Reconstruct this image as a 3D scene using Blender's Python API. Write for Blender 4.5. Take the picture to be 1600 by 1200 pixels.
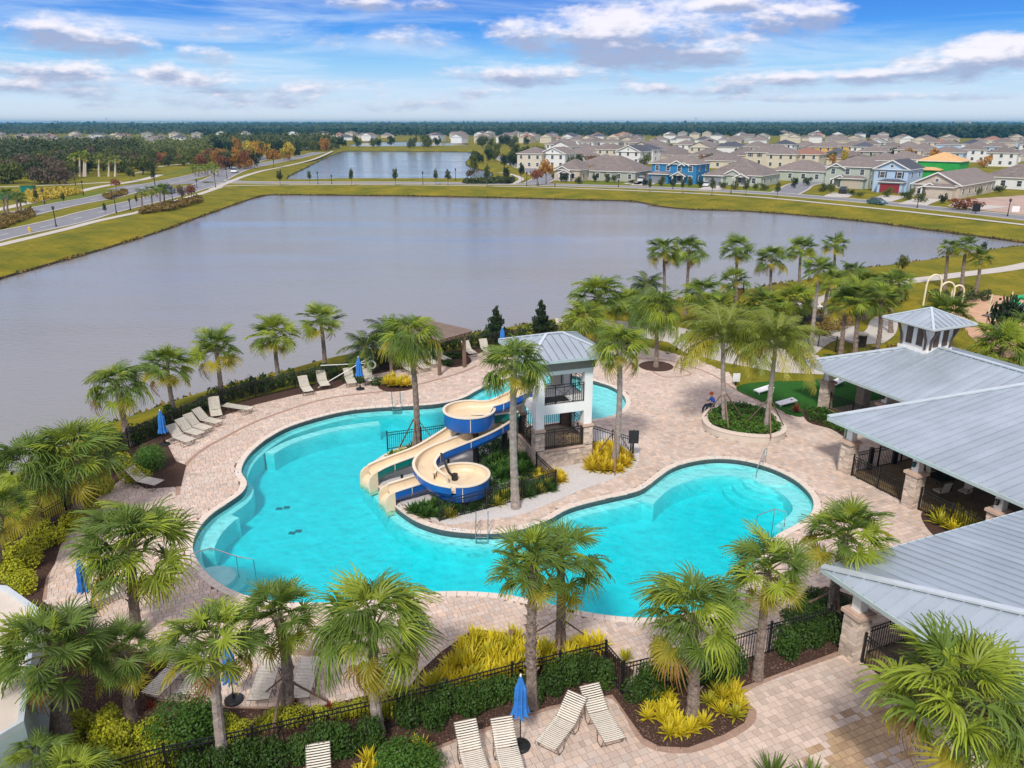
import bpy, bmesh, math, random
import numpy as np
from mathutils import Vector, Matrix
from mathutils.geometry import tessellate_polygon
R = math.radians
rnd = random.Random(7)
scene = bpy.context.scene
for o in list(bpy.data.objects):
    bpy.data.objects.remove(o)

# ------------------------------------------------------------------ camera
FOC, CAMH = 1200.0, 17.5
PITCH = math.atan(407 / FOC)
cam_d = bpy.data.cameras.new('camera')
cam_d.sensor_fit = 'HORIZONTAL'
cam_d.sensor_width = 36.0
cam_d.lens = 36.0 * FOC / 1600.0
cam_d.clip_start = 0.2
cam_d.clip_end = 60000
cam = bpy.data.objects.new('camera', cam_d)
cam.location = (0, 0, CAMH)
cam.rotation_euler = (math.pi / 2 - PITCH, 0, 0)
scene.collection.objects.link(cam)
scene.camera = cam

# ------------------------------------------------------------------ world
world = bpy.data.worlds.new('World')
scene.world = world
world.use_nodes = True
wn, wl = world.node_tree.nodes, world.node_tree.links
wn.clear()
SUN_AZ, SUN_EL = R(195), R(47)        # from behind the camera, a little to its left
def wnode(t, **k):
    n = wn.new(t)
    for a, b in k.items():
        setattr(n, a, b)
    return n
def wmath(op, a, b=None, c=None, clamp=False):
    n = wn.new('ShaderNodeMath'); n.operation = op; n.use_clamp = clamp
    for i, v in enumerate((a, b, c)):
        if v is None: continue
        if isinstance(v, (int, float)): n.inputs[i].default_value = v
        else: wl.new(v, n.inputs[i])
    return n.outputs[0]
def wmix(f, a, b, typ='MIX'):
    n = wn.new('ShaderNodeMix'); n.data_type = 'RGBA'; n.blend_type = typ
    for s, v in ((n.inputs[0], f), (n.inputs[6], a), (n.inputs[7], b)):
        if isinstance(v, (int, float)): s.default_value = v
        elif isinstance(v, tuple): s.default_value = (*v, 1)
        else: wl.new(v, s)
    return n.outputs[2]
def wstep(x, a, b):
    n = wn.new('ShaderNodeMapRange'); n.interpolation_type = 'SMOOTHSTEP'
    wl.new(x, n.inputs[0]); n.inputs[1].default_value = a; n.inputs[2].default_value = b
    return n.outputs[0]
sky = wnode('ShaderNodeTexSky', sky_type='NISHITA', sun_disc=False, sun_elevation=SUN_EL,
            sun_rotation=SUN_AZ, altitude=0, air_density=1.0, dust_density=1.0, ozone_density=2.5)
tc = wn.new('ShaderNodeTexCoord')
sep = wn.new('ShaderNodeSeparateXYZ'); wl.new(tc.outputs['Generated'], sep.inputs[0])
dx, dy, dz = sep.outputs
zc = wmath('MAXIMUM', dz, 0.0)
el = wmath('ARCSINE', wmath('MINIMUM', zc, 0.9999))
az = wmath('ARCTAN2', dx, dy)
# coordinates on the cloud deck
inv = wmath('DIVIDE', 1.0, wmath('ADD', zc, 0.045))
cmb = wn.new('ShaderNodeCombineXYZ')
wl.new(wmath('MULTIPLY', dx, inv), cmb.inputs[0]); wl.new(wmath('MULTIPLY', dy, inv), cmb.inputs[1])
def wnoise(vec, scale, det=6, rough=.55, off=0.0, dist=0.0):
    n = wn.new('ShaderNodeTexNoise'); n.inputs['Scale'].default_value = scale
    n.inputs['Detail'].default_value = det; n.inputs['Roughness'].default_value = rough
    n.inputs['Distortion'].default_value = dist
    m = wn.new('ShaderNodeMapping'); m.inputs[1].default_value = (off, off * .7, 0)
    wl.new(vec, m.inputs[0]); wl.new(m.outputs[0], n.inputs[0])
    return n.outputs[0]
ae = wn.new('ShaderNodeCombineXYZ'); wl.new(az, ae.inputs[0]); wl.new(wmath('MULTIPLY', el, 2.6), ae.inputs[1])
nz = wnoise(ae.outputs[0], 13, 9, .6)
nzb = wnoise(ae.outputs[0], 46, 6, .6, 3.1)
puff = wmath('ADD', wmath('MULTIPLY', nz, .75), wmath('MULTIPLY', nzb, .25))
# base clear sky colour by elevation, over the sky texture
ramp = wn.new('ShaderNodeValToRGB')
wl.new(wmath('DIVIDE', el, R(40), clamp=True), ramp.inputs[0])
cr = ramp.color_ramp
for i, (p_, c_) in enumerate([(0.0, (5.4, 5.7, 6.1)), (.04, (4.0, 5.1, 6.2)), (.0975, (1.9, 3.9, 6.1)), (.146, (.45, 2.2, 5.8)),
                              (.19, (.30, 1.55, 5.1)), (.45, (.5, 1.7, 4.6)), (1.0, (.7, 1.5, 3.6))]):
    e = cr.elements[i] if i < 2 else cr.elements.new(p_)
    e.position = p_; e.color = (*[v / 10 for v in c_], 1)
base = wmix(1.0, ramp.outputs[0], (10, 10, 10), 'MULTIPLY')
clear = wmix(0.96, sky.outputs[0], base)
# thin streaky veil
veil_n = wnoise(cmb.outputs[0], .55, 7, .6, 1.3, .6)
veil = wmath('MULTIPLY', wstep(veil_n, .38, .72), .7)
col = wmix(veil, clear, (4.6, 5.4, 6.4))
# cumulus: (azimuth deg, elevation deg, half width deg, half height deg, strength) as seen over the horizon
def pxdir(px, py):
    x = (px - 800) / FOC; y = -(py - 600) / FOC
    d = Vector((x, math.cos(PITCH) + y * math.sin(PITCH), -math.sin(PITCH) + y * math.cos(PITCH))).normalized()
    return math.atan2(d.x, d.y), math.asin(d.z)
clouds = [(1000, 72, 150, 26, .8), (1380, 118, 200, 16, .7), (640, 60, 160, 10, .25), (960, 48, 105, 34, 1), (1045, 38, 70, 30, .9), (880, 50, 60, 26, .8), (1030, 88, 115, 20, 1), (820, 55, 50, 24, .7),
          (115, 55, 75, 22, .9), (190, 68, 50, 18, .8), (60, 42, 50, 12, .6),
          (1245, 28, 66, 26, .9), (1290, 22, 40, 18, .7), (1560, 85, 95, 30, 1), (1500, 105, 90, 22, .9), (1240, 125, 130, 14, .75),
          (830, 118, 110, 15, .8), (100, 112, 75, 15, .8), (258, 108, 22, 12, .7), (310, 86, 36, 12, .6), (570, 5, 50, 10, .8),
          (680, 8, 34, 11, .7), (300, 125, 120, 12, .6), (420, 142, 130, 11, .5), (150, 140, 120, 12, .5), (1130, 8, 70, 12, .8),
          (740, 145, 60, 9, .5), (10, 132, 40, 10, .6), (1110, 140, 200, 12, .5), (480, 160, 260, 9, .35), (1300, 152, 260, 10, .4)]
tot = None; low = None
for (px, py, hw, hh, st) in clouds:
    a0, e0 = pxdir(px, py)
    a1, e1 = pxdir(px + hw, py - hh)
    wa, we = abs(a1 - a0) * 1.3, max(abs(e1 - e0), .004) * 1.3
    u = wmath('DIVIDE', wmath('SUBTRACT', az, a0), wa)
    v = wmath('DIVIDE', wmath('SUBTRACT', el, e0), we)
    r2 = wmath('ADD', wmath('MULTIPLY', u, u), wmath('MULTIPLY', v, v))
    m = wmath('MULTIPLY', wmath('SUBTRACT', 1.5, r2, clamp=False), st)
    m = wmath('MAXIMUM', m, -1.0)
    vv = wmath('MULTIPLY', wmath('MAXIMUM', wmath('MULTIPLY', m, 1.0), 0.0), v)
    tot = m if tot is None else wmath('MAXIMUM', tot, m)
    low = vv if low is None else wmath('ADD', low, vv)
dens = wmath('ADD', wmath('MULTIPLY', tot, .55), wmath('MULTIPLY', wmath('SUBTRACT', puff, .5), 3.0))
cm = wstep(dens, .0, .75)
lit = wstep(wmath('ADD', wmath('MULTIPLY', low, 1.0), wmath('MULTIPLY', wmath('SUBTRACT', nzb, .5), 1.8)), -.40, .60)
ccol = wmix(lit, (2.5, 2.9, 4.2), (6.4, 6.1, 6.5))
col = wmix(wmath('MULTIPLY', cm, .92), col, ccol)
# the cloud deck that covers the sky higher up (this is what the lake mirrors and what softens the light)
deckn = wnoise(cmb.outputs[0], .5, 6, .6, 7.7, .3)
deckm = wmath('MULTIPLY', wstep(el, R(8.5), R(17)), wmath('ADD', .72, wmath('MULTIPLY', wstep(deckn, .35, .65), .25)))
col = wmix(deckm, col, (5.0, 4.75, 5.2))
bg = wn.new('ShaderNodeBackground'); bg.inputs[1].default_value = 0.1
wl.new(col, bg.inputs[0])
wo = wn.new('ShaderNodeOutputWorld'); wl.new(bg.outputs[0], wo.inputs[0])

sun_d = bpy.data.lights.new('sun', 'SUN')
sun_d.energy = 2.0
sun_d.angle = R(7)
sun_d.color = (1.0, .95, .87)
sun = bpy.data.objects.new('sun', sun_d)
sdir = Vector((math.sin(SUN_AZ) * math.cos(SUN_EL), math.cos(SUN_AZ) * math.cos(SUN_EL), math.sin(SUN_EL)))
sun.rotation_euler = sdir.to_track_quat('Z', 'Y').to_euler()
scene.collection.objects.link(sun)
scene.view_settings.view_transform = 'Standard'
scene.view_settings.look = 'None'
scene.view_settings.exposure = 0.68
scene.view_settings.gamma = 1
scene.view_settings.use_curve_mapping = False
scene.cycles.max_bounces = 6
scene.cycles.diffuse_bounces = 3
scene.cycles.glossy_bounces = 3
scene.cycles.transparent_max_bounces = 12
scene.cycles.volume_bounces = 0
scene.cycles.volume_step_rate = 8
scene.cycles.use_denoising = True

# ------------------------------------------------------------------ survey: photograph -> ground plane
def G(px, py, z=0.0):
    x = (px - 800) / FOC; y = -(py - 600) / FOC
    d = (x, math.cos(PITCH) + y * math.sin(PITCH), -math.sin(PITCH) + y * math.cos(PITCH))
    t = (z - CAMH) / d[2]
    return Vector((d[0] * t, d[1] * t, z))
def PJ(v):
    f0 = v[1] * math.cos(PITCH) - (v[2] - CAMH) * math.sin(PITCH)
    u = v[1] * math.sin(PITCH) + (v[2] - CAMH) * math.cos(PITCH)
    return 800 + FOC * v[0] / f0, 600 - FOC * u / f0
def above(bx, by, cx, cy, zb=0.0):
    """point that stands in the vertical plane through the base and shows at (cx, cy)"""
    b = G(bx, by, zb)
    y = -(cy - 600) / FOC; x = (cx - 800) / FOC
    d = Vector((x, math.cos(PITCH) + y * math.sin(PITCH), -math.sin(PITCH) + y * math.cos(PITCH)))
    t = b.y / d.y
    return b, Vector((d.x * t, b.y, CAMH + d.z * t))
TH = R(23.2)
UB = Vector((math.cos(TH), math.sin(TH), 0)); UA = Vector((math.sin(TH), -math.cos(TH), 0))
def AB(a, b, z=0.0):
    v = UA * a + UB * b
    return Vector((v.x, v.y, z))

# ------------------------------------------------------------------ helpers
COL = scene.collection
def link(name, data, parent=None, mats=None):
    o = bpy.data.objects.new(name, data)
    COL.objects.link(o)
    if parent: o.parent = parent
    return o
def tag(o, label=None, cat=None, group=None, kind=None):
    if label: o['label'] = label
    if cat: o['category'] = cat
    if group: o['group'] = group
    if kind: o['kind'] = kind
    return o
def thing(name, label, cat, loc=(0, 0, 0), rz=0.0, group=None):
    o = bpy.data.objects.new(name, None); COL.objects.link(o)
    o.empty_display_size = .2
    o.location = loc; o.rotation_euler = (0, 0, rz)
    return tag(o, label, cat, group)
KID = {}
def kids(o):
    return [c for c in KID.get(o.name, [])]
def part(name, mesh, parent, loc=None, rot=None, scale=None, label=None, kind=None):
    o = bpy.data.objects.new(name, mesh); COL.objects.link(o); o.parent = parent
    KID.setdefault(parent.name, []).append(o)
    if loc is not None: o.location = loc
    if rot is not None: o.rotation_euler = rot
    if scale is not None: o.scale = scale if not isinstance(scale, (int, float)) else (scale,) * 3
    if label: o['label'] = label
    if kind: o['kind'] = kind
    return o
def copy_thing(src, loc, rz=0.0, label=None, scale=None):
    r = src.copy(); COL.objects.link(r); r.location = loc; r.rotation_euler = (0, 0, rz)
    if scale: r.scale = (scale,) * 3
    if label: r['label'] = label
    for c in kids(src):
        d = c.copy(); COL.objects.link(d); d.parent = r
        KID.setdefault(r.name, []).append(d)
        for g in kids(c):
            e = g.copy(); COL.objects.link(e); e.parent = d
            KID.setdefault(d.name, []).append(e)
    return r

class MB:
    """collects faces; build() links them as one mesh"""
    def __init__(self): self.v = []; self.f = []; self.m = []
    def add(self, vs, fs, mi=0):
        n = len(self.v); self.v.extend([tuple(p) for p in vs]); self.f.extend([tuple(i + n for i in q) for q in fs]); self.m.extend([mi] * len(fs))
        return self
    def box(self, c, s, rz=0.0, mi=0, M=None):
        x, y, z = s[0] / 2, s[1] / 2, s[2] / 2
        co, si = math.cos(rz), math.sin(rz)
        vs = []
        for k in (-z, z):
            for (i, j) in ((-x, -y), (x, -y), (x, y), (-x, y)):
                p = Vector((i * co - j * si + c[0], i * si + j * co + c[1], k + c[2]))
                vs.append(M @ p if M else p)
        return self.add(vs, [(3, 2, 1, 0), (4, 5, 6, 7), (0, 1, 5, 4), (1, 2, 6, 5), (2, 3, 7, 6), (3, 0, 4, 7)], mi)
    def bar(self, p, q, w, h=None, mi=0, up=(0, 0, 1)):
        p, q = Vector(p), Vector(q); h = h or w
        d = (q - p).normalized(); u = Vector(up)
        s = d.cross(u)
        if s.length < 1e-4: s = Vector((1, 0, 0))
        s.normalize(); t = s.cross(d).normalized()
        vs = []
        for c in (p, q):
            for (i, j) in ((-1, -1), (1, -1), (1, 1), (-1, 1)):
                vs.append(c + s * (i * w / 2) + t * (j * h / 2))
        return self.add(vs, [(3, 2, 1, 0), (4, 5, 6, 7), (0, 1, 5, 4), (1, 2, 6, 5), (2, 3, 7, 6), (3, 0, 4, 7)], mi)
    def tube(self, pts, r, n=6, mi=0, cap=True):
        pts = [Vector(p) for p in pts]
        rr = r if isinstance(r, (list, tuple)) else [r] * len(pts)
        vs = []; fs = []
        s = None
        for i, p in enumerate(pts):
            d = (pts[min(i + 1, len(pts) - 1)] - pts[max(i - 1, 0)]).normalized()
            if s is None:
                s = d.orthogonal().normalized()
            s = (s - d * s.dot(d))
            s = s.normalized() if s.length > 1e-5 else d.orthogonal().normalized()
            t = d.cross(s)
            for k in range(n):
                a = 2 * math.pi * k / n
                vs.append(p + (s * math.cos(a) + t * math.sin(a)) * rr[i])
        for i in range(len(pts) - 1):
            for k in range(n):
                a, b = i * n + k, i * n + (k + 1) % n
                fs.append((a, b, b + n, a + n))
        if cap:
            fs.append(tuple(range(n - 1, -1, -1))); fs.append(tuple((len(pts) - 1) * n + k for k in range(n)))
        return self.add(vs, fs, mi)
    def lathe(self, c, prof, n=16, mi=0, cap=True):
        vs = []; fs = []
        for (r, z) in prof:
            for k in range(n):
                a = 2 * math.pi * k / n
                vs.append((c[0] + r * math.cos(a), c[1] + r * math.sin(a), c[2] + z))
        for i in range(len(prof) - 1):
            for k in range(n):
                a, b = i * n + k, i * n + (k + 1) % n
                fs.append((a, b, b + n, a + n))
        if cap:
            fs.append(tuple(range(n - 1, -1, -1))); fs.append(tuple((len(prof) - 1) * n + k for k in range(n)))
        return self.add(vs, fs, mi)
    def poly(self, pts, z=None, mi=0, holes=()):
        rings = [[Vector((p[0], p[1], p[2] if z is None and len(p) > 2 else (z or 0))) for p in r] for r in (pts, *holes)]
        tris = tessellate_polygon(rings)
        flat = [p for r in rings for p in r]
        fs = []
        for t in tris:
            a, b, c = (flat[i] for i in t)
            if (b - a).cross(c - a).z < 0: t = (t[0], t[2], t[1])
            fs.append(tuple(t))
        return self.add(flat, fs, mi)
    def slab(self, pts, z0, z1, mi=0, mside=None, bottom=False):
        """prism with a flat top"""
        a = sum(pts[i][0] * pts[(i + 1) % len(pts)][1] - pts[(i + 1) % len(pts)][0] * pts[i][1] for i in range(len(pts)))
        if a < 0: pts = pts[::-1]
        self.poly(pts, z1, mi)
        n = len(pts)
        self.add([(p[0], p[1], z0) for p in pts] + [(p[0], p[1], z1) for p in pts],
                 [(i, (i + 1) % n, (i + 1) % n + n, i + n) for i in range(n)], mi if mside is None else mside)
        return self
    def mesh(self, name, mats, smooth=False):
        me = bpy.data.meshes.new(name)
        me.from_pydata(self.v, [], self.f)
        if not isinstance(mats, (list, tuple)): mats = [mats]
        for m in mats: me.materials.append(m)
        if len(mats) > 1: me.polygons.foreach_set('material_index', self.m)
        if smooth: me.polygons.foreach_set('use_smooth', [True] * len(me.polygons))
        me.update()
        return me
    def build(self, name, mats, parent=None, smooth=False, **kw):
        me = self.mesh(name, mats, smooth)
        if parent: return part(name, me, parent, **kw)
        return link(name, me)
def smoothline(pts, n=6, closed=False):
    P = [Vector(p) for p in pts]; out = []; N = len(P)
    rng = range(N if closed else N - 1)
    for i in rng:
        if closed: a, b, c, d = P[(i - 1) % N], P[i], P[(i + 1) % N], P[(i + 2) % N]
        else: a, b, c, d = P[max(i - 1, 0)], P[i], P[i + 1], P[min(i + 2, N - 1)]
        for k in range(n):
            t = k / n
            out.append(.5 * ((2 * b) + (c - a) * t + (2 * a - 5 * b + 4 * c - d) * t * t + (3 * b - a - 3 * c + d) * t ** 3))
    if not closed: out.append(P[-1])
    return out
def area2(p):
    return sum(p[i][0] * p[(i + 1) % len(p)][1] - p[(i + 1) % len(p)][0] * p[i][1] for i in range(len(p)))
def ccw(p): return p if area2(p) > 0 else p[::-1]
def offset(pts, d, closed=True):
    """outward offset of a ccw ring (left for d<0)"""
    N = len(pts); out = []
    for i in range(N):
        a = pts[(i - 1) % N] if closed else pts[max(i - 1, 0)]
        b = pts[(i + 1) % N] if closed else pts[min(i + 1, N - 1)]
        t = Vector((b[0] - a[0], b[1] - a[1], 0))
        t = t.normalized() if t.length > 1e-6 else Vector((1, 0, 0))
        dd = d[i] if isinstance(d, list) else d
        out.append(Vector((pts[i][0] + t.y * dd, pts[i][1] - t.x * dd, pts[i][2])))
    return out
def resample(pts, step, closed=False):
    P = [Vector(p) for p in pts] + ([Vector(pts[0])] if closed else [])
    out = [P[0].copy()]; acc = 0
    L = [0]
    for i in range(1, len(P)): L.append(L[-1] + (P[i] - P[i - 1]).length)
    n = max(2, int(round(L[-1] / step)))
    res = []; j = 0
    for k in range(n + (0 if closed else 1)):
        s = L[-1] * k / n
        while j < len(L) - 2 and L[j + 1] < s: j += 1
        t = (s - L[j]) / max(1e-9, L[j + 1] - L[j])
        res.append(P[j].lerp(P[j + 1], min(1, t)))
    return res
def ribbon(mb, pts, w, z, mi=0, h=0.0):
    """flat band along a line; h>0 gives it sides"""
    a = offset(pts, w / 2, False); b = offset(pts, -w / 2, False); n = len(pts)
    vs = [(p[0], p[1], z) for p in a] + [(p[0], p[1], z) for p in b]
    mb.add(vs, [(i, i + 1, i + 1 + n, i + n) for i in range(n - 1)], mi)
    if h > 0:
        for line, fl in ((a, 0), (b, 1)):
            vs = [(p[0], p[1], z - h) for p in line] + [(p[0], p[1], z) for p in line]
            fs = [(i, i + 1, i + 1 + n, i + n) if not fl else (i + 1, i, i + n, i + 1 + n) for i in range(n - 1)]
            mb.add(vs, fs, mi)
    return mb
def inpoly(x, y, poly):
    px = np.array([p[0] for p in poly]); py = np.array([p[1] for p in poly])
    qx, qy = np.roll(px, -1), np.roll(py, -1)
    res = np.zeros(x.shape, bool)
    for a, b, c, d in zip(px, py, qx, qy):
        if b == d: continue
        m = ((b > y) != (d > y)) & (x < (c - a) * (y - b) / (d - b) + a)
        res ^= m
    return res

# ------------------------------------------------------------------ materials
MATS = {}
def mat(name, col, rough=.6, var=.12, vscale=3.0, bump=0.0, bscale=30.0, metal=0.0, spec=.5, col2=None, det=4, objrand=0.0, attr=None,
        trans=0.0, coord='Object', wear_or_caustics=None, tra=0.0, sheen=0.0):
    m = bpy.data.materials.new(name); m.use_nodes = True
    n, l = m.node_tree.nodes, m.node_tree.links
    b = n['Principled BSDF']
    b.inputs['Roughness'].default_value = rough; b.inputs['Metallic'].default_value = metal
    b.inputs['Specular IOR Level'].default_value = spec
    tcn = n.new('ShaderNodeTexCoord')
    if coord == 'World':
        g = n.new('ShaderNodeNewGeometry'); vec = g.outputs['Position']
    else: vec = tcn.outputs['Object']
    nt = n.new('ShaderNodeTexNoise'); nt.inputs['Scale'].default_value = vscale; nt.inputs['Detail'].default_value = det
    nt.inputs['Roughness'].default_value = .6
    l.new(vec, nt.inputs[0])
    mr = n.new('ShaderNodeMapRange'); mr.inputs[1].default_value = .3; mr.inputs[2].default_value = .7
    l.new(nt.outputs[0], mr.inputs[0])
    mx = n.new('ShaderNodeMix'); mx.data_type = 'RGBA'
    l.new(mr.outputs[0], mx.inputs[0])
    if col2 is None:
        mx.inputs[6].default_value = (*[c * (1 - var) for c in col], 1); mx.inputs[7].default_value = (*[min(1, c * (1 + var)) for c in col], 1)
    else:
        mx.inputs[6].default_value = (*col, 1); mx.inputs[7].default_value = (*col2, 1)
    out = mx.outputs[2]
    def bright(out, src, lo, hi):
        r = n.new('ShaderNodeMapRange'); l.new(src, r.inputs[0]); r.inputs[3].default_value = lo; r.inputs[4].default_value = hi
        q = n.new('ShaderNodeMix'); q.data_type = 'RGBA'; q.blend_type = 'MULTIPLY'; q.inputs[0].default_value = 1
        l.new(out, q.inputs[6]); l.new(r.outputs[0], q.inputs[7]); return q.outputs[2]
    if objrand:
        oi = n.new('ShaderNodeObjectInfo'); out = bright(out, oi.outputs['Random'], 1 - objrand, 1 + objrand)
    if attr:
        at = n.new('ShaderNodeAttribute'); at.attribute_name = attr
        q = n.new('ShaderNodeMix'); q.data_type = 'RGBA'; q.blend_type = 'MULTIPLY'; q.inputs[0].default_value = 1
        l.new(out, q.inputs[6]); l.new(at.outputs[0], q.inputs[7]); out = q.outputs[2]
    if wear_or_caustics:
        c3, sc, lo, hi = wear_or_caustics
        w = n.new('ShaderNodeTexNoise'); w.inputs['Scale'].default_value = sc; w.inputs['Detail'].default_value = 5; l.new(vec, w.inputs[0])
        r = n.new('ShaderNodeMapRange'); r.inputs[1].default_value = lo; r.inputs[2].default_value = hi; l.new(w.outputs[0], r.inputs[0])
        q = n.new('ShaderNodeMix'); q.data_type = 'RGBA'; l.new(r.outputs[0], q.inputs[0]); l.new(out, q.inputs[6]); q.inputs[7].default_value = (*c3, 1)
        out = q.outputs[2]
    l.new(out, b.inputs['Base Color'])
    if tra:      # thin leaves let some light through
        tr = n.new('ShaderNodeBsdfTranslucent'); l.new(out, tr.inputs[0])
        ms = n.new('ShaderNodeMixShader'); ms.inputs[0].default_value = tra
        l.new(b.outputs[0], ms.inputs[1]); l.new(tr.outputs[0], ms.inputs[2])
        l.new(ms.outputs[0], n['Material Output'].inputs[0])
    if bump:
        bn = n.new('ShaderNodeTexNoise'); bn.inputs['Scale'].default_value = bscale; bn.inputs['Detail'].default_value = 4; l.new(vec, bn.inputs[0])
        bp = n.new('ShaderNodeBump'); bp.inputs['Strength'].default_value = 1; bp.inputs['Distance'].default_value = bump
        l.new(bn.outputs[0], bp.inputs['Height']); l.new(bp.outputs[0], b.inputs['Normal'])
    MATS[name] = m
    return m
M = MATS
mat('grass', (.095, .118, .010), .95, col2=(.29, .225, .016), vscale=.16, det=9, bump=.05, bscale=3, coord='World', spec=.1, wear_or_caustics=((.085, .095, .012), 1.3, .50, .80))
mat('grass_green', (.10, .14, .012), .95, col2=(.16, .18, .02), vscale=.2, det=8, bump=.05, bscale=4, coord='World', spec=.1)
mat('turf', (.03, .12, .018), .95, var=.2, vscale=6, bump=.02, bscale=80, coord='World', spec=.1)
mat('soil', (.05, .035, .02), .95, var=.3, vscale=2, bump=.1, bscale=6, coord='World')
mat('mulch', (.035, .018, .013), .95, col2=(.13, .075, .055), vscale=28, det=5, bump=.06, bscale=22, coord='World', spec=.2)
mat('asphalt', (.23, .23, .25), .9, var=.12, vscale=.5, det=6, coord='World', spec=.2)
mat('concrete', (.52, .48, .43), .9, var=.08, vscale=.6, det=6, coord='World', spec=.2)
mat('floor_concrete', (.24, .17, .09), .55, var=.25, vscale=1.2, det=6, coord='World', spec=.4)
mat('joint', (.16, .11, .085), .95, var=.2, vscale=5, coord='World')
mat('paver', (.56, .435, .355), .85, col2=(.66, .53, .445), vscale=.35, det=8, bump=.004, bscale=60, coord='World', attr='tone', wear_or_caustics=((.52, .38, .28), .22, .60, .85), spec=.25)
mat('paver_wet', (.47, .32, .19), .6, var=.2, vscale=1.2, coord='World', attr='tone', spec=.4)
mat('border', (.38, .25, .19), .85, var=.12, vscale=4, coord='World', spec=.25)
mat('coping', (.72, .61, .52), .8, var=.1, vscale=4, coord='World', spec=.3)
mat('tile_line', (.075, .085, .09), .3, var=.3, vscale=12, coord='World')
mat('plaster', (.72, .83, .83), .8, var=.10, vscale=1.3, det=9, coord='World', wear_or_caustics=((.80, .88, .88), 2.2, .52, .82))  # lighter mottling in the plaster colour imitates caustic light on the pool floor
mat('gravel', (.62, .58, .56), .95, var=.25, vscale=25, bump=.03, bscale=25, coord='World')
mat('sand', (.55, .33, .20), .95, var=.15, vscale=.8, coord='World')
mat('dirt', (.45, .32, .26), .95, var=.2, vscale=.25, det=7, coord='World')
mat('stone', (.60, .49, .40), .85, var=.2, vscale=3, bump=.015, bscale=20, objrand=.3)
mat('stone_cap', (.58, .42, .33), .85, var=.1, vscale=3, bump=.006, bscale=25)
mat('stucco', (.88, .87, .84), .85, var=.04, vscale=1.5, bump=.003, bscale=80, wear_or_caustics=((.70, .67, .62), 1.3, .58, .9))
mat('stucco_beige', (.62, .54, .46), .85, var=.05, vscale=1.5, bump=.003, bscale=80)
mat('fascia', (.27, .225, .18), .6, var=.08)
mat('roof_metal', (.44, .50, .56), .36, var=.09, vscale=.6, det=6, metal=.35, spec=.5, coord='World', objrand=.07, bump=.003, bscale=3, wear_or_caustics=((.36, .41, .46), .45, .48, .85))
mat('gutter', (.50, .60, .60), .4, var=.06, metal=.2)
mat('roof_ridge', (.62, .68, .72), .35, var=.06, metal=.3)
mat('black_metal', (.012, .012, .013), .45, var=.2, spec=.5)
mat('black_plastic', (.02, .02, .022), .5, var=.2)
mat('bronze', (.14, .10, .08), .45, var=.15, metal=.3)
mat('strap', (.74, .69, .58), .6, var=.08, vscale=8, objrand=.05)
mat('white_paint', (.82, .82, .82), .5, var=.04)
mat('cloth_blue', (.03, .19, .55), .8, var=.2, vscale=4, bump=.01, bscale=12)
mat('cloth_white', (.80, .80, .80), .8, var=.06)
mat('steel', (.55, .57, .58), .25, var=.05, metal=.9)
mat('wood', (.20, .125, .085), .8, var=.25, vscale=6, bump=.005, bscale=30)
mat('chips', (.20, .12, .085), .95, var=.4, vscale=20, coord='World')
mat('wood_grey', (.27, .20, .16), .85, var=.2, vscale=5, bump=.005, bscale=30, objrand=.12)
mat('slide_tan', (.78, .62, .42), .32, var=.05, vscale=1, spec=.5, wear_or_caustics=((.60, .46, .32), 1.6, .52, .85))
mat('slide_rim', (.80, .70, .55), .35, var=.04)
mat('slide_blue', (.01, .11, .42), .3, var=.12, vscale=1.2, spec=.5)
mat('slide_green', (.0, .16, .14), .35, var=.12, vscale=1.2)
mat('trunk', (.13, .095, .075), .95, col2=(.36, .28, .23), vscale=9, det=6, bump=.05, bscale=14)
mat('trunk_grey', (.22, .18, .155), .95, col2=(.44, .37, .33), vscale=6, det=7, bump=.035, bscale=14)
mat('trunk_dark', (.09, .06, .045), .95, var=.3, vscale=5)
mat('bark_far', (.10, .075, .055), .95, var=.3)
LF = dict(rough=.5, var=.28, vscale=.9, det=3, tra=.25, objrand=.18, spec=.35)
mat('frond', (.125, .195, .028), **LF)
mat('frond_light', (.27, .34, .03), **LF)
mat('frond_yellow', (.36, .31, .03), **LF)
mat('frond_dead', (.30, .17, .06), **LF)
mat('frond_pinnate', (.20, .24, .03), **LF)
mat('petiole', (.22, .25, .06), .5, var=.2)
LT = dict(rough=.55, vscale=.5, det=4, tra=.2, objrand=.16, spec=.3)
mat('leaf_hedge', (.028, .075, .012), col2=(.075, .14, .02), **LT)
mat('leaf_bush', (.04, .115, .015), col2=(.10, .2, .02), **LT)
mat('leaf_lime', (.24, .30, .015), col2=(.58, .54, .03), **LT)
mat('leaf_cover', (.035, .11, .018), col2=(.10, .19, .03), **LT)
mat('leaf_strap_yellow', (.58, .46, .02), col2=(.74, .64, .03), rough=.5, vscale=2, tra=.2, objrand=.1)
mat('leaf_strap_green', (.32, .35, .025), col2=(.55, .46, .03), rough=.5, vscale=2, tra=.2, objrand=.15)
mat('leaf_croton', (.58, .42, .02), col2=(.74, .58, .04), rough=.5, vscale=3, tra=.2, objrand=.15)
mat('leaf_red', (.30, .05, .02), col2=(.16, .06, .02), rough=.5, vscale=3, tra=.2)
mat('leaf_dark', (.014, .032, .012), col2=(.03, .055, .016), **LT)
mat('leaf_oak', (.042, .062, .018), col2=(.095, .115, .03), **LT)
mat('leaf_mid', (.075, .10, .02), col2=(.15, .16, .03), **LT)
mat('leaf_brown', (.10, .07, .045), col2=(.17, .125, .075), **LT)
mat('leaf_orange', (.38, .17, .03), col2=(.46, .24, .04), **LT)
mat('leaf_rust', (.24, .085, .04), col2=(.30, .12, .05), **LT)
mat('leaf_yellow', (.45, .33, .04), col2=(.5, .4, .05), **LT)
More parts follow.
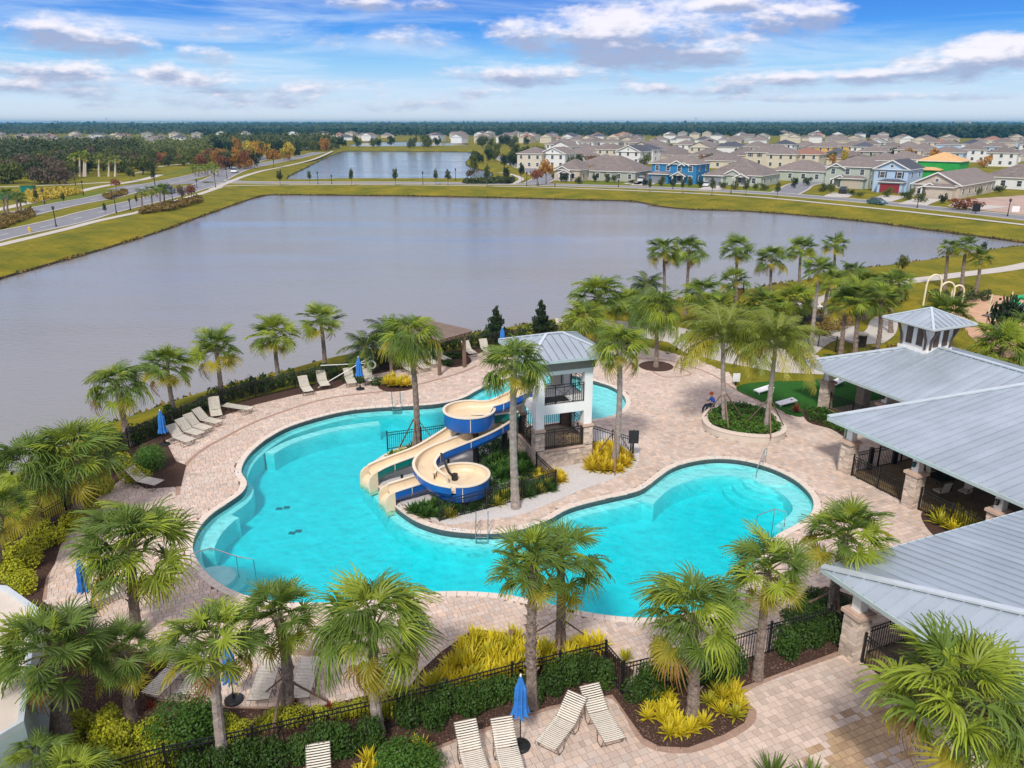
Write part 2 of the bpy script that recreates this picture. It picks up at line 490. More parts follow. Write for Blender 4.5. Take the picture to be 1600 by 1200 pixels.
mat('leaf_reed', (.22, .14, .035), col2=(.30, .21, .05), **LT)
mat('skin', (.50, .30, .21), .55, var=.05)
mat('shirt_blue', (.01, .10, .50), .8, var=.12)
mat('cap_red', (.62, .06, .015), .8, var=.1)
mat('trousers', (.02, .03, .06), .8, var=.2)
mat('shirt_dark', (.03, .025, .03), .8, var=.2)
mat('shirt_pink', (.6, .10, .14), .8, var=.1)
mat('glass_dark', (.03, .04, .05), .08, var=.1, spec=.8)
mat('rubber', (.015, .015, .015), .8, var=.2)
mat('white_line', (.75, .75, .72), .8, var=.1, coord='World')
mat('yellow_paint', (.75, .48, .05), .5, var=.1)
mat('play_purple', (.28, .16, .45), .4, var=.1)
mat('play_green', (.03, .42, .16), .4, var=.1)
mat('play_cream', (.80, .72, .48), .4, var=.05)
def water_mat(name, base, rough, bscale, bdist, stretch=(1, 1, 1), spec=.5):
    m = bpy.data.materials.new(name); m.use_nodes = True
    n, l = m.node_tree.nodes, m.node_tree.links; b = n['Principled BSDF']
    b.inputs['Roughness'].default_value = rough; b.inputs['IOR'].default_value = 1.333
    b.inputs['Specular IOR Level'].default_value = spec
    g = n.new('ShaderNodeNewGeometry'); mp = n.new('ShaderNodeMapping'); mp.inputs[3].default_value = stretch; mp.inputs[2].default_value = (0, 0, R(35))
    l.new(g.outputs['Position'], mp.inputs[0])
    a = n.new('ShaderNodeTexNoise'); a.inputs['Scale'].default_value = bscale; a.inputs['Detail'].default_value = 5; a.inputs['Roughness'].default_value = .6
    l.new(mp.outputs[0], a.inputs[0])
    big = n.new('ShaderNodeTexNoise'); big.inputs['Scale'].default_value = .02; big.inputs['Detail'].default_value = 4; l.new(g.outputs['Position'], big.inputs[0])
    mx = n.new('ShaderNodeMix'); mx.data_type = 'RGBA'; l.new(big.outputs[0], mx.inputs[0])
    mx.inputs[6].default_value = (*[c * .88 for c in base], 1); mx.inputs[7].default_value = (*[c * 1.12 for c in base], 1)
    l.new(mx.outputs[2], b.inputs['Base Color'])
    bp = n.new('ShaderNodeBump'); bp.inputs['Distance'].default_value = bdist; l.new(a.outputs[0], bp.inputs['Height']); l.new(bp.outputs[0], b.inputs['Normal'])
    mp2 = n.new('ShaderNodeMapping'); mp2.inputs[3].default_value = (.35, 1.6, 1); mp2.inputs[2].default_value = (0, 0, R(12)); l.new(g.outputs['Position'], mp2.inputs[0])
    wp = n.new('ShaderNodeTexNoise'); wp.inputs['Scale'].default_value = .035; wp.inputs['Detail'].default_value = 6; wp.inputs['Roughness'].default_value = .6; l.new(mp2.outputs[0], wp.inputs[0])
    r1 = n.new('ShaderNodeMapRange'); l.new(wp.outputs[0], r1.inputs[0]); r1.inputs[1].default_value = .35; r1.inputs[2].default_value = .65; r1.inputs[3].default_value = .25; r1.inputs[4].default_value = 1.0; l.new(r1.outputs[0], bp.inputs['Strength'])
    r2 = n.new('ShaderNodeMapRange'); l.new(wp.outputs[0], r2.inputs[0]); r2.inputs[1].default_value = .35; r2.inputs[2].default_value = .65; r2.inputs[3].default_value = rough * .5; r2.inputs[4].default_value = rough * 1.6; l.new(r2.outputs[0], b.inputs['Roughness'])
    M[name] = m
water_mat('lake', (.25, .24, .228), .07, 1.1, .075, (1, 2.6, 1))
def pool_mat():
    m = bpy.data.materials.new('pool_water'); m.use_nodes = True
    n, l = m.node_tree.nodes, m.node_tree.links; n.clear()
    g = n.new('ShaderNodeNewGeometry')
    t = n.new('ShaderNodeTexNoise'); t.inputs['Scale'].default_value = 3.2; t.inputs['Detail'].default_value = 4; l.new(g.outputs['Position'], t.inputs[0])
    bp = n.new('ShaderNodeBump'); bp.inputs['Distance'].default_value = .05; l.new(t.outputs[0], bp.inputs['Height'])
    fr = n.new('ShaderNodeFresnel'); fr.inputs[0].default_value = 1.333; l.new(bp.outputs[0], fr.inputs[1])
    gl = n.new('ShaderNodeBsdfGlossy'); gl.inputs['Roughness'].default_value = .05; l.new(bp.outputs[0], gl.inputs['Normal'])
    tr = n.new('ShaderNodeBsdfTransparent')
    ms = n.new('ShaderNodeMixShader'); l.new(fr.outputs[0], ms.inputs[0]); l.new(tr.outputs[0], ms.inputs[1]); l.new(gl.outputs[0], ms.inputs[2])
    o = n.new('ShaderNodeOutputMaterial'); l.new(ms.outputs[0], o.inputs[0])
    va = n.new('ShaderNodeVolumeAbsorption'); va.inputs[0].default_value = (.0, .955, .975, 1); va.inputs[1].default_value = 1.2
    l.new(va.outputs[0], o.inputs[1])
    M['pool_water'] = m
pool_mat()

# ================================================================== SETTING
LZ = -1.2
shore_px = [(0, 437), (100, 408), (170, 388), (250, 363), (285, 350), (340, 330), (385, 314), (410, 307), (430, 305), (500, 305.5), (640, 307),
            (800, 310), (900, 313), (985, 315), (1030, 323), (1080, 328), (1150, 330), (1250, 337), (1350, 347), (1450, 360), (1540, 372), (1620, 383),
            (1612, 386), (1550, 392), (1500, 401), (1440, 410), (1352, 422), (1290, 433), (1215, 447), (1130, 461), (1050, 472), (970, 483),
            (880, 500), (790, 517), (690, 533), (600, 550), (515, 566), (470, 578), (420, 592), (340, 612), (270, 634), (225, 650), (175, 668), (100, 703),
            (30, 745), (-60, 800), (-180, 880)]
shore_px = [(-520, 590), (-220, 501)] + shore_px
bank_w = [9] * 10 + [14] * 14 + [4, 4, 4, 4, 4, 4, 4, 4, 4, 4] + [3.2] * 3 + [2.6] * 12
shore = [G(x, y, LZ) for x, y in shore_px]
extra = [Vector((-60, 8, LZ)), Vector((-130, 10, LZ)), Vector((-170, 30, LZ))]
ring = [Vector(p) for p in shore + extra]
bw = bank_w + [3] * (len(ring) - len(bank_w))
if area2(ring) < 0: ring = ring[::-1]; bw = bw[::-1]
def smooth_ring(ring, w, n=4):
    pts = smoothline(ring, n, True); ws = []
    for i in range(len(ring)):
        for k in range(n): ws.append(w[i] + (w[(i + 1) % len(ring)] - w[i]) * k / n)
    return pts, ws
lake_ring, lake_w = smooth_ring(ring, bw)
lake2_px = [(448, 282.5), (480, 262), (510, 247), (535, 237.5), (560, 236.5), (640, 236.8), (745, 238.5), (733, 249), (728, 256), (737, 262), (760, 268), (770, 274), (752, 281.5), (640, 282.5), (540, 282.5)]
l2 = ccw([G(x, y, LZ) for x, y in lake2_px])
lake2_ring, lake2_w = smooth_ring(l2, [5.0] * len(l2))
l3 = ccw([G(x, y, LZ) for x, y in [(548, 230), (565, 223.5), (620, 221.5), (700, 223), (735, 228), (650, 230)]])
lake3_ring, lake3_w = smooth_ring(l3, [5.0] * len(l3))

pool_px = [(304, 868), (302, 848), (312, 825), (332, 803), (362, 783), (380, 769), (386, 754), (377, 738), (384, 718), (400, 700), (424, 682), (455, 666),
           (500, 652), (545, 642), (595, 637), (645, 635), (690, 631), (725, 622), (752, 607), (790, 592), (840, 583), (890, 586), (925, 595), (955, 604),
           (973, 617), (978, 630), (970, 643), (950, 652), (925, 656), (880, 660), (830, 663), (780, 666), (730, 672), (690, 680), (650, 692), (610, 706),
           (587, 720), (573, 735), (576, 746), (592, 762), (612, 787), (630, 803), (655, 818), (690, 829), (730, 834), (770, 835), (805, 831),
           (835, 822), (862, 811), (885, 797), (920, 786), (960, 777), (1000, 767), (1025, 750), (1050, 732), (1085, 721), (1125, 717), (1165, 721), (1205, 732),
           (1240, 749), (1262, 768), (1271, 785), (1267, 803), (1245, 820), (1215, 836), (1195, 858), (1178, 885), (1150, 922), (1105, 950),
           (1040, 965), (985, 966), (930, 960), (875, 949), (830, 938), (780, 929), (720, 925), (660, 927), (600, 934), (540, 941), (475, 943), (410, 938), (360, 922), (325, 898)]
pool = ccw([G(x, y) for x, y in pool_px])
pool_ring = smoothline(pool, 4, True)

# land under everything, cut out for the lakes and the pool
ban1 = offset(lake_ring, lake_w); ban2 = offset(lake2_ring, lake2_w); ban3 = offset(lake3_ring, lake3_w)
for r_ in (ban1, ban2, ban3):
    for p in r_: p.z = 0
g = MB()
S = 8000
g.poly([(-S, -60, 0), (S, -60, 0), (S, S, 0), (-S, S, 0)], 0.0, 0, holes=[ban1, ban2, ban3, pool_ring])
tag(g.build('ground', M['grass']), kind='structure')
for nm, rg, wd in (('lake', lake_ring, lake_w), ('pond', lake2_ring, lake2_w), ('pond', lake3_ring, lake3_w)):
    w = MB(); w.poly(rg, LZ)
    tag(w.build(nm, M['lake']), kind='structure')
    b = MB(); n = len(rg)
    prof = [(-.3, LZ - .3, 1), (.12, LZ + .28, 1), (.3, None, 0), (.65, None, 0), (1.0, 0.0, 0)]
    rows = []
    for i, (t, z, m_) in enumerate(prof):
        if i < 2: rr = offset(rg, t); zz = z
        else:
            rr = offset(rg, [max(.4, w_ * t) for w_ in wd]); zz = z if z is not None else (LZ + .28) * (1 - ((t - .05) / .95) ** .75)
        if i == len(prof) - 1: rr = offset(rg, wd)
        rows.append([(p[0], p[1], zz) for p in rr])
    for i in range(len(rows) - 1):
        b.add(rows[i] + rows[i + 1], [(k, (k + 1) % n + 0, (k + 1) % n + n, k + n)[::-1] for k in range(n)], 1 if i == 0 else 0)
    tag(b.build('lake_bank' if nm == 'lake' else 'pond_bank', [M['grass'], M['soil']]), kind='structure')

mat('door_grey', (.22, .24, .27), .6, var=.1)
# ---------------------------------------------------------------- pool basin, water, coping
bas = MB()
def ringwall(mb, r, d0, z0, d1, z1, mi=0):
    a = offset(r, d0); b_ = offset(r, d1); n = len(r)
    mb.add([(p[0], p[1], z0) for p in a] + [(p[0], p[1], z1) for p in b_], [(i, (i + 1) % n, (i + 1) % n + n, i + n)[::-1] for i in range(n)], mi)
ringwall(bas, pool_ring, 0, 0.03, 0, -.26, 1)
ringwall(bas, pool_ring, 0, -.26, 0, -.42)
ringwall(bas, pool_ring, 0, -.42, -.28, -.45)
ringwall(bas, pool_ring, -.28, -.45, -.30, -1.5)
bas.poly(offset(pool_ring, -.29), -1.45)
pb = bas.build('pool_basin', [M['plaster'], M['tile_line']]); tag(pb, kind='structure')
w = MB(); WZ = -.13
rr = offset(pool_ring, .03)
w.slab(rr, -2.0, WZ); w.poly([(p[0], p[1]) for p in rr][::-1], -2.0)
bm_ = w.mesh('pool_water', M['pool_water'])
bm = bmesh.new(); bm.from_mesh(bm_); bmesh.ops.remove_doubles(bm, verts=bm.verts, dist=.0005); bmesh.ops.recalc_face_normals(bm, faces=bm.faces); bm.to_mesh(bm_); bm.free()
tag(link('pool_water', bm_), kind='structure')
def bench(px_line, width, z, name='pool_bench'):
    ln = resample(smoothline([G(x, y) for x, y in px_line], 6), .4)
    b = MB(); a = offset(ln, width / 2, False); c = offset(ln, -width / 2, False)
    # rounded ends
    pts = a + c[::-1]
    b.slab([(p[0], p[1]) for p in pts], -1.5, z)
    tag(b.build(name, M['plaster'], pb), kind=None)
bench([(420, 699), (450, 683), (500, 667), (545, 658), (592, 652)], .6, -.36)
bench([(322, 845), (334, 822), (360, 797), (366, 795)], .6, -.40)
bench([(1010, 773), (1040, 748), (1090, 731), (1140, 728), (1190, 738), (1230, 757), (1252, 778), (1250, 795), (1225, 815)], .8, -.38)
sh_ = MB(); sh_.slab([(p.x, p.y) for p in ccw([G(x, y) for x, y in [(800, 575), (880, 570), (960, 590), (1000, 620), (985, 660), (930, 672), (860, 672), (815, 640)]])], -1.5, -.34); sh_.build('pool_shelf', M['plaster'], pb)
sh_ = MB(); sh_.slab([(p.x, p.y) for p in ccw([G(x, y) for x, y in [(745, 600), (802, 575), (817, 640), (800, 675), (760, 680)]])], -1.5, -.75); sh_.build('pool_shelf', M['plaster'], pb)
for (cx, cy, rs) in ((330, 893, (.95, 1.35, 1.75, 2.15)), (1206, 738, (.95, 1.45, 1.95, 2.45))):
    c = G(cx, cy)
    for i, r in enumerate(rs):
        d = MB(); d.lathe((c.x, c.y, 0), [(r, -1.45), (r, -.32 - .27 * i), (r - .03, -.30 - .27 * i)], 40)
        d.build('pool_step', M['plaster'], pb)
for (x, y) in ((436, 794), (448, 792), (456, 832), (466, 829), (983, 782)):
    p = G(x, y, -1.4); d = MB(); d.box((p.x, p.y, -1.43), (.30, .24, .03))
    for i in range(5): d.box((p.x - .13 + .065 * i, p.y, -1.41), (.02, .2, .02))
    d.build('drain_grate', M['door_grey'], pb)
# coping stones
cop = MB(); cr_ = resample(pool_ring, .42, True); cin = cr_; cout = offset(cr_, .32); n = len(cr_)
for i in range(n):
    j = (i + 1) % n
    a0, a1 = cin[i].lerp(cin[j], .02), cin[i].lerp(cin[j], .98); b0, b1 = cout[i].lerp(cout[j], .02), cout[i].lerp(cout[j], .98)
    dz = rnd.uniform(-.003, .003); t = (a0, a1, b1, b0)
    inn = [(p.x, p.y, .0) for p in t]; top = [(p.x, p.y, .05 + dz) for p in t]
    cop.add(inn + top, [(4, 7, 6, 5), (0, 1, 5, 4), (1, 2, 6, 5), (2, 3, 7, 6), (3, 0, 4, 7)])
cob = cop.build('pool_coping', M['coping']); tag(cob, kind='structure')
def dmark(x, y):
    k = min(range(n), key=lambda i: (PJ(cin[i])[0] - x) ** 2 + (PJ(cin[i])[1] - y) ** 2)
    a = cin[k]; t = (cin[(k + 1) % n] - cin[k - 1]).normalized(); nrm = Vector((t.y, -t.x, 0))
    return a + nrm * .16, math.atan2(t.y, t.x)
for (x, y) in ((508, 645), (555, 640), (695, 630), (705, 829), (715, 833), (620, 795), (1120, 719), (835, 822), (890, 955), (900, 958), (377, 738), (1010, 760)):
    c, a = dmark(x, y); d = MB()
    d.box((c.x, c.y, .056), (.30, .18, .008), a, 0)
    for q in (-.08, 0, .08): d.box((c.x + q * math.cos(a), c.y + q * math.sin(a), .0615), (.035, .10, .004), a, 1)
    d.build('marker_tile', [M['white_paint'], M['black_plastic']], cob)

# ---------------------------------------------------------------- deck and planting beds
deck = [G(x, y) for x, y in [(66, 940), (40, 900), (0, 862), (100, 800), (203, 705), (252, 684), (320, 652), (352, 639), (400, 626), (462, 611), (520, 600), (600, 577), (680, 558),
        (735, 549), (800, 540), (870, 532), (930, 528), (1005, 541), (1085, 561), (1140, 584), (1153, 612), (1235, 650), (1262, 652)]]
deck += [AB(-34.6, 36.9), AB(-26.8, 36.9), AB(-26.8, 30.8), AB(-15.6, 30.8), AB(-15.6, 19.7)]
deck += [G(x, y) for x, y in [(1318, 1012), (1292, 996), (1200, 1022), (1110, 1050), (972, 1087), (945, 1054), (860, 1075), (800, 1090), (700, 1115), (586, 1148), (520, 1130),
        (480, 1112), (360, 1110), (250, 1099), (220, 1088), (262, 1035), (200, 1010), (110, 975)]]
deck = ccw(deck)
patio = ccw([G(x, y) for x, y in [(672, 1172), (740, 1145), (860, 1105), (957, 1087), (980, 1120), (1005, 1155), (1030, 1168), (1075, 1170), (1163, 1131), (1170, 1110),
         (1155, 1077), (1312, 1018)]] + [AB(-15.9, 19.8), AB(-10.5, 19.8), AB(-5, 19.8), AB(-2, 10), AB(-2, 2), Vector((-4, 11, 0))])
beds = dict(
  a=[(-60, 900), (0, 860), (100, 798), (203, 702), (258, 688), (275, 722), (291, 728), (283, 761), (228, 765), (195, 745), (150, 782), (100, 838), (86, 882), (72, 905), (66, 940), (20, 975), (-60, 990)],
  b=[(66, 940), (110, 975), (200, 1010), (262, 1035), (222, 1086), (250, 1098), (360, 1109), (480, 1111), (555, 1093), (640, 1075), (660, 1048), (690, 1020), (740, 985), (800, 992),
     (870, 1010), (905, 998), (940, 1012), (990, 1050), (972, 1086), (957, 1087), (860, 1105), (740, 1145), (672, 1172), (690, 1215), (690, 1420), (-300, 1420), (-250, 990), (20, 975)],
  c=[(972, 1086), (1110, 1048), (1200, 1020), (1228, 990), (1250, 935), (1290, 918), (1338, 935), (1330, 1005), (1312, 1018), (1155, 1077), (1170, 1110), (1163, 1131), (1130, 1150), (1075, 1170), (1030, 1168), (1005, 1155), (980, 1120), (957, 1087)],
  e=[(203, 702), (252, 681), (320, 649), (400, 621), (462, 606), (520, 595), (600, 572), (680, 553), (735, 545), (760, 541), (762, 549), (735, 556), (690, 566), (560, 590), (525, 607), (462, 618), (400, 633), (320, 660), (262, 688)],
  f=[(590, 603), (612, 598), (640, 600), (643, 609), (605, 613)],
  h=[(1255, 640), (1290, 645), (1330, 668), (1330, 690), (1300, 672), (1262, 660)],
  i=[(1440, 812), (1452, 800), (1530, 820), (1540, 850), (1470, 845)],
  j=[(686, 552), (728, 556), (735, 568), (705, 575), (690, 565)])
def circle(c, r, n=24, sx=1, sy=1): return [Vector((c[0] + r * sx * math.cos(2 * math.pi * k / n), c[1] + r * sy * math.sin(2 * math.pi * k / n), 0)) for k in range(n)]
bedp = {k: ccw([G(x, y) for x, y in v]) for k, v in beds.items()}
bedp['k'] = circle(G(1025, 573), 1.3)
bedp['l'] = ccw([G(x, y) for x, y in [(870, 532), (1005, 541), (1000, 550), (905, 546)]])
for k in ('f', 'h', 'i', 'j'): bedp[k] = smoothline(bedp[k], 4, True)
gravel = ccw([G(x, y) for x, y in [(586, 744), (592, 732), (640, 706), (700, 690), (780, 680), (860, 676), (930, 672), (992, 690), (994, 730), (960, 748), (915, 764), (870, 783), (830, 800), (790, 810),
          (740, 815), (700, 820), (660, 806), (632, 790), (605, 768)]])
gravel = smoothline(gravel, 4, True)
plant = G(1160, 664)
planter = smoothline(ccw([G(x, y) for x, y in [(1098, 668), (1100, 656), (1116, 646), (1152, 639), (1195, 648), (1222, 672), (1225, 686), (1200, 694), (1150, 690), (1112, 680)]]), 5, True)
lawn = smoothline(ccw([G(x, y) for x, y in [(1152, 611), (1160, 602), (1200, 597), (1262, 596), (1330, 590), (1400, 600), (1400, 640), (1330, 660), (1290, 645), (1255, 652), (1235, 649), (1190, 628)]]), 3, True)
for nm, poly_, mt, z in (('deck_base', deck, 'joint', .008), ('patio_base', patio, 'joint', .012)):
    m_ = MB(); hl = [offset(pool_ring, .01)] if nm == 'deck_base' else []
    m_.poly(poly_, z, holes=hl); tag(m_.build(nm, M[mt]), kind='structure')
for k, p in bedp.items():
    m_ = MB(); m_.slab(p, 0, .052 + .004 * (ord(k) % 5)); tag(m_.build('mulch_bed', M['mulch']), kind='structure')
m_ = MB(); m_.slab(gravel, 0, .058); tag(m_.build('gravel_bed', M['gravel']), kind='structure')
m_ = MB(); m_.slab(lawn, 0, .064); tag(m_.build('artificial_lawn', M['turf']), kind='structure')
# paving stones
def pavers():
    rs = np.random.RandomState(3)
    lens = np.array([.16, .24, .32]); rowh = .24; gap = .014
    allp = deck + patio
    A_ = [p.x * UA.x + p.y * UA.y for p in allp]; B_ = [p.x * UB.x + p.y * UB.y for p in allp]
    a0, a1, b0, b1 = min(A_), max(A_), min(B_), max(B_)
    ca, cb, la, ty = [], [], [], []
    nrows = int((a1 - a0) / rowh)
    for r in range(nrows):
        n_ = int((b1 - b0) / .2)
        t = rs.choice(3, n_, p=[.25, .4, .35]); L = lens[t]
        s = np.cumsum(L) - L + b0 - rs.rand() * .3
        keep = s < b1
        ca.append(np.full(keep.sum(), a0 + (r + .5) * rowh)); cb.append((s + L / 2)[keep]); la.append(L[keep]); ty.append(t[keep])
    ca, cb, la, ty = map(np.concatenate, (ca, cb, la, ty))
    X = ca * UA.x + cb * UB.x; Y = ca * UA.y + cb * UB.y
    ok = (inpoly(X, Y, deck) | inpoly(X, Y, patio))
    ok &= ~inpoly(X, Y, offset(pool_ring, .29))
    ok &= (Y < 75) & (Y > 10)
    for p in [offset(q, -.15) for q in list(bedp.values()) + [gravel, lawn]] + [planter]: ok &= ~inpoly(X, Y, p)
    X, Y, la, ty = X[ok], Y[ok], la[ok], ty[ok]
    f0 = Y * math.cos(PITCH) + CAMH * math.sin(PITCH)
    u = 800 + FOC * X / f0; v = 600 - FOC * (Y * math.sin(PITCH) - CAMH * math.cos(PITCH)) / f0
    inside = (u > -60) & (u < 1660) & (v < 1260)
    X, Y, la, ty, u, v, f0 = (q[inside] for q in (X, Y, la, ty, u, v, f0))
    tone = rs.normal(1, .085, len(X)).clip(.7, 1.25); hue = rs.normal(0, .03, len(X))
    dz = rs.uniform(-.003, .003, len(X))
    stain = inpoly(u, v, [Vector(p) for p in ((1285, 1205), (1300, 1160), (1310, 1140), (1345, 1118), (1400, 1110), (1420, 1120), (1400, 1150), (1360, 1185), (1330, 1210))])
    stain |= (rs.rand(len(X)) < .25) & inpoly(u, v, [Vector(p) for p in ((1230, 1210), (1270, 1140), (1350, 1095), (1440, 1090), (1430, 1170), (1380, 1215))])
    # the 290 nearest visible ones stand alone, the others are one mesh
    free = (v < 1200) & (v > 1020) & (u > 1150) & (u < 1400)
    score = np.where(free, -f0, -1e6)
    single = np.zeros(len(X), bool); single[np.argsort(-score)[:290]] = True
    ax = np.array([UB.x, UB.y]); ay = np.array([-UB.y, UB.x])
    k = ~single
    n_ = k.sum(); hx = (la[k] - gap) / 2; hy = (rowh - gap) / 2
    cs = np.array([(-1, -1), (1, -1), (1, 1), (-1, 1)])
    V = np.zeros((n_, 8, 3))
    for i, (sx, sy) in enumerate(cs):
        px_ = X[k] + sx * hx * ax[0] + sy * hy * ay[0]; py_ = Y[k] + sx * hx * ax[1] + sy * hy * ay[1]
        V[:, i, 0] = px_; V[:, i, 1] = py_; V[:, i, 2] = .009
        V[:, i + 4, 0] = px_; V[:, i + 4, 1] = py_; V[:, i + 4, 2] = .04 + dz[k]
    F = np.array([(4, 5, 6, 7), (0, 1, 5, 4), (1, 2, 6, 5), (2, 3, 7, 6), (3, 0, 4, 7)])
    faces = (F[None] + 8 * np.arange(n_)[:, None, None]).reshape(-1, 4)
    me = bpy.data.meshes.new('paving_stones')
    me.vertices.add(n_ * 8); me.vertices.foreach_set('co', V.ravel())
    me.loops.add(faces.size); me.loops.foreach_set('vertex_index', faces.ravel().astype(np.int32))
    me.polygons.add(len(faces)); me.polygons.foreach_set('loop_start', np.arange(0, faces.size, 4, dtype=np.int32))
    me.materials.append(M['paver']); me.materials.append(M['paver_wet'])
    me.polygons.foreach_set('material_index', np.repeat(stain[k].astype(np.int32), 5))
    at = me.color_attributes.new('tone', 'FLOAT_COLOR', 'POINT')
    c = np.ones((n_, 8, 4)); c[:, :, 0] = (tone[k] * (1 + hue[k]))[:, None]; c[:, :, 1] = tone[k][:, None]; c[:, :, 2] = (tone[k] * (1 - hue[k]))[:, None]
    at.data.foreach_set('color', c.ravel())
    me.update(calc_edges=True); me.shade_flat()
    o = link('paving', me); tag(o, kind='structure')
    protos = {}
    for t in range(3):
        for s_ in (0, 1):
            for vv in range(3):
                m_ = MB(); h = (lens[t] - gap) / 2
                m_.box((0, 0, .025), (2 * h, rowh - gap, .03)); m_.f = m_.f[1:]; m_.m = m_.m[1:]
                me2 = m_.mesh('paver', M['paver_wet' if s_ else 'paver'])
                a2 = me2.color_attributes.new('tone', 'FLOAT_COLOR', 'POINT'); tt = (.88, 1.0, 1.12)[vv]
                a2.data.foreach_set('color', [tt, tt, tt, 1] * len(me2.vertices)); protos[(t, s_, vv)] = me2
    par = bpy.data.objects['patio_base']
    for i in np.nonzero(single)[0]:
        part('paver', protos[(int(ty[i]), int(stain[i]), int(rs.randint(3)))], par, (X[i], Y[i], dz[i]), (0, 0, TH))
    return len(X)
NP = pavers()
print('pavers', NP)
# border bands in the paving
def band(px_pts, w, z=.048, name='paving_band', ring=False, world=None):
    ln = world or [G(x, y) for x, y in px_pts]
    ln = resample(smoothline(ln, 6), .35)
    b = MB(); a = offset(ln, w / 2, False); c = offset(ln, -w / 2, False)
    for i in range(len(ln) - 1):
        q = [a[i], a[i].lerp(a[i + 1], .95), c[i].lerp(c[i + 1], .95), c[i]]
        if area2(q) < 0: q = q[::-1]
        b.add([(p.x, p.y, .01) for p in q] + [(p.x, p.y, z) for p in q], [(4, 5, 6, 7), (0, 1, 5, 4), (1, 2, 6, 5), (2, 3, 7, 6), (3, 0, 4, 7)])
    tag(b.build(name, M['border']), kind='structure')
band([(278, 775), (280, 752), (290, 728), (315, 705), (350, 685), (400, 660), (460, 638), (520, 622), (600, 612), (660, 600), (720, 583), (745, 572)], .22)
band([(620, 1017), (560, 1022), (500, 1022), (450, 1020)], .3)
band([(905, 545), (950, 553), (1000, 560), (1050, 565), (1110, 585), (1150, 610), (1200, 635), (1240, 655)], .16)
band([(1018, 580), (1040, 590), (1080, 585), (1050, 573)], .14)
band([(672, 1170), (740, 1145), (860, 1105), (955, 1087), (1003, 1155), (1030, 1170), (1075, 1172), (1120, 1158), (1165, 1134), (1175, 1112), (1158, 1079), (1312, 1020)], .30)
band([(66, 940), (70, 905), (80, 880)], .3)
band([(222, 1087), (250, 1099), (360, 1110), (480, 1112)], .3)
band([(250, 1055), (262, 1035), (240, 1025)], .3)
# raised planter
pm = MB(); n = len(planter); inn = offset(planter, -.28)
pm.add([(p.x, p.y, 0) for p in planter] + [(p.x, p.y, .42) for p in planter], [(i, (i + 1) % n, (i + 1) % n + n, i + n) for i in range(n)])
ol = offset(planter, .04); ii = offset(planter, -.32)
pm.add([(p.x, p.y, .42) for p in ol] + [(p.x, p.y, .50) for p in ol] + [(p.x, p.y, .50) for p in ii] + [(p.x, p.y, .36) for p in ii],
       [(i + k * n, (i + 1) % n + k * n, (i + 1) % n + (k + 1) * n, i + (k + 1) * n) for k in range(3) for i in range(n)], 1)
planter_o = pm.build('planter', [M['stucco_beige'], M['coping']])
tag(planter_o, 'raised kidney-shaped planter with a pale rendered wall under the two coconut palms', 'planter')
s_ = MB(); s_.poly(inn, .40); s_.build('planter_soil', M['mulch'], planter_o)

# ---------------------------------------------------------------- paths, roads
def path(px_pts, w, mt, name, z=.02, kind='structure', h=0.0):
    ln = resample(smoothline([G(x, y) for x, y in px_pts], 5), max(1.0, w * .6))
    m_ = MB(); ribbon(m_, ln, w, z, h=h); o = m_.build(name, M[mt]); tag(o, kind=kind); return ln
path([(870, 508), (930, 508), (985, 515), (1040, 520), (1085, 530), (1110, 545), (1180, 560), (1230, 568), (1290, 570)], 5.2, 'concrete', 'path', .016)
path([(1090, 500), (1180, 515), (1230, 555)], 3.5, 'concrete', 'path', .020)
path([(1240, 560), (1280, 530), (1320, 520), (1295, 492), (1262, 478), (1285, 462), (1330, 450), (1380, 444), (1440, 437), (1510, 428), (1560, 422), (1605, 414), (1680, 396)], 2.2, 'concrete', 'path', .024)
path([(1310, 515), (1345, 535), (1375, 520), (1385, 500), (1420, 495), (1460, 500)], 2.4, 'concrete', 'path', .028)
sw = path([(-60, 398), (0, 383), (100, 359), (150, 346), (216, 332)], 2.0, 'concrete', 'pavement', .05)
path([(216, 332), (250, 321), (310, 304), (340, 294), (360, 290.5), (500, 288.8), (640, 289.2), (800, 291.5), (900, 294.5), (1000, 298.5), (1100, 303), (1200, 309.5), (1300, 319), (1400, 329), (1500, 340), (1600, 351.5), (1700, 364)], 2.0, 'concrete', 'pavement', .05)
def road(px_pts, w, name='road', z=.03, kerb=True, lines=None):
    ln = resample(smoothline([G(x, y) for x, y in px_pts], 5), 4.0)
    m_ = MB(); ribbon(m_, ln, w, z); o = m_.build(name, M['asphalt']); tag(o, kind='structure')
    if kerb:
        for s in (-1, 1):
            k = MB(); ribbon(k, offset(ln, s * (w / 2 + .25), False), .5, .12, h=.12); tag(k.build('kerb', M['concrete']), kind='structure')
    if lines:
        for off in lines:
            k = MB(); l2_ = offset(ln, off, False)
            for i in range(0, len(l2_) - 1, 3): ribbon(k, [l2_[i], l2_[i + 1]], .14, z + .006)
            tag(k.build('lane_marking', M['white_line']), kind='structure')
    return ln
road([(345, 284.5), (420, 285.4), (520, 285.6), (640, 286), (800, 287.6), (900, 290), (1000, 293), (1100, 297), (1200, 302.5), (1300, 310.5), (1380, 317.5), (1480, 328), (1600, 341), (1720, 356)], 6.5)
road([(-80, 388), (0, 368), (60, 356), (110, 344.5), (150, 333), (200, 321), (250, 309), (290, 298), (330, 286)], 7.2, lines=[0], z=.034)
road([(-40, 352), (50, 331), (100, 320), (160, 309), (200, 299), (240, 289), (300, 276.5), (350, 264), (400, 251), (440, 240), (480, 232), (520, 226)], 7.0, lines=[0], z=.038)
road([(200, 296), (235, 289), (280, 286), (330, 282), (350, 284)], 12, kerb=False, z=.042)
road([(330, 284), (370, 266), (410, 257), (460, 247), (500, 238)], 7, z=.046)
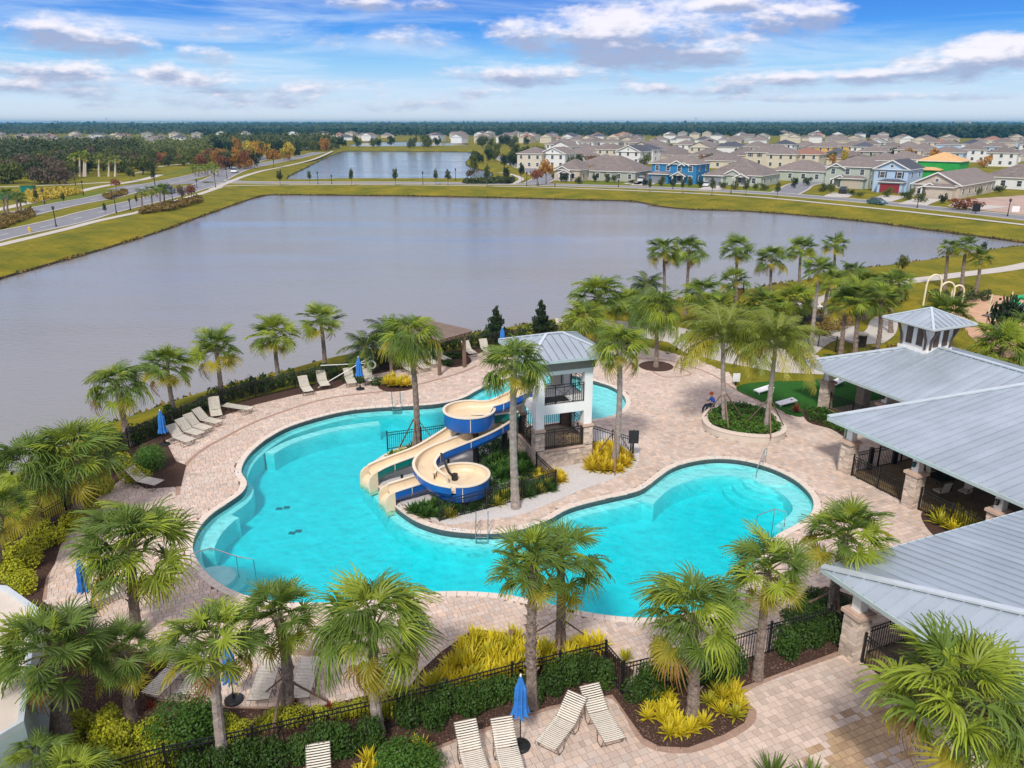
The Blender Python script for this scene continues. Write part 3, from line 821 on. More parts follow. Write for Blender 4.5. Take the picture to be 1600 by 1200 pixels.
path([(-40, 336), (0, 327), (40, 318), (100, 305), (155, 292), (200, 285), (230, 279), (250, 273)], 3.0, 'concrete', 'path', .03)
path([(0, 292), (60, 290), (110, 288), (150, 286), (190, 284)], 2.6, 'concrete', 'path', .026)
path([(330, 296), (350, 288), (380, 276), (410, 267), (440, 261), (490, 249), (520, 236)], 2.0, 'concrete', 'pavement', .054)
path([(200, 272), (225, 268), (240, 262), (290, 256), (340, 250)], 2.0, 'concrete', 'path', .05)
# side street and driveways among the houses
road([(835, 287.5), (850, 278), (835, 268), (815, 260), (790, 250), (780, 244)], 7, z=.05)
road([(1225, 303), (1240, 296), (1255, 288), (1300, 281), (1330, 279)], 7, z=.05)
path([(800, 288), (815, 280), (800, 273), (780, 270)], 1.8, 'concrete', 'pavement', .06)
for (a, b, w_) in (((1000, 290), (1018, 283), 6), ((1108, 297), (1120, 290), 6), ((985, 288), (1005, 283), 5), ((1305, 308), (1318, 302), 6), ((1372, 314), (1400, 306), 6), ((1425, 320), (1452, 310), 6), ((1520, 326), (1560, 322), 5)):
    path([a, ((a[0] + b[0]) / 2, (a[1] + b[1]) / 2), b], w_, 'concrete', 'driveway', .056)
dr = MB(); dr.poly(ccw([G(x, y) for x, y in [(1480, 322), (1500, 312), (1600, 305), (1720, 310), (1720, 348), (1600, 336)]]), .014); tag(dr.build('bare_ground', M['dirt']), kind='structure')
dr = MB(); dr.poly(smoothline(ccw([G(x, y) for x, y in [(1480, 478), (1500, 462), (1540, 460), (1600, 470), (1660, 500), (1640, 560), (1560, 555), (1510, 520)]]), 4, True), .016); tag(dr.build('playground_surface', M['sand']), kind='structure')
bright_lawn = [[(1450, 600), (0, 0)]]
for poly_ in ([(900, 285), (960, 281), (1000, 284), (985, 289), (900, 288)], [(1010, 291), (1060, 286), (1105, 293), (1080, 297), (1015, 294)], [(1140, 298), (1170, 292), (1225, 296), (1222, 301), (1150, 301)],
              [(30, 328), (120, 304), (235, 284), (225, 290), (160, 305), (60, 326)], [(120, 337), (160, 322), (240, 300), (290, 290), (300, 294), (220, 305), (170, 315), (130, 330)],
              [(225, 279), (300, 262), (350, 258), (300, 268), (250, 276)]):
    q = MB(); q.poly(ccw([G(x, y) for x, y in poly_]), .010); tag(q.build('lawn', M['grass_green']), kind='structure')

# ================================================================== BUILDINGS
def clip_strip(poly, x0, x1):
    """clip a polygon of (x, y) to x0..x1"""
    def half(P, c, sgn):
        out = []
        for i in range(len(P)):
            a, b = P[i], P[(i + 1) % len(P)]
            ia, ib = sgn * (a[0] - c) >= -1e-9, sgn * (b[0] - c) >= -1e-9
            if ia: out.append(a)
            if ia != ib:
                t = (c - a[0]) / (b[0] - a[0]); out.append((c, a[1] + t * (b[1] - a[1])))
        return out
    return half(half(poly, x0, 1), x1, -1) if poly else []
def roof_face(pts, parent, width=.42, mt='roof_metal', seam=.045, single=True, rib=.035):
    """pts: plane polygon, first two points are the eave; standing-seam panels run up the slope"""
    P = [Vector(p) for p in pts]
    e = (P[1] - P[0]).normalized(); n = e.cross(P[2] - P[0]).normalized()
    if n.z < 0: n = -n
    s = n.cross(e).normalized()
    if s.z < 0: s = -s
    loc = [((p - P[0]).dot(e), (p - P[0]).dot(s)) for p in P]
    x0, x1 = min(q[0] for q in loc), max(q[0] for q in loc)
    k = int(math.ceil((x1 - x0) / width)); allm = MB()
    for i in range(k):
        a, b = x0 + i * width, min(x1, x0 + (i + 1) * width)
        c = clip_strip(loc, a + .015, b - .015)
        if len(c) < 3: continue
        m_ = MB() if single else allm
        n0 = len(m_.v)
        V = [P[0] + e * q[0] + s * q[1] for q in c]
        if (V[1] - V[0]).cross(V[2] - V[0]).dot(n) < 0: V = V[::-1]
        nn = len(V)
        m_.add([v - n * .02 for v in V] + V, [tuple(range(nn, 2 * nn))] + [(j, (j + 1) % nn, (j + 1) % nn + nn, j + nn) for j in range(nn)])
        ys = [q[1] for q in clip_strip(loc, a, a + rib)]
        if ys and max(ys) - min(ys) > .1:
            q0, q1 = P[0] + e * (a + rib / 2) + s * min(ys), P[0] + e * (a + rib / 2) + s * max(ys)
            m_.bar(q0 + n * seam / 2, q1 + n * seam / 2, rib, seam, up=n)
        if single: m_.build('roof_panel', M[mt], parent)
    if not single: allm.build('roof_sheet', M[mt], parent)
    d = MB(); V = P if (P[1] - P[0]).cross(P[2] - P[0]).dot(n) > 0 else P[::-1]; nn = len(V)
    d.add([v - n * .14 for v in V] + [v - n * .03 for v in V], [tuple(range(nn - 1, -1, -1)), tuple(range(nn, 2 * nn))] + [(j, (j + 1) % nn, (j + 1) % nn + nn, j + nn) for j in range(nn)])
    return d.build('roof_deck', M['fascia'], parent)
SLEN = [.22, .30, .38, .46]
STONES = []
for L in SLEN:
    m_ = MB(); m_.box((0, 0, 0), (L - .012, .07, .108))
    # rough face
    m_.v = [(x + (.012 if z > 0 else -.004), y + (.012 if x > 0 and y < 0 else 0), z) for x, y, z in m_.v]
    STONES.append(m_.mesh('stone', M['stone']))
def stones(parent, o, d, length, z0, z1, nrm, joined=False, rs=rnd, mirror=False):
    """ledge stone along direction d from o, facing nrm"""
    o, d, nrm = Vector(o), Vector(d).normalized(), Vector(nrm).normalized()
    ang = math.atan2(d.y, d.x); J = MB(); z = z0 + .06; row = 0
    while z < z1 - .02:
        x = 0
        while x < length - .05:
            k = rs.randrange(4); L = min(SLEN[k], length - x)
            if length - x - L < .12: L = length - x
            pr = rs.uniform(0, .03)
            c = o + d * (x + L / 2) + nrm * (pr - .02) + Vector((0, 0, z))
            if joined: J.box(c, (L - .012, .07, .108), ang)
            else: part('stone', STONES[k], parent, c, (0, 0, ang + (0 if d.cross(nrm).z < 0 else math.pi)), (L / SLEN[k], 1, 1))
            x += L
        z += .12; row += 1
    if joined: J.build('stonework', M['stone'], parent, kind='stuff')

# ---------------------------------------------------------------- slide tower
tw = thing('slide_tower', 'two-storey white slide tower with stone base and hipped blue-grey metal roof', 'tower', G(836, 736), R(19.2))
S3 = 3.28
b = MB()
b.box((S3 / 2, S3 / 2, .54), (S3 - .08, S3 - .08, 1.06)); b.build('stone_base', M['joint'], tw)
b = MB()
for (x, y) in ((.26, .26), (S3 - .26, .26), (.26, S3 - .26), (S3 - .26, S3 - .26)): b.box((x, y, 1.62), (.46, .46, 1.1))
b.build('pillar_core', M['joint'], tw)
b = MB()
for (cx, cy, sx, sy) in ((S3 / 2, -.03, S3 - .9, .12), (-.03, S3 / 2, .12, S3 - .9), (S3 / 2, S3 + .03, S3 - .9, .12), (S3 + .03, S3 / 2, .12, S3 - .9)): b.box((cx, cy, 1.09), (sx, sy, .08))
b.build('ledge_cap', M['stone_cap'], tw)
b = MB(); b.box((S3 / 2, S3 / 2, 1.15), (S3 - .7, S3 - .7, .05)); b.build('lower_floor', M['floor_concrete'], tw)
for (x, y) in ((.26, .26), (S3 - .26, .26), (.26, S3 - .26), (S3 - .26, S3 - .26)):
    b = MB(); b.box((x, y, 2.21), (.62, .62, .11)); b.box((x, y, 2.285), (.54, .54, .04)); b.build('pillar_cap', M['stone_cap'], tw)
stones(tw, (0, 0, 0), (1, 0, 0), S3, 0, 1.05, (0, -1, 0)); stones(tw, (0, 0, 0), (0, 1, 0), S3, 0, 1.05, (-1, 0, 0))
stones(tw, (0, 0, 1.13), (1, 0, 0), .52, 0, 1.02, (0, -1, 0)); stones(tw, (S3 - .52, 0, 1.13), (1, 0, 0), .52, 0, 1.02, (0, -1, 0))
stones(tw, (0, 0, 1.13), (0, 1, 0), .52, 0, 1.02, (-1, 0, 0)); stones(tw, (0, S3 - .52, 1.13), (0, 1, 0), .52, 0, 1.02, (-1, 0, 0))
stones(tw, (S3, 0, 0), (0, 1, 0), S3, 0, 1.05, (1, 0, 0), True); stones(tw, (0, S3, 0), (1, 0, 0), S3, 0, 1.05, (0, 1, 0), True)
for (x, y) in ((S3 - .52, 0), (S3 - .52, S3 - .52)): stones(tw, (S3, y, 1.13), (0, 1, 0), .52, 0, 1.02, (1, 0, 0), True)
for (x, y) in ((0, S3), (S3 - .52, S3)): stones(tw, (x, y, 1.13), (1, 0, 0), .52, 0, 1.02, (0, 1, 0), True)
stones(tw, (.52, S3 - .52, 1.13), (0, 1, 0), .5, 0, 1.0, (1, 0, 0), True)
b = MB(); pw = .46; q = .05
for (x, y) in ((q, q), (S3 - q - pw, q), (q, S3 - q - pw), (S3 - q - pw, S3 - q - pw)):
    b.box((x + pw / 2, y + pw / 2, 3.88), (pw, pw, 3.16))
for z0, z1 in ((3.08, 3.60), (5.22, 5.46)):
    zc, h = (z0 + z1) / 2, z1 - z0
    b.box((S3 / 2, q + .14, zc), (S3 - 2 * q - 2 * pw - .004, .26, h)); b.box((S3 / 2, S3 - q - .14, zc), (S3 - 2 * q - 2 * pw - .004, .26, h))
    b.box((q + .14, S3 / 2, zc), (.26, S3 - 2 * q - 2 * pw - .004, h)); b.box((S3 - q - .14, S3 / 2, zc), (.26, S3 - 2 * q - 2 * pw - .004, h))
b.box((S3 / 2, S3 / 2, 3.5), (S3 - .62, S3 - .62, .16))
# curved haunch of the left-hand opening
for i in range(8):
    t = i / 8; b.box((q + .13, pw + q + .12 * i + .06, 3.08 - .28 * (1 - t) ** 2 / 2 - .01), (.24, .12, .28 * (1 - t) ** 2 + .02))
b.build('tower_wall', M['stucco'], tw)
b = MB(); b.box((S3 - .95, S3 - .28, 4.5), (.5, .3, 1.8)); b.box((.9, S3 - .28, 4.5), (.34, .3, 1.8)); b.build('inner_pier', M['stucco_beige'], tw)
b = MB(); b.box((1.35, .85, 3.60), (1.5, .8, .035)); b.build('floor_mat', M['rubber'], tw)
b = MB()
for (cx, cy, sx, sy) in ((S3 / 2, .02, S3 + .04, .06), (S3 / 2, S3 - .02, S3 + .04, .06), (.02, S3 / 2, .06, S3 - .09), (S3 - .02, S3 / 2, .06, S3 - .09)): b.box((cx, cy, 5.83), (sx, sy, .74))
b.build('fascia_board', M['fascia'], tw)
for i in range(4):
    for f in range(2):
        b = MB(); p0 = .25 + i * (S3 - .5) / 3
        for k in range(4):
            t = k / 3
            if f == 0: b.box((p0, -.08 - .13 * k, 6.14 - .07 * (3 - k) / 2 ), (.09, .14, .12 + .07 * (3 - k)))
            else: b.box((-.08 - .13 * k, p0, 6.14 - .07 * (3 - k) / 2), (.14, .09, .12 + .07 * (3 - k)))
        b.build('bracket', M['fascia'], tw)
ov, ez, rz_ = .68, 6.26, 7.0
A_, B_, C_, D_ = (-ov, -ov, ez), (S3 + ov, -ov, ez), (S3 + ov, S3 + ov, ez), (-ov, S3 + ov, ez)
r1, r2 = (S3 / 2 - .45, S3 / 2, rz_), (S3 / 2 + .45, S3 / 2, rz_)
for f in ((A_, B_, r2, r1), (D_, A_, r1), (C_, D_, r1, r2), (B_, C_, r2)): roof_face(f, tw, .42)
b = MB()
for p_, q_ in ((A_, r1), (B_, r2), (C_, r2), (D_, r1), (r1, r2)): b.bar(Vector(p_) + Vector((0, 0, .04)), Vector(q_) + Vector((0, 0, .04)), .16, .05)
b.build('ridge_cap', M['roof_ridge'], tw)
b = MB()
for p_, q_ in ((A_, B_), (B_, C_), (C_, D_), (D_, A_)): b.bar(Vector(p_) + Vector((0, 0, -.08)), Vector(q_) + Vector((0, 0, -.08)), .1, .14)
b.build('gutter', M['gutter'], tw)
PICK = MB().box((0, 0, .5), (.022, .022, 1.0)).mesh('picket', M['black_metal'])
def railing(parent, p, q, h=1.05, motif=True, z=0.0, step=.115):
    p, q = Vector(p), Vector(q); L = (q - p).length; d = (q - p) / L; ang = math.atan2(d.y, d.x)
    b = MB()
    for zz in (.06, h - .14, h): b.bar(p + Vector((0, 0, zz)), q + Vector((0, 0, zz)), .035)
    for c in (p, q): b.bar(c, c + Vector((0, 0, h + .02)), .05, .05, up=(d.x, d.y, 0))
    mid = (p + q) / 2; hw = min(.5, L * .25)
    if motif:
        for s in (-1, 1): b.bar(mid + d * s * hw, mid + d * s * hw + Vector((0, 0, h)), .03, .03, up=(d.x, d.y, 0))
        b.bar(mid - d * hw + Vector((0, 0, .06)), mid + d * hw + Vector((0, 0, h - .14)), .022); b.bar(mid + d * hw + Vector((0, 0, .06)), mid - d * hw + Vector((0, 0, h - .14)), .022)
        zc = h * .45
        b.bar(mid - d * hw + Vector((0, 0, zc)), mid + d * hw + Vector((0, 0, zc)), .02); b.bar(mid + Vector((0, 0, .06)), mid + Vector((0, 0, h - .14)), .02, up=(d.x, d.y, 0))
        for rr_ in (.13, .27):
            b.tube([mid + d * rr_ * math.cos(a) * 1.2 + Vector((0, 0, zc + rr_ * math.sin(a))) for a in [k * math.pi / 6 for k in range(13)]], .01, 4)
    r = b.build('railing', M['black_metal'], parent)
    n = int(L / step)
    for i in range(1, n):
        s = L * i / n
        if motif and abs(s - L / 2) < hw: continue
        part('picket', PICK, r, p + d * s + Vector((0, 0, .03)), (0, 0, ang), (1, 1, h - .03))
for z in (1.14, 3.6):
    e0 = .56 if z < 2 else .53
    railing(tw, (e0, .12, z), (S3 - e0, .12, z)); railing(tw, (.12, e0, z), (.12, S3 - e0, z)) if z < 2 else None
    railing(tw, (S3 - .12, e0, z), (S3 - .12, S3 - e0, z)); railing(tw, (e0, S3 - .12, z), (S3 - e0, S3 - .12, z), motif=False)

# ---------------------------------------------------------------- clubhouse
cl = thing('clubhouse', 'open-sided clubhouse with three stepped blue-grey metal roofs on stone and white columns', 'building', (0, 0, 0))
EZ = 2.9
c0 = AB(-17.1, 19.05, EZ); cap = AB(-2.9, 24.95, 5.56)
fC1 = [c0, AB(0, 19.05, EZ), AB(0, 24.95, 5.56), cap]
fC2 = [AB(-17.1, 38, EZ), c0, cap, AB(-2.9, 38, 5.56)]
b0 = AB(-28.05, 30.1, EZ); bap = AB(-23.35, 46.1, 4.98)
fB1 = [b0, AB(-9, 30.1, EZ), AB(-9, 46.1, 4.98), bap]
fB2 = [AB(-28.05, 46.1, EZ), b0, bap]
a0 = AB(-36.3, 36.0, EZ); aap = AB(-32.2, 42.0, 4.45)
fA1 = [a0, AB(-9, 36.0, EZ), AB(-9, 42.0, 4.45), aap]
fA2 = [AB(-36.3, 48, EZ), a0, aap]
fA3 = [AB(-9, 48, EZ), AB(-36.3, 48, EZ), aap, AB(-9, 42.0, 4.45)]
for f in (fC1, fC2, fB1): roof_face(f, cl, .45)
roof_face(fA1, cl, .45); roof_face(fB2, cl, .45, single=False); roof_face(fA2, cl, .45); roof_face(fA3, cl, .45, single=False)
UPV = Vector((0, 0, .05))
for p_, q_ in ((c0, cap), (b0, bap), (a0, aap), (aap, AB(-9, 42.0, 4.45)), (AB(-36.3, 48, EZ), aap)):
    b = MB(); b.bar(p_ + UPV, q_ + UPV, .26, .07); b.build('ridge_cap', M['roof_ridge'], cl)
for p_, q_ in ((c0, AB(0, 19.05, EZ)), (AB(-17.1, 30.0, EZ), c0), (b0, AB(-17.2, 30.1, EZ)), (AB(-28.05, 36, EZ), b0), (a0, AB(-28.2, 36.0, EZ)), (AB(-36.3, 48, EZ), a0)):
    b = MB(); dn = Vector((0, 0, -.09)); b.bar(p_ + dn, q_ + dn, .14, .16); b.build('gutter', M['gutter'], cl)
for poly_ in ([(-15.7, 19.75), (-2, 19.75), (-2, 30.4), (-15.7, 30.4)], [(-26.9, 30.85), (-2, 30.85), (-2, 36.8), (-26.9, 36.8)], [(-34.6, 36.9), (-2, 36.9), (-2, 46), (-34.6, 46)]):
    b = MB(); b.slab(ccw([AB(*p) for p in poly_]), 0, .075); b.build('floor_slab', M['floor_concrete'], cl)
b = MB()
for (a_, b_, w_, d_, h_) in ((-9.5, 43.3, 18, 2.5, 2.75), (-20.5, 43.0, 5, 2, 2.75), (-7, 37.5, 10, 3, 2.75), (-7.5, 27.5, 9, 5, 2.75)):
    b.box(AB(a_, b_, h_ / 2 + .08), (d_, w_, h_), TH - 0)
b.build('inner_wall', M['stucco_beige'], cl)
b = MB()
for (a_, b_) in ((-12.5, 43.5),): pass
def column(a_, b_, single=True, lamp=None):
    c = thing_ = part('column', MB().box((0, 0, .88), (.56, .56, 1.74)).mesh('column', M['joint']), cl, AB(a_, b_, .0), (0, 0, TH))
    for k, (o_, d_, n_) in enumerate((((-.31, -.29, 0), (1, 0, 0), (0, -1, 0)), ((-.29, -.31, 0), (0, 1, 0), (-1, 0, 0)), ((.29, -.31, 0), (0, 1, 0), (1, 0, 0)), ((-.31, .29, 0), (1, 0, 0), (0, 1, 0)))):
        stones(c, o_, d_, .62, 0, 1.74, n_, joined=not (single and k < 2))
    q = MB(); q.box((0, 0, 1.81), (.80, .80, .13)); q.box((0, 0, 1.9), (.66, .66, .05)); q.build('column_cap', M['stone_cap'], c)
    q = MB(); q.box((0, 0, 2.35), (.36, .36, .86)); q.build('post', M['stucco'], c)
    if lamp:
        q = MB(); x = -.27; q.box((x + .03, 0, 2.32), (.05, .1, .16)); q.box((x - .05, 0, 2.42), (.13, .17, .03)); q.box((x - .05, 0, 2.2), (.12, .15, .02))
        for sy in (-1, 1):
            for sx in (-1, 1): q.box((x - .05 + sx * .05, sy * .065, 2.31), (.015, .015, .2))
        q.box((x - .05, 0, 2.3), (.08, .1, .16), 0, 1); q.build('wall_lantern', [M['black_metal'], M['glass_dark']], c)
column(-15.75, 19.55); column(-9.3, 19.55, False); column(-26.95, 30.75); column(-22.9, 30.7, lamp=1); column(-18.75, 30.7, lamp=1)
column(-34.9, 37.0, True); column(-33.7, 38.9, False); column(-30.4, 37.0, False, lamp=1); column(-33.5, 42.5, False); column(-28.6, 40.0, False)
# downspout on the two end columns
for (a_, b_) in ((-27.4, 30.75), (-35.3, 37.0)):
    b = MB(); p = AB(a_, b_, 0); o2 = AB(a_ - .3, b_ - .3, 0)
    b.tube([o2 + Vector((0, 0, 2.75)), p + Vector((0, 0, 2.55)), p + Vector((0, 0, 1.95)), p + Vector((-.14, -.05, 1.75)), p + Vector((-.14, -.05, .1))], .045, 6); b.build('downspout', M['gutter'], cl)
# cupola
cc = AB(-32.4, 42.0, 0)
cu = part('cupola', MB().box((0, 0, 0), (2.0, 2.0, 1.9)).mesh('cupola', M['stucco']), cl, cc + Vector((0, 0, 5.0)), (0, 0, TH))
b = MB(); b.box((0, 0, -.78), (2.16, 2.16, .22)); b.build('cupola_base', M['stucco'], cu)
b = MB(); b.box((0, 0, .9), (2.1, 2.1, .12)); b.build('cupola_cornice', M['stucco'], cu)
for f in range(4):
    ca, sa = math.cos(f * math.pi / 2), math.sin(f * math.pi / 2)
    for x in (-.38, .38):
        b = MB()
        b.box((x, -1.02, .12), (.42, .05, 1.15))
        for k in range(8): b.box((x, -1.055, -.38 + k * .14), (.38, .05, .09))
        b.v = [(p[0] * ca - p[1] * sa, p[0] * sa + p[1] * ca, p[2]) for p in b.v]
        b.build('louvre', M['bronze'], cu)
    for x in (-.85, .85):
        b = MB(); b.bar((x, -1.06, -.6), (x * 1.03, -1.12, .0), .12, .09); b.bar((x * 1.03, -1.12, .0), (x * 1.08, -1.5, .85), .12, .09)
        b.v = [(p[0] * ca - p[1] * sa, p[0] * sa + p[1] * ca, p[2]) for p in b.v]
        b.build('bracket', M['bronze'], cu)
hc = 1.85; zb, zt = .95, 1.75
q4 = [Vector((-hc, -hc, zb)), Vector((hc, -hc, zb)), Vector((hc, hc, zb)), Vector((-hc, hc, zb))]; tp = Vector((0, 0, zt))
RC = Matrix.Translation(cc + Vector((0, 0, 5.0))) @ Matrix.Rotation(TH, 4, 'Z')
for i in range(4):
    roof_face([RC @ q4[i], RC @ q4[(i + 1) % 4], RC @ tp], cl, .42)
b = MB()
for i in range(4):
    b.bar(RC @ q4[i] + UPV * .6, RC @ tp + UPV * .6, .14, .05); b.bar(RC @ q4[i], RC @ q4[(i + 1) % 4], .08, .12)
b.build('ridge_cap', M['roof_ridge'], cl)

# low flat-roofed building at the left edge
wb = thing('outbuilding', 'low white flat-roofed building cut off by the bottom left corner', 'building')
pts = [above(58, 1010, 58, 950)[1], None]
q1, q2, q3, q4_ = G(12, 918, 2.6), G(60, 952, 2.6), G(38, 1130, 2.6), G(-80, 1200, 2.6)
ring_ = [q1, q2, q3, q4_, G(-220, 1000, 2.6), G(-120, 905, 2.6)]
b = MB(); b.slab(ccw([(p.x, p.y) for p in ring_]), 0, 2.5, 0, 1); b.build('wall', [M['stucco_beige'], M['gutter']], wb)
rr_ = [Vector((p.x, p.y, 0)) for p in ring_]; rr_ = ccw(rr_); n = len(rr_)
b = MB(); i2 = offset(rr_, -.15)
b.add([(p.x, p.y, 2.5) for p in rr_] + [(p.x, p.y, 2.68) for p in rr_] + [(p.x, p.y, 2.68) for p in i2] + [(p.x, p.y, 2.5) for p in i2],
      [(i + k * n, (i + 1) % n + k * n, (i + 1) % n + (k + 1) * n, i + (k + 1) * n) for k in range(3) for i in range(n)])
b.build('parapet', M['roof_ridge'], wb)

# ---------------------------------------------------------------- fences
def fence(pts, label, h=1.25, single=True, step=.115, cat='fence', name='metal_fence', wide=()):
    t = thing(name, label, cat, pts[0])
    o = Vector(pts[0]); rails = MB(); P = MB()
    total = sum((Vector(pts[i + 1]) - Vector(pts[i])).length for i in range(len(pts) - 1))
    count = 0
    for i in range(len(pts) - 1):
        p, q = Vector(pts[i]) - o, Vector(pts[i + 1]) - o
        L = (q - p).length; d = (q - p) / L; ang = math.atan2(d.y, d.x)
        for zz in (.12, h - .17, h - .02): rails.bar(p + Vector((0, 0, zz)), q + Vector((0, 0, zz)), .028, .035)
        np_ = max(1, round(L / 2.0))
        for k in range(np_ + (1 if i == len(pts) - 2 else 0)):
            c = p.lerp(q, k / np_)
            m_ = MB(); m_.box((0, 0, h / 2 + .03), (.065, .065, h + .06)); m_.box((0, 0, h + .08), (.08, .08, .03))
            if not hasattr(fence, 'post'): fence.post = {}
            key = round(h, 2)
            if key not in fence.post: fence.post[key] = m_.mesh('post', M['black_metal'])
            part('post', fence.post[key], t, c, (0, 0, ang))
        n_ = int(L / step)
        for k in range(1, n_):
            c = p.lerp(q, k / n_)
            if single and count < 295: part('picket', PICK, t, c + Vector((0, 0, .06)), (0, 0, ang), (.9, .9, h - .06)); count += 1
            else: P.box((c.x, c.y, h / 2 + .03), (.02, .02, h - .06), ang)
    rails.build('rail', M['black_metal'], t)
    if P.v: P.build('pickets', M['black_metal'], t, kind='stuff')
    return t
gp = lambda L: [G(x, y) for x, y in L]
fence(gp([(265, 1222), (400, 1192), (586, 1146), (700, 1116), (800, 1088), (945, 1053)]), 'black metal fence along the bottom hedge, from the corner post to the lower left')
fence(gp([(60, 1290), (170, 1250), (265, 1222)]), 'black metal fence piece at the bottom left edge below the round green shrub')
fence(gp([(945, 1053), (972, 1087)]), 'short black fence piece joining the two bottom fence runs at the corner post')
fence(gp([(972, 1087), (1110, 1052), (1200, 1022), (1292, 996)]), 'black metal fence behind the dark hedge right of the corner post')
fence(gp([(1292, 996), (1317, 1015)]), 'short black fence piece between hedge and the front stone column')
fence(gp([(-60, 905), (15, 870), (107, 815), (203, 703)]), 'black metal fence at the left edge behind the big palm cluster', single=False)
fence(gp([(203, 703), (252, 682), (320, 650), (352, 637), (400, 623), (462, 608), (520, 597)]), 'black metal fence between the left lake shore and the loungers', single=False)
fence(gp([(520, 597), (560, 588), (640, 570), (690, 556), (732, 548), (800, 538), (865, 530), (930, 526)]), 'black metal fence along the lake behind the pergola', single=False)
fence(gp([(1225, 533), (1278, 542), (1363, 568), (1420, 583)]), 'black metal fence beside the curving path behind the clubhouse', single=False)
fence(gp([(606, 704), (709, 689), (790, 677)]), 'black metal fence on the pool side behind the water slides', h=1.1)
fence(gp([(687, 816), (760, 797), (868, 768), (838, 739)]), 'black metal fence around the green bed below the slide tower', h=1.1)
fence(gp([(925, 692), (956, 702), (985, 711)]), 'black metal fence running right from the slide tower', h=1.1)
fence([AB(-15.35, 19.6), AB(-9.6, 19.6)], 'black railing under the front roof, behind the big right palm', h=1.15)
fence([AB(-15.6, 19.95), AB(-15.6, 26)], 'black railing running back from the front stone column', h=1.15)
fence([AB(-26.6, 30.75), AB(-23.3, 30.75)], 'black railing between the first two columns of the middle roof', h=1.15)
fence([AB(-22.5, 30.75), AB(-19.15, 30.75)], 'black railing behind the yellow shrub, between lantern columns', h=1.15)
fence([AB(-26.8, 31.1), AB(-26.8, 36.2)], 'black railing and gate across the far side of the patio floor', h=1.2)
fence([AB(-34.6, 37.05), AB(-30.8, 37.05)], 'black railing beside the artificial lawn under the far roof', h=1.15, single=False)
for (b_) in (32.2, 34.0):
    p = AB(-26.8, b_); q = MB(); q.box((0, 0, .65), (.2, .2, 1.3)); o = q.build('gate_post', M['black_metal']); o.location = p
    tag(o, 'thick black gate post in the patio railing, %s' % ('nearer the downspout column' if b_ < 33 else 'farther from the downspout column'), 'post')

# ---------------------------------------------------------------- water slides
def flume(name, label, path_pts, shell, w=.46, h=.42, trim=0):
    """path_pts: (px, py, z of the channel floor)"""
    P = [G(x, y, z) for x, y, z in path_pts]
    P = resample(smoothline(P, 6), .22)
    t = thing(name, label, 'water slide', (P[-1].x, P[-1].y, 0))
    o = Vector((P[-1].x, P[-1].y, 0)); P = [p - o for p in P]
    inner, outer, rim = MB(), MB(), MB()
    NI = 9
    secI = [(-w + 0 * k, h) for k in range(1)] + [(-w * math.cos(math.pi * k / (NI - 1)), h * .75 * (1 - math.sin(math.pi * k / (NI - 1)) ** .6)) for k in range(NI)] + [(w, h)]
    secO = [(-w - .05, h), (-w - .05, .1), (-w + .08, -.10), (w - .08, -.10), (w + .05, .1), (w + .05, h)]
    rows = {0: [], 1: [], 2: [], 3: []}
    for i, p in enumerate(P):
        cut = .04 if i >= len(P) - trim else 1
        hf = lambda a: cut if a < 0 else 1
        d = P[min(i + 1, len(P) - 1)] - P[max(i - 1, 0)]; d.normalize()
        s = d.cross(Vector((0, 0, 1))).normalized(); u = Vector((0, 0, 1))
        rows[0].append([p + s * a + u * (b * hf(a)) for a, b in secI]); rows[1].append([p + s * a + u * (b * hf(a) if b > 0 else b) for a, b in secO])
        for k, sg in ((2, -1), (3, 1)): rows[k].append([p + s * (sg * (w + a)) + u * (h * hf(sg) + b) for a, b in ((-.05, .0), (-.05, .045), (.09, .045), (.09, .0))])
    for k, mb in ((0, inner), (1, outer), (2, rim), (3, rim)):
        R_ = rows[k]; m = len(R_[0]); vs = [v for r in R_ for v in r]; fs = []
        cl_ = k >= 2
        for i in range(len(R_) - 1):
            for j in range(m if cl_ else m - 1):
                a, b_ = i * m + j, i * m + (j + 1) % m
                fs.append((a, b_, b_ + m, a + m))
        mb.add(vs, fs)
    inner.build('channel', M['slide_tan'], t, smooth=True); outer.build('shell', M[shell], t); rim.build('rim', M['slide_rim'], t)
    for i in range(8, len(P) - 4, 9):
        f_ = MB(); A_, B_ = rows[1][i], rows[1][i + 1]; c_ = P[i]; k_ = len(A_)
        ex = [c_ + (v - c_) * 1.05 for v in A_]; ey = [v + (B_[0] - A_[0]).normalized() * .035 for v in ex]
        f_.add(ex + ey, [(j, j + 1, j + 1 + k_, j + k_) for j in range(k_ - 1)]); f_.build('joint_flange', M['slide_rim'], t)
    return t, o
def arc_lathe(c, prof, a0, a1, n=40):
    b = MB(); vs = []; fs = []; m = n + 1
    for (r, z) in prof:
        for k in range(m):
            a = a0 + (a1 - a0) * k / n; vs.append((c[0] + r * math.cos(a), c[1] + r * math.sin(a), c[2] + z))
    for i in range(len(prof) - 1):
        for k in range(n): fs.append((i * m + k, i * m + k + 1, (i + 1) * m + k + 1, (i + 1) * m + k))
    return b.add(vs, fs)
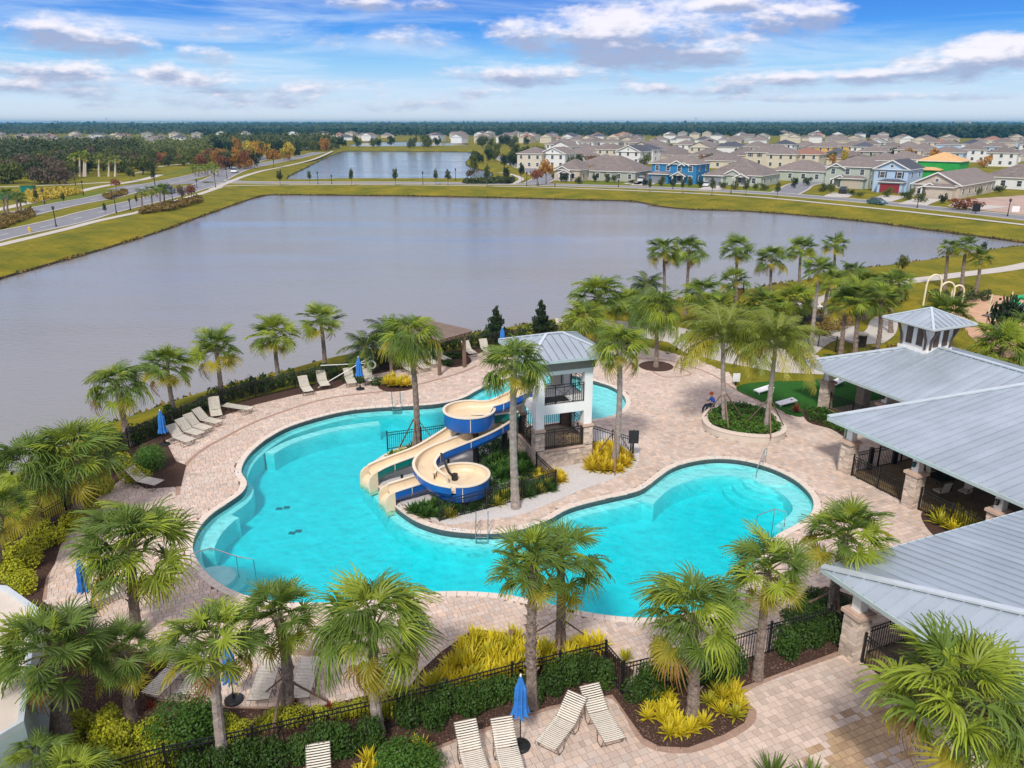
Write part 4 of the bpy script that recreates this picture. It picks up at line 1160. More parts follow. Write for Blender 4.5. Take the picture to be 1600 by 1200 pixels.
def bowl(t, o, px, py, z, r, shell, deep=.42, sh=.92, arc=(0, 360)):
    """round bowl; (px, py) sees the middle of its rim at height z"""
    c = G(px, py, z) - o
    g0, g1 = R(arc[0]), R(arc[1])
    b = MB(); b.lathe(c, [(.02, -deep), (r * .6, -deep + .01), (r * .86, -deep + .03), (r * .99, -deep + .05)], 40, cap=False); b.build('bowl_floor', M['slide_tan'], t, smooth=True)
    b = arc_lathe(c, [(r * .86, -deep + .035), (r * .96, -deep + .08), (r, -deep + .2), (r, 0)], g0, g1); b.build('bowl', M['slide_tan'], t, smooth=True)
    b = MB(); b.lathe(c, [(r * .5, -sh + .02), (r * .86, -sh), (r + .0, -sh + .12), (r + .0, -deep - .02)], 40, cap=False); b.build('bowl_underside', M[shell], t, smooth=True)
    b = arc_lathe(c, [(r + .005, -sh + .13), (r + .05, -sh + .3), (r + .06, 0)], g0, g1); b.build('bowl_shell', M[shell], t, smooth=True)
    b = arc_lathe(c, [(r - .03, 0), (r - .03, .05), (r + .11, .05), (r + .11, -.01), (r - .03, -.01)], g0, g1); b.build('bowl_rim', M['slide_rim'], t)
    b = MB(); b.box((c.x + (r + .065) * math.sin(.1), c.y - (r + .065) * math.cos(.1), c.z - sh / 2 + .05), (.03, .03, sh * .75)); b.build('joint_flange', M['slide_rim'], t)
    return c
def flume_more(t, o, pts, shell, w=.46, h=.42, trim=0):
    t2, o2 = flume('tmp', 'tmp', pts, shell, w, h, trim)
    for c in kids(t2):
        c.parent = t; c.location = o2 - o; KID[t.name].append(c)
    KID.pop(t2.name, None); bpy.data.objects.remove(t2)
def lip(t, o, px, py, z, ang, w=.46, shell='slide_tan'):
    """rounded nose that hangs over the water at the end of a flume"""
    p = G(px, py, z) - o; d = Vector((math.cos(ang), math.sin(ang), 0)); s = Vector((-d.y, d.x, 0))
    b = MB(); prof = [(0, 0)] + [(.42 * math.sin(a), -.42 * (1 - math.cos(a))) for a in [k * math.pi / 10 for k in range(1, 6)]] + [(.42, -.75)]
    for sg in (-1, 1):
        vs = []; pr2 = [(0, .42), (.25, .36), (.42, .2), (.48, 0), (.5, -.75)]
        for (a, z_) in pr2: vs.append(p + d * a + s * (sg * (w + .07)) + Vector((0, 0, z_)))
        for (a, z_) in pr2: vs.append(p + d * a + s * (sg * (w - .04)) + Vector((0, 0, z_)))
        base = [p + s * (sg * (w + .07)) + Vector((0, 0, -.75)), p + s * (sg * (w - .04)) + Vector((0, 0, -.75))]
        n_ = len(pr2); vs += base
        b.add(vs, [(i, i + 1, i + 1 + n_, i + n_) for i in range(n_ - 1)] + [tuple(range(n_)) + (2 * n_,), tuple(range(2 * n_ - 1, n_ - 1, -1)) + (2 * n_ + 1,)])
    vs = [p + d * a + s * (-w) + Vector((0, 0, z_)) for a, z_ in prof] + [p + d * a + s * w + Vector((0, 0, z_)) for a, z_ in prof]
    n_ = len(prof); b.add(vs, [(i, i + 1, i + 1 + n_, i + n_) for i in range(n_ - 1)])
    b.build('splash_lip', M['slide_tan'], t)
t1, o1 = flume('water_slide', 'tall blue-sided tan water slide with two round bowls winding down from the tower',
    [(826, 617, 3.55), (812, 623, 3.4), (795, 631, 3.2), (777, 639, 3.0), (760, 643, 2.87), (740, 643, 2.82)], 'slide_blue', trim=5)
bowl(t1, o1, 733, 640, 3.22, 1.3, 'slide_blue', arc=(70, 370))
flume_more(t1, o1, [(750, 655, 2.2), (775, 648, 2.1), (788, 652, 2.02), (788, 664, 1.95), (775, 674, 1.85), (755, 685, 1.75), (730, 696, 1.6), (705, 706, 1.45), (683, 715, 1.32), (669, 725, 1.2),
                    (663, 738, 1.10), (671, 752, 1.02), (688, 763, .97), (711, 768, .93)], 'slide_blue', w=.5, h=.44, trim=4)
bowl(t1, o1, 721, 742, 1.35, 1.3, 'slide_blue', .42, .95, arc=(-98, 178))
flume_more(t1, o1, [(690, 750, .62), (672, 756, .55), (656, 761, .48), (634, 768, .42), (612, 775, .36)], 'slide_blue')
dirx = (G(612, 775, .36) - G(634, 768, .42)); lip(t1, o1, 612, 775, .36, math.atan2(dirx.y, dirx.x))
t2, o2 = flume('water_slide', 'lower green-sided tan water slide passing behind the blue one', [(812, 650, 2.4), (775, 655, 2.15), (745, 663, 1.9), (724, 671, 1.7), (700, 688, 1.3), (672, 706, 1.02),
      (650, 717, .85), (620, 728, .66), (597, 737, .5), (583, 744, .40)], 'slide_green')
dirx = (G(583, 744, .40) - G(597, 737, .5)); lip(t2, o2, 583, 744, .40, math.atan2(dirx.y, dirx.x))
for t_, o_, spots in ((t1, o1, ((743, 668, 2.3, 0), (721, 757, .5, 0), (788, 668, 1.9, 0))), (t2, o2, ((628, 742, .5, 1), (700, 700, 1.2, 1)))):
    for (px, py, z, thin) in spots:
        p = G(px, py, z) - o_; b = MB(); b.tube([(p.x, p.y, 0), (p.x, p.y, p.z)], .07 if thin else .16, 10); b.build('support_post', M['black_metal'], t_)
b = MB(); p = G(704, 742, 1.2) - o1; b.tube([p + Vector((-.5, .6, .9)), p + Vector((-.1, .1, .1)), p + Vector((.15, 0, -.1))], .06, 6); b.lathe(p + Vector((.2, 0, -.25)), [(.16, 0), (.16, .3), (.05, .34)], 12); b.build('water_nozzle', M['black_plastic'], t1)

# ================================================================== PLANTS
def rng_np(seed): return np.random.RandomState(seed)
def arr_mesh(name, V, F, mats, mi=None, smooth=False):
    me = bpy.data.meshes.new(name)
    V = np.asarray(V, float); F = np.asarray(F, np.int32)
    k = F.shape[1]
    me.vertices.add(len(V)); me.vertices.foreach_set('co', V.ravel())
    me.loops.add(F.size); me.loops.foreach_set('vertex_index', F.ravel())
    me.polygons.add(len(F)); me.polygons.foreach_set('loop_start', np.arange(0, F.size, k, dtype=np.int32))
    if not isinstance(mats, (list, tuple)): mats = [mats]
    for m in mats: me.materials.append(m)
    if mi is not None: me.polygons.foreach_set('material_index', np.asarray(mi, np.int32))
    me.update(calc_edges=True)
    return me
def fan_frond(seed, mt, droop, nl=36, L=.80, pet=.92, open_=138, pitch=-.6):
    """one palmetto-like fan leaf: a stalk along +x and a blade that hinges down at its end"""
    r = random.Random(seed); m_ = MB()
    ps = [Vector((pet * t, 0, .06 * math.sin(t * 3) - .12 * t * t)) for t in (0, .35, .7, 1)]
    m_.tube(ps, [.024, .018, .014, .012], 3, mi=1, cap=False)
    hub = ps[-1]; Rm = Matrix.Rotation(-pitch, 3, 'Y'); roll = Matrix.Rotation(r.uniform(-.35, .35), 3, 'X')
    for i in range(nl):
        ph = R(-open_ + 2 * open_ * (i + .5) / nl + r.uniform(-3, 3))
        l_ = L * (1 - .30 * abs(ph / R(open_)) ** 2) * r.uniform(.80, 1.08)
        w0 = .0145 if i % 2 else .018
        d = Vector((math.cos(ph), math.sin(ph), 0)); s = Vector((-d.y, d.x, 0))
        fold = .10 * (1 if i % 2 else -1); cup = .16 * r.uniform(.6, 1.4)
        pts = []; nseg = 5; dr = droop * r.uniform(.55, 1.5)
        for k in range(nseg + 1):
            t = k / nseg
            q = Vector((0, 0, 0)) + d * (l_ * (t - .2 * dr * t ** 3)) + s * (fold * .12 * math.sin(t * 2.5) + r.uniform(-.012, .012) * t)
            q.z = cup * l_ * math.sin(t * 2.0) * .9
            q = hub + roll @ (Rm @ q)
            q.z -= dr * l_ * 1.25 * max(0, t - .38) ** 1.7
            pts.append(q)
        sw = roll @ (Rm @ s); ws = [.010, w0, w0, w0 * .8, w0 * .48, .003]; up = roll @ (Rm @ Vector((0, 0, .010 * (1 if i % 2 else -1))))
        vs = []
        for k, p in enumerate(pts): vs += [p - sw * ws[k] * 1.3 - up, p + sw * ws[k] * 1.3 + up]
        m_.add(vs, [(2 * k, 2 * k + 2, 2 * k + 3, 2 * k + 1) for k in range(nseg)], 0)
    return m_.mesh('frond', [M[mt], M['petiole']])
FAN = {}
for st, dr in (('stiff', .2), ('soft', .5), ('weep', 1.0)):
    FAN[st] = dict(g=[fan_frond(i + 10, 'frond', dr * (.8 + .15 * i), pitch=-.1 - .27 * i) for i in range(4)], l=[fan_frond(20 + i, 'frond_light', dr * 1.05, pitch=-.2 - .35 * i) for i in range(3)],
                   y=[fan_frond(30, 'frond_yellow', dr * 1.3, pitch=-.5)], d=[fan_frond(40, 'frond_dead', 1.6, open_=90, nl=22)])
def pinnate(seed, mt, L=2.6, nl=30, droop=1.0):
    r = random.Random(seed); m_ = MB()
    def rp(t): return Vector((L * (t - .16 * t ** 3), 0, L * (.30 * t - .62 * droop * t ** 2.2)))
    ps = [rp(k / 9) for k in range(10)]
    m_.tube(ps, [.035 - .028 * k / 9 for k in range(10)], 4, mi=1, cap=False)
    for i in range(nl):
        t = .16 + .84 * (i / (nl - 1)); p = rp(t); d = (rp(min(1, t + .02)) - rp(t - .02)).normalized()
        for sg in (-1, 1):
            ll = L * .26 * (math.sin(math.pi * min(1, t * .9 + .08)) ** .6) * r.uniform(.85, 1.1)
            side = Vector((0, sg, 0)); dirn = (side * .75 + d * .5 + Vector((0, 0, r.uniform(-.55, .15)))).normalized()
            q0 = p; q1 = p + dirn * ll * .5 + Vector((0, 0, -.14 * ll)); q2 = p + dirn * ll * .85 + Vector((0, 0, -.75 * ll * r.uniform(.5, 1.3)))
            w = d * .024
            m_.add([q0 - w, q0 + w, q1 + w, q1 - w, q2], [(0, 1, 2, 3), (3, 2, 4)], 0)
    return m_.mesh('frond', [M[mt], M['petiole']])
PIN = dict(g=[pinnate(i, 'frond_pinnate', droop=.8 + .15 * i) for i in range(3)], y=[pinnate(8, 'frond_yellow', droop=1.15)], k=[pinnate(9, 'leaf_dark', droop=1.0), pinnate(12, 'frond', droop=1.0)])
def trunk_mesh(p, top, r0, r1, mt, seed=0, rings=16, boots=0, lean=.0):
    r = random.Random(seed); top = Vector(top); m_ = MB(); pts = []; rad = []
    side = Vector((r.uniform(-1, 1), r.uniform(-1, 1), 0)) * lean
    for k in range(rings + 1):
        t = k / rings
        pts.append(top * t + side * math.sin(math.pi * t) + Vector((0, 0, 0)))
        rad.append((r0 + (r1 - r0) * t + .06 * math.exp(-t * 9)) * (1 + (.06 if k % 2 else -.05) + r.uniform(-.02, .02)))
    m_.tube(pts, rad, 9)
    if boots:
        H = top.length
        nb = int(H * boots)
        for i in range(nb):
            t = .28 + .70 * i / nb; a = i * 2.4; q = top * t + side * math.sin(math.pi * t); rr = r0 + (r1 - r0) * t
            d = Vector((math.cos(a), math.sin(a), 0)); s = Vector((-d.y, d.x, 0))
            q0 = q + d * rr * .8; q1 = q + d * (rr + .10) + Vector((0, 0, .17))
            m_.add([q0 - s * .05, q0 + s * .05, q1 + s * .022, q1 - s * .022, q + d * (rr + .03) + Vector((0, 0, .15))], [(0, 1, 2, 3), (0, 3, 4), (1, 4, 2)])
    return m_.mesh('trunk', [M[mt]])
def palm(label, base, heart, rpx, style='stiff', n=34, yel=.12, dead=.05, seed=0, tr=.15, tmt='trunk', boots=0, brace=False, kind='fan', group=None, zb=0.0, light=.3, cat='palm tree', name='palm_tree', skirt=True):
    b, h = above(base[0], base[1], heart[0], heart[1], zb)
    dist = h.y * math.cos(PITCH) - (h.z - CAMH) * math.sin(PITCH)
    rad = rpx * dist / FOC
    r = random.Random(seed + 100)
    t = thing(name, label, cat, b, 0, group)
    top = h - b
    part('trunk', trunk_mesh(None, top, tr * 1.15, tr * .85, tmt, seed, rings=max(10, min(40, int((h.z - b.z) * 5))), boots=boots, lean=.12), t)
    full = 1.66 if kind == 'fan' else 2.45
    sc = rad / full * 1.03; n += 6
    for i in range(n):
        u = (i + .5) / n
        az = i * 2.39996 + r.uniform(-.3, .3)
        if kind == 'fan':
            el_ = R(88 - 122 * u ** .95) + R(r.uniform(-13, 13))
            fs = FAN[style]
            q = r.random()
            if u > .90 and dead: me = fs['d'][0] if q < dead * 4 else fs['y'][0]
            elif u > .72 and q < yel * 3.2: me = fs['y'][0]
            else: me = fs['l'][r.randrange(3)] if q > 1 - light else fs['g'][r.randrange(4)]
        else:
            el_ = R(74 - 92 * u) + R(r.uniform(-6, 6))
            if kind == 'dark': me = PIN['k'][i % 2]
            else: me = PIN['y'][0] if (u > .6 and r.random() < yel * 2.5) else PIN['g'][i % 3]
        s_ = sc * r.uniform(.78, 1.12) * (1 - .22 * (u < .15))
        off = Vector((math.cos(az), math.sin(az), 0)) * tr * .5 + Vector((0, 0, .12 * (1 - 2 * u)))
        part('frond', me, t, top + off, (r.uniform(-.6, .6), -el_, az), (s_, s_, s_))
    if brace:
        for a in (0.4, 2.5, 4.6):
            m_ = MB(); hh = min(2.0, top.z * .36); k = top * (hh / top.z)
            m_.bar(k + Vector((math.cos(a) * .12, math.sin(a) * .12, 0)), (math.cos(a) * 1.35, math.sin(a) * 1.35, .02), .07, .05); m_.build('brace', M['wood'], t)
    return t
P_ = palm
P_('tall palm in front of the bottom left loungers, its bare trunk crossing the bottom fence', (352, 1212), (334, 1006), 80, 'stiff', seed=1, tr=.14, tmt='trunk_grey', light=.45)
P_('palm with wooden braces between the two bottom inside loungers', (448, 1118), (434, 962), 68, 'stiff', seed=2, tr=.17, brace=True, boots=5, light=.2)
P_('large weeping palm in the middle of the bottom hedge', (592, 1150), (583, 985), 104, 'weep', 40, seed=3, tr=.155, tmt='trunk_grey', light=.35, yel=.04)
P_('palm with a rough criss-cross trunk directly behind the bottom blue parasol', (832, 1106), (834, 882), 70, 'stiff', seed=4, tr=.15, boots=14, light=.12, yel=.03)
P_('palm with a braced trunk at the pool edge, leaning on its rough-trunked neighbour', (875, 1018), (876, 880), 76, 'soft', 26, seed=5, tr=.16, brace=True, light=.2, yel=.1)
P_('drooping palm rising from the yellow bromeliad bed', (1082, 1122), (1082, 970), 92, 'weep', 38, seed=6, tr=.17, boots=6, light=.3, yel=.06)
P_('palm with orange stalks behind the drooping bromeliad-bed palm', (1183, 1062), (1200, 893), 72, 'stiff', 32, seed=7, tr=.14, light=.4, yel=.22)
P_('braced palm growing beside the tip of the front roof', (1300, 972), (1322, 838), 70, 'stiff', 34, seed=8, tr=.16, boots=10, brace=True, light=.4, yel=.18)
P_('big full-crowned palm left of the pool steps', (214, 995), (204, 858), 100, 'soft', 42, seed=9, tr=.17, light=.35, yel=.1, boots=6)
P_('big palm at the lower left corner beside the white outbuilding', (105, 1172), (78, 1018), 86, 'stiff', 40, seed=10, tr=.2, light=.2, yel=.06, boots=5)
P_('dark young palm between the lower left palms', (205, 1128), (192, 1020), 62, 'stiff', 28, seed=11, tr=.15, light=.05, yel=.05, boots=4)
P_('left palm of the big cluster by the left fence', (66, 830), (46, 735), 72, 'weep', 36, seed=12, tr=.18, light=.35, yel=.06)
P_('right palm of the big cluster by the left fence', (122, 812), (118, 712), 74, 'soft', 40, seed=13, tr=.2, light=.35, yel=.08, boots=5)
P_('yellowish palm cut by the left edge above the lime shrubs', (-4, 905), (2, 800), 52, 'stiff', 26, seed=14, tr=.16, light=.7, yel=.2)
P_('first lakeside palm from the left, nearest the closed blue parasol', (201, 698), (182, 606), 47, 'weep', 36, seed=15, tr=.17, light=.25, yel=.03)
P_('second lakeside palm from the left, with yellow lower fronds', (274, 655), (261, 575), 44, 'stiff', 36, seed=16, tr=.14, light=.3, yel=.25)
P_('third lakeside palm from the left', (347, 632), (338, 547), 43, 'stiff', 36, seed=17, tr=.15, light=.5, yel=.12)
P_('fourth lakeside palm from the left, bright green crown', (437, 600), (429, 524), 40, 'stiff', 34, seed=18, tr=.14, light=.6, yel=.14)
P_('fifth lakeside palm from the left, just left of the feathery palms', (508, 580), (501, 503), 36, 'stiff', 32, seed=19, tr=.15, light=.6, yel=.08)
P_('braced palm standing on the pool island left of the slides', (652, 707), (641, 530), 50, 'weep', 40, seed=20, tr=.16, light=.45, yel=.12, brace=True)
P_('tall palm hiding the left side of the slide tower', (806, 795), (803, 575), 58, 'weep', 42, seed=21, tr=.17, tmt='trunk_grey', light=.25, yel=.1)
P_('tall palm right of the slide tower in the croton bed', (960, 728), (968, 545), 46, 'weep', 36, seed=22, tr=.15, tmt='trunk_grey', light=.55, yel=.15, brace=True)
P_('palm in the small mulch square in the far paving', (1025, 574), (1024, 490), 47, 'weep', 38, seed=23, tr=.15, light=.3, yel=.05)
P_('front palm of the leafy pair behind the tower roof', (920, 545), (915, 503), 42, 'weep', 34, seed=24, tr=.15, light=.45, yel=.02)
P_('rear palm of the leafy pair behind the tower roof', (938, 520), (936, 466), 46, 'soft', 36, seed=25, tr=.15, light=.45, yel=.02)
P_('left of the twin tall palms against the lake', (1037, 492), (1037, 395), 30, 'soft', 32, seed=26, tr=.14, light=.2, yel=.3, dead=.15)
P_('right of the twin tall palms against the lake', (1070, 492), (1077, 394), 30, 'soft', 32, seed=27, tr=.14, light=.3, yel=.1, dead=.1)
P_('medium palm below the twin tall palms', (1092, 515), (1094, 462), 36, 'soft', 34, seed=28, tr=.14, light=.3)
P_('lakeside palm right of the twin tall palms', (1150, 470), (1151, 391), 28, 'soft', 32, seed=29, tr=.15, light=.25, yel=.05)
P_('small palm below the lakeside palm right of the twins', (1147, 505), (1147, 440), 27, 'stiff', 26, seed=30, tr=.13, light=.2)
P_('palm with brown hanging fronds, second right of the twin tall palms', (1205, 470), (1206, 406), 30, 'soft', 30, seed=31, tr=.14, light=.2, yel=.3, dead=.2)
P_('third palm right of the twin tall palms', (1249, 455), (1252, 391), 25, 'stiff', 30, seed=32, tr=.15, light=.25)
P_('fourth palm right of the twin tall palms, small round crown', (1303, 440), (1305, 384), 22, 'stiff', 26, seed=33, tr=.15, light=.2)
P_('tall bare-trunked palm at the gate of the curving path', (1266, 550), (1280, 423), 28, 'stiff', 30, seed=34, tr=.15, light=.35, tmt='trunk_grey')
P_('left palm of the close trio on the right lawn', (1476, 452), (1482, 388), 18, 'stiff', 24, seed=35, tr=.16, light=.05)
P_('middle and tallest palm of the close trio on the right lawn', (1503, 456), (1510, 386), 22, 'stiff', 26, seed=36, tr=.18, light=.05)
P_('right palm of the close trio on the right lawn', (1524, 457), (1532, 405), 18, 'stiff', 24, seed=37, tr=.17, light=.05)
thick = [(1313, 556, 1321, 476, 34), (1336, 560, 1344, 466, 36), (1369, 552, 1376, 470, 33), (1392, 520, 1392, 448, 30), (1350, 500, 1352, 446, 28), (1290, 500, 1296, 440, 26), (1405, 470, 1404, 440, 24),
         (1240, 520, 1243, 470, 34), (1200, 520, 1195, 478, 36), (1330, 470, 1332, 428, 24), (1120, 530, 1122, 484, 34), (985, 520, 985, 476, 33)]
tl = ['palm with curly dead stalks just left of the bin behind the clubhouse', 'palm beside the black bin behind the clubhouse', 'palm right of the black bin, touching the cupola side', 'palm behind the bin group near the curving path',
      'palm in the middle of the thicket along the curving path', 'palm left of the curving path bend', 'short palm farther along the curving path', 'palm behind the right coconut palm', 'palm behind the left coconut palm',
      'small palm at the far end of the path thicket', 'palm between the twin tall palms and the coconut palms', 'short palm left of the far paving palm']
for i, ((bx, by, cx, cy, rr_), lb) in enumerate(zip(thick, tl)):
    P_(lb, (bx, by), (cx, cy), rr_, 'stiff' if i % 3 else 'soft', 30, seed=50 + i, tr=.16, light=.3 + .1 * (i % 3), yel=.05, boots=5 if i < 3 else 0)
P_('broad low palm behind the cupola', (1482, 545), (1478, 492), 44, 'stiff', 30, seed=70, tr=.15, light=.4)
P_('broad bright palm at the right edge behind the long roof', (1568, 610), (1566, 545), 55, 'soft', 34, seed=71, tr=.15, light=.6, yel=.1)
P_('second bright palm at the right edge, above the broad one', (1598, 560), (1598, 515), 34, 'soft', 26, seed=72, tr=.15, light=.5)
P_('large bright palm filling the bottom right corner', (1515, 1330), (1500, 1095), 128, 'soft', 46, seed=73, tr=.2, light=.7, yel=.08)
P_('low fan palm at the bottom edge, left one under the corner palm', (62, 1262), (62, 1190), 52, 'weep', 22, seed=74, tr=.12, light=.3, yel=.02)
P_('low fan palm at the bottom edge beside the lime shrubs', (118, 1285), (120, 1212), 55, 'stiff', 22, seed=75, tr=.12, light=.5, yel=.02)
P_('left coconut palm in the raised planter, above the seated person', (1133, 660), (1130, 532), 84, kind='pin', n=30, seed=80, tr=.14, tmt='trunk_grey', yel=.25, brace=True, zb=.4, name='coconut_palm', cat='coconut palm')
P_('right coconut palm in the raised planter, with orange lower fronds', (1197, 672), (1212, 540), 82, kind='pin', n=30, seed=81, tr=.14, tmt='trunk_grey', yel=.3, brace=True, zb=.4, name='coconut_palm', cat='coconut palm')
P_('dark feathery palm left of the pergola, its front clump', (572, 592), (572, 545), 46, kind='dark', n=20, seed=82, tr=.1, name='feather_palm', yel=.1)
P_('dark feathery palm just left of the pergola roof', (612, 585), (606, 522), 42, kind='dark', n=18, seed=83, tr=.1, name='feather_palm')
P_('dark feathery palm behind the far paving palm, against the lake', (1010, 505), (1012, 450), 36, kind='dark', n=18, seed=84, tr=.1, name='feather_palm')
P_('small feathery palm between leafy pair and twin tall palms', (975, 500), (980, 470), 30, kind='dark', n=16, seed=85, tr=.1, name='feather_palm')

# ---------------------------------------------------------------- shrubs
def leafcloud(name, blobs, n, size, mt, seed=0, aspect=.55, up=.35, shellk=.55, cut=None):
    """n four-cornered leaves scattered through ellipsoid blobs (cx, cy, cz, rx, ry, rz)"""
    rs = rng_np(seed); vol = np.array([b[3] * b[4] * b[5] for b in blobs]) ** .66; vol /= vol.sum()
    which = rs.choice(len(blobs), n, p=vol); B = np.array(blobs)[which]
    d = rs.normal(size=(n, 3)); d /= np.linalg.norm(d, axis=1)[:, None]
    rad = shellk + (1 - shellk) * rs.rand(n) ** .6; rad *= 1 + rs.normal(0, .07, n)
    P = B[:, :3] + d * B[:, 3:] * rad[:, None]
    nrm = d * .8 + rs.normal(size=(n, 3)) * .7; nrm[:, 2] += up; nrm /= np.linalg.norm(nrm, axis=1)[:, None]
    t = np.cross(nrm, rs.normal(size=(n, 3))); t /= np.linalg.norm(t, axis=1)[:, None]; s = np.cross(nrm, t)
    sz = size * rs.uniform(.6, 1.35, n)[:, None]
    V = np.stack([P - t * sz, P + s * sz * aspect, P + t * sz, P - s * sz * aspect], 1).reshape(-1, 3)
    F = np.arange(4 * n).reshape(-1, 4)
    return arr_mesh(name, V, F, M[mt] if isinstance(mt, str) else mt)
def shrubkit(tag_, n, size, mt, k=3, blobs=None):
    return [leafcloud(tag_, blobs or [(rnd.uniform(-.15, .15), rnd.uniform(-.15, .15), .5 + rnd.uniform(-.05, .05), .5, .5, .5), (rnd.uniform(-.3, .3), rnd.uniform(-.3, .3), .65, .32, .32, .34), (rnd.uniform(-.3, .3), rnd.uniform(-.3, .3), .35, .4, .4, .35)], n, size, mt, seed=i + len(tag_)) for i in range(k)]
STEM = MB(); 
for i in range(6):
    a = i * 1.05; STEM.tube([(0, 0, 0), (.12 * math.cos(a), .12 * math.sin(a), .3), (.22 * math.cos(a), .22 * math.sin(a), .6)], .012, 4, cap=False)
STEM = STEM.mesh('stem', M['trunk_dark'])
SH = dict(big=shrubkit('leaves', 5200, .026, 'leaf_bush', 2), hedge=shrubkit('leaves', 1500, .048, 'leaf_hedge'), bush=shrubkit('leaves', 1500, .055, 'leaf_bush'), lime=shrubkit('leaves', 1000, .055, 'leaf_lime'), far=shrubkit('leaves', 420, .085, 'leaf_hedge'), cover=shrubkit('leaves', 700, .075, 'leaf_cover'),
          limef=shrubkit('leaves', 420, .085, 'leaf_lime'))
def shrub(kind, c, w, h, label, group=None, name='shrub', cat='shrub', d=None, seed=None):
    t = thing(name, label, cat, c, 0, group)
    k = SH[kind]; r = rnd.random()
    part('foliage', k[rnd.randrange(len(k))], t, (0, 0, 0), (0, 0, r * 6.28), (w, d or w, h))
    part('stem', STEM, t, (0, 0, 0), None, (w, w, h))
    return t
def along(px, step):
    return resample([G(x, y) for x, y in px], step)
HL = 'dark green shrub of the clipped hedge in front of the bottom fence'
for p in along([(300, 1228), (400, 1210), (500, 1185), (570, 1168)], .62): shrub('hedge', p + Vector((rnd.uniform(-.1, .1), rnd.uniform(-.1, .1), 0)), rnd.uniform(.75, .95), rnd.uniform(.95, 1.25), 'dark green hedge shrub left of the big weeping palm', 'hedge left of the weeping palm')
for p in along([(640, 1140), (700, 1124), (800, 1098), (900, 1075), (940, 1068)], .6): shrub('hedge', p + Vector((rnd.uniform(-.1, .1), rnd.uniform(-.1, .1), 0)), rnd.uniform(.75, .95), rnd.uniform(1.0, 1.35), 'dark green hedge shrub between the weeping palm and corner post', 'hedge between the weeping palm and the corner post')
for p in along([(990, 1098), (1050, 1080), (1110, 1065), (1150, 1052)], .6): shrub('hedge', p, rnd.uniform(.75, .95), rnd.uniform(1.0, 1.3), 'dark green hedge shrub right of the corner post, behind the bromeliads', 'hedge behind the bromeliads')
for p in along([(1222, 1022), (1260, 1012), (1300, 1001)], .55): shrub('hedge', p, rnd.uniform(.75, .95), rnd.uniform(1.0, 1.3), 'dark green hedge shrub left of the front stone column', 'hedge left of the front stone column')
far_line = [(205, 696), (252, 675), (320, 643), (352, 630), (400, 615), (462, 601), (520, 590)]
for p in along(far_line, .75): shrub('far', p, rnd.uniform(.7, .95), rnd.uniform(.95, 1.6), 'dark shrub in the row behind the left lakeside fence', 'shrub row behind the left lakeside fence')
for p in along([(520, 590), (600, 572), (680, 551), (735, 543), (800, 533), (862, 524)], .8): shrub('far', p, rnd.uniform(.7, .95), rnd.uniform(1.0, 1.5), 'dark shrub in the row behind the far lakeside fence', 'shrub row behind the far lakeside fence')
for p in along([(100, 775), (203, 690)], .9): shrub('far', p, .8, rnd.uniform(.9, 1.3), 'dark shrub behind the left fence below the first lakeside palm', 'shrubs below the first lakeside palm')
shrub('big', G(240, 735), 1.75, 1.5, 'rounded deep green bush below the leftmost closed parasol')
shrub('lime', G(207, 755), 1.35, 1.0, 'lime-yellow shrub left of the rounded deep green bush'); shrub('lime', G(190, 735), 1.1, 1.0, 'lime-yellow shrub touching the first lakeside palm foot')
for i, (x, y) in enumerate([(20, 905), (45, 885), (60, 862), (90, 850), (12, 880), (115, 822), (140, 805), (70, 840), (35, 925), (130, 775), (158, 772)]): shrub('lime', G(x, y), rnd.uniform(1.0, 1.3), rnd.uniform(.8, 1.1), 'lime-yellow shrub in the left border along the fence', 'lime shrubs in the left border')
for i, (x, y) in enumerate([(130, 1150), (165, 1165), (200, 1170), (235, 1165), (150, 1190), (190, 1200), (232, 1200), (175, 1140), (120, 1180), (270, 1190), (255, 1215), (210, 1225)]): shrub('lime', G(x, y), rnd.uniform(.8, 1.05), rnd.uniform(.7, .95), 'lime-yellow shrub in the bottom left border', 'lime shrubs in the bottom left border')
shrub('big', G(290, 1165), 2.0, 1.55, 'big round bright green bush behind the bottom left fence')
shrub('big', G(625, 1215), 1.7, 1.2, 'round green bush at the bottom edge beside yellow bromeliads')
for i, (x, y) in enumerate([(380, 1150), (410, 1142), (440, 1132), (470, 1132), (500, 1128), (530, 1122), (560, 1112), (590, 1115), (610, 1120), (625, 1090), (640, 1100), (360, 1140)]): shrub('lime', G(x, y), rnd.uniform(.55, .8), rnd.uniform(.45, .65), 'low lime-yellow shrub between paving and bottom fence', 'low lime shrubs behind the bottom fence')
for i, (x, y) in enumerate([(1255, 955), (1275, 940), (1300, 948), (1240, 972), (1262, 985), (1290, 970), (1320, 955), (1282, 958)]): shrub('hedge', G(x, y), .8, .6, 'low shrub around the braced palm by the front roof tip', 'low shrubs by the front roof tip')
for i, (x, y) in enumerate([(590, 602), (560, 598), (545, 596), (700, 562), (715, 560), (700, 572)]): shrub('far', G(x, y), .9, .6, 'low green shrub in the mulch strip beside the pergola', 'low shrubs beside the pergola')
for i, (x, y) in enumerate([(830, 528), (850, 524), (875, 522), (895, 518)]): shrub('limef', G(x, y), 1.5, 1.1, 'pale green shrub behind the tower roof by the lake', 'pale shrubs behind the tower roof')
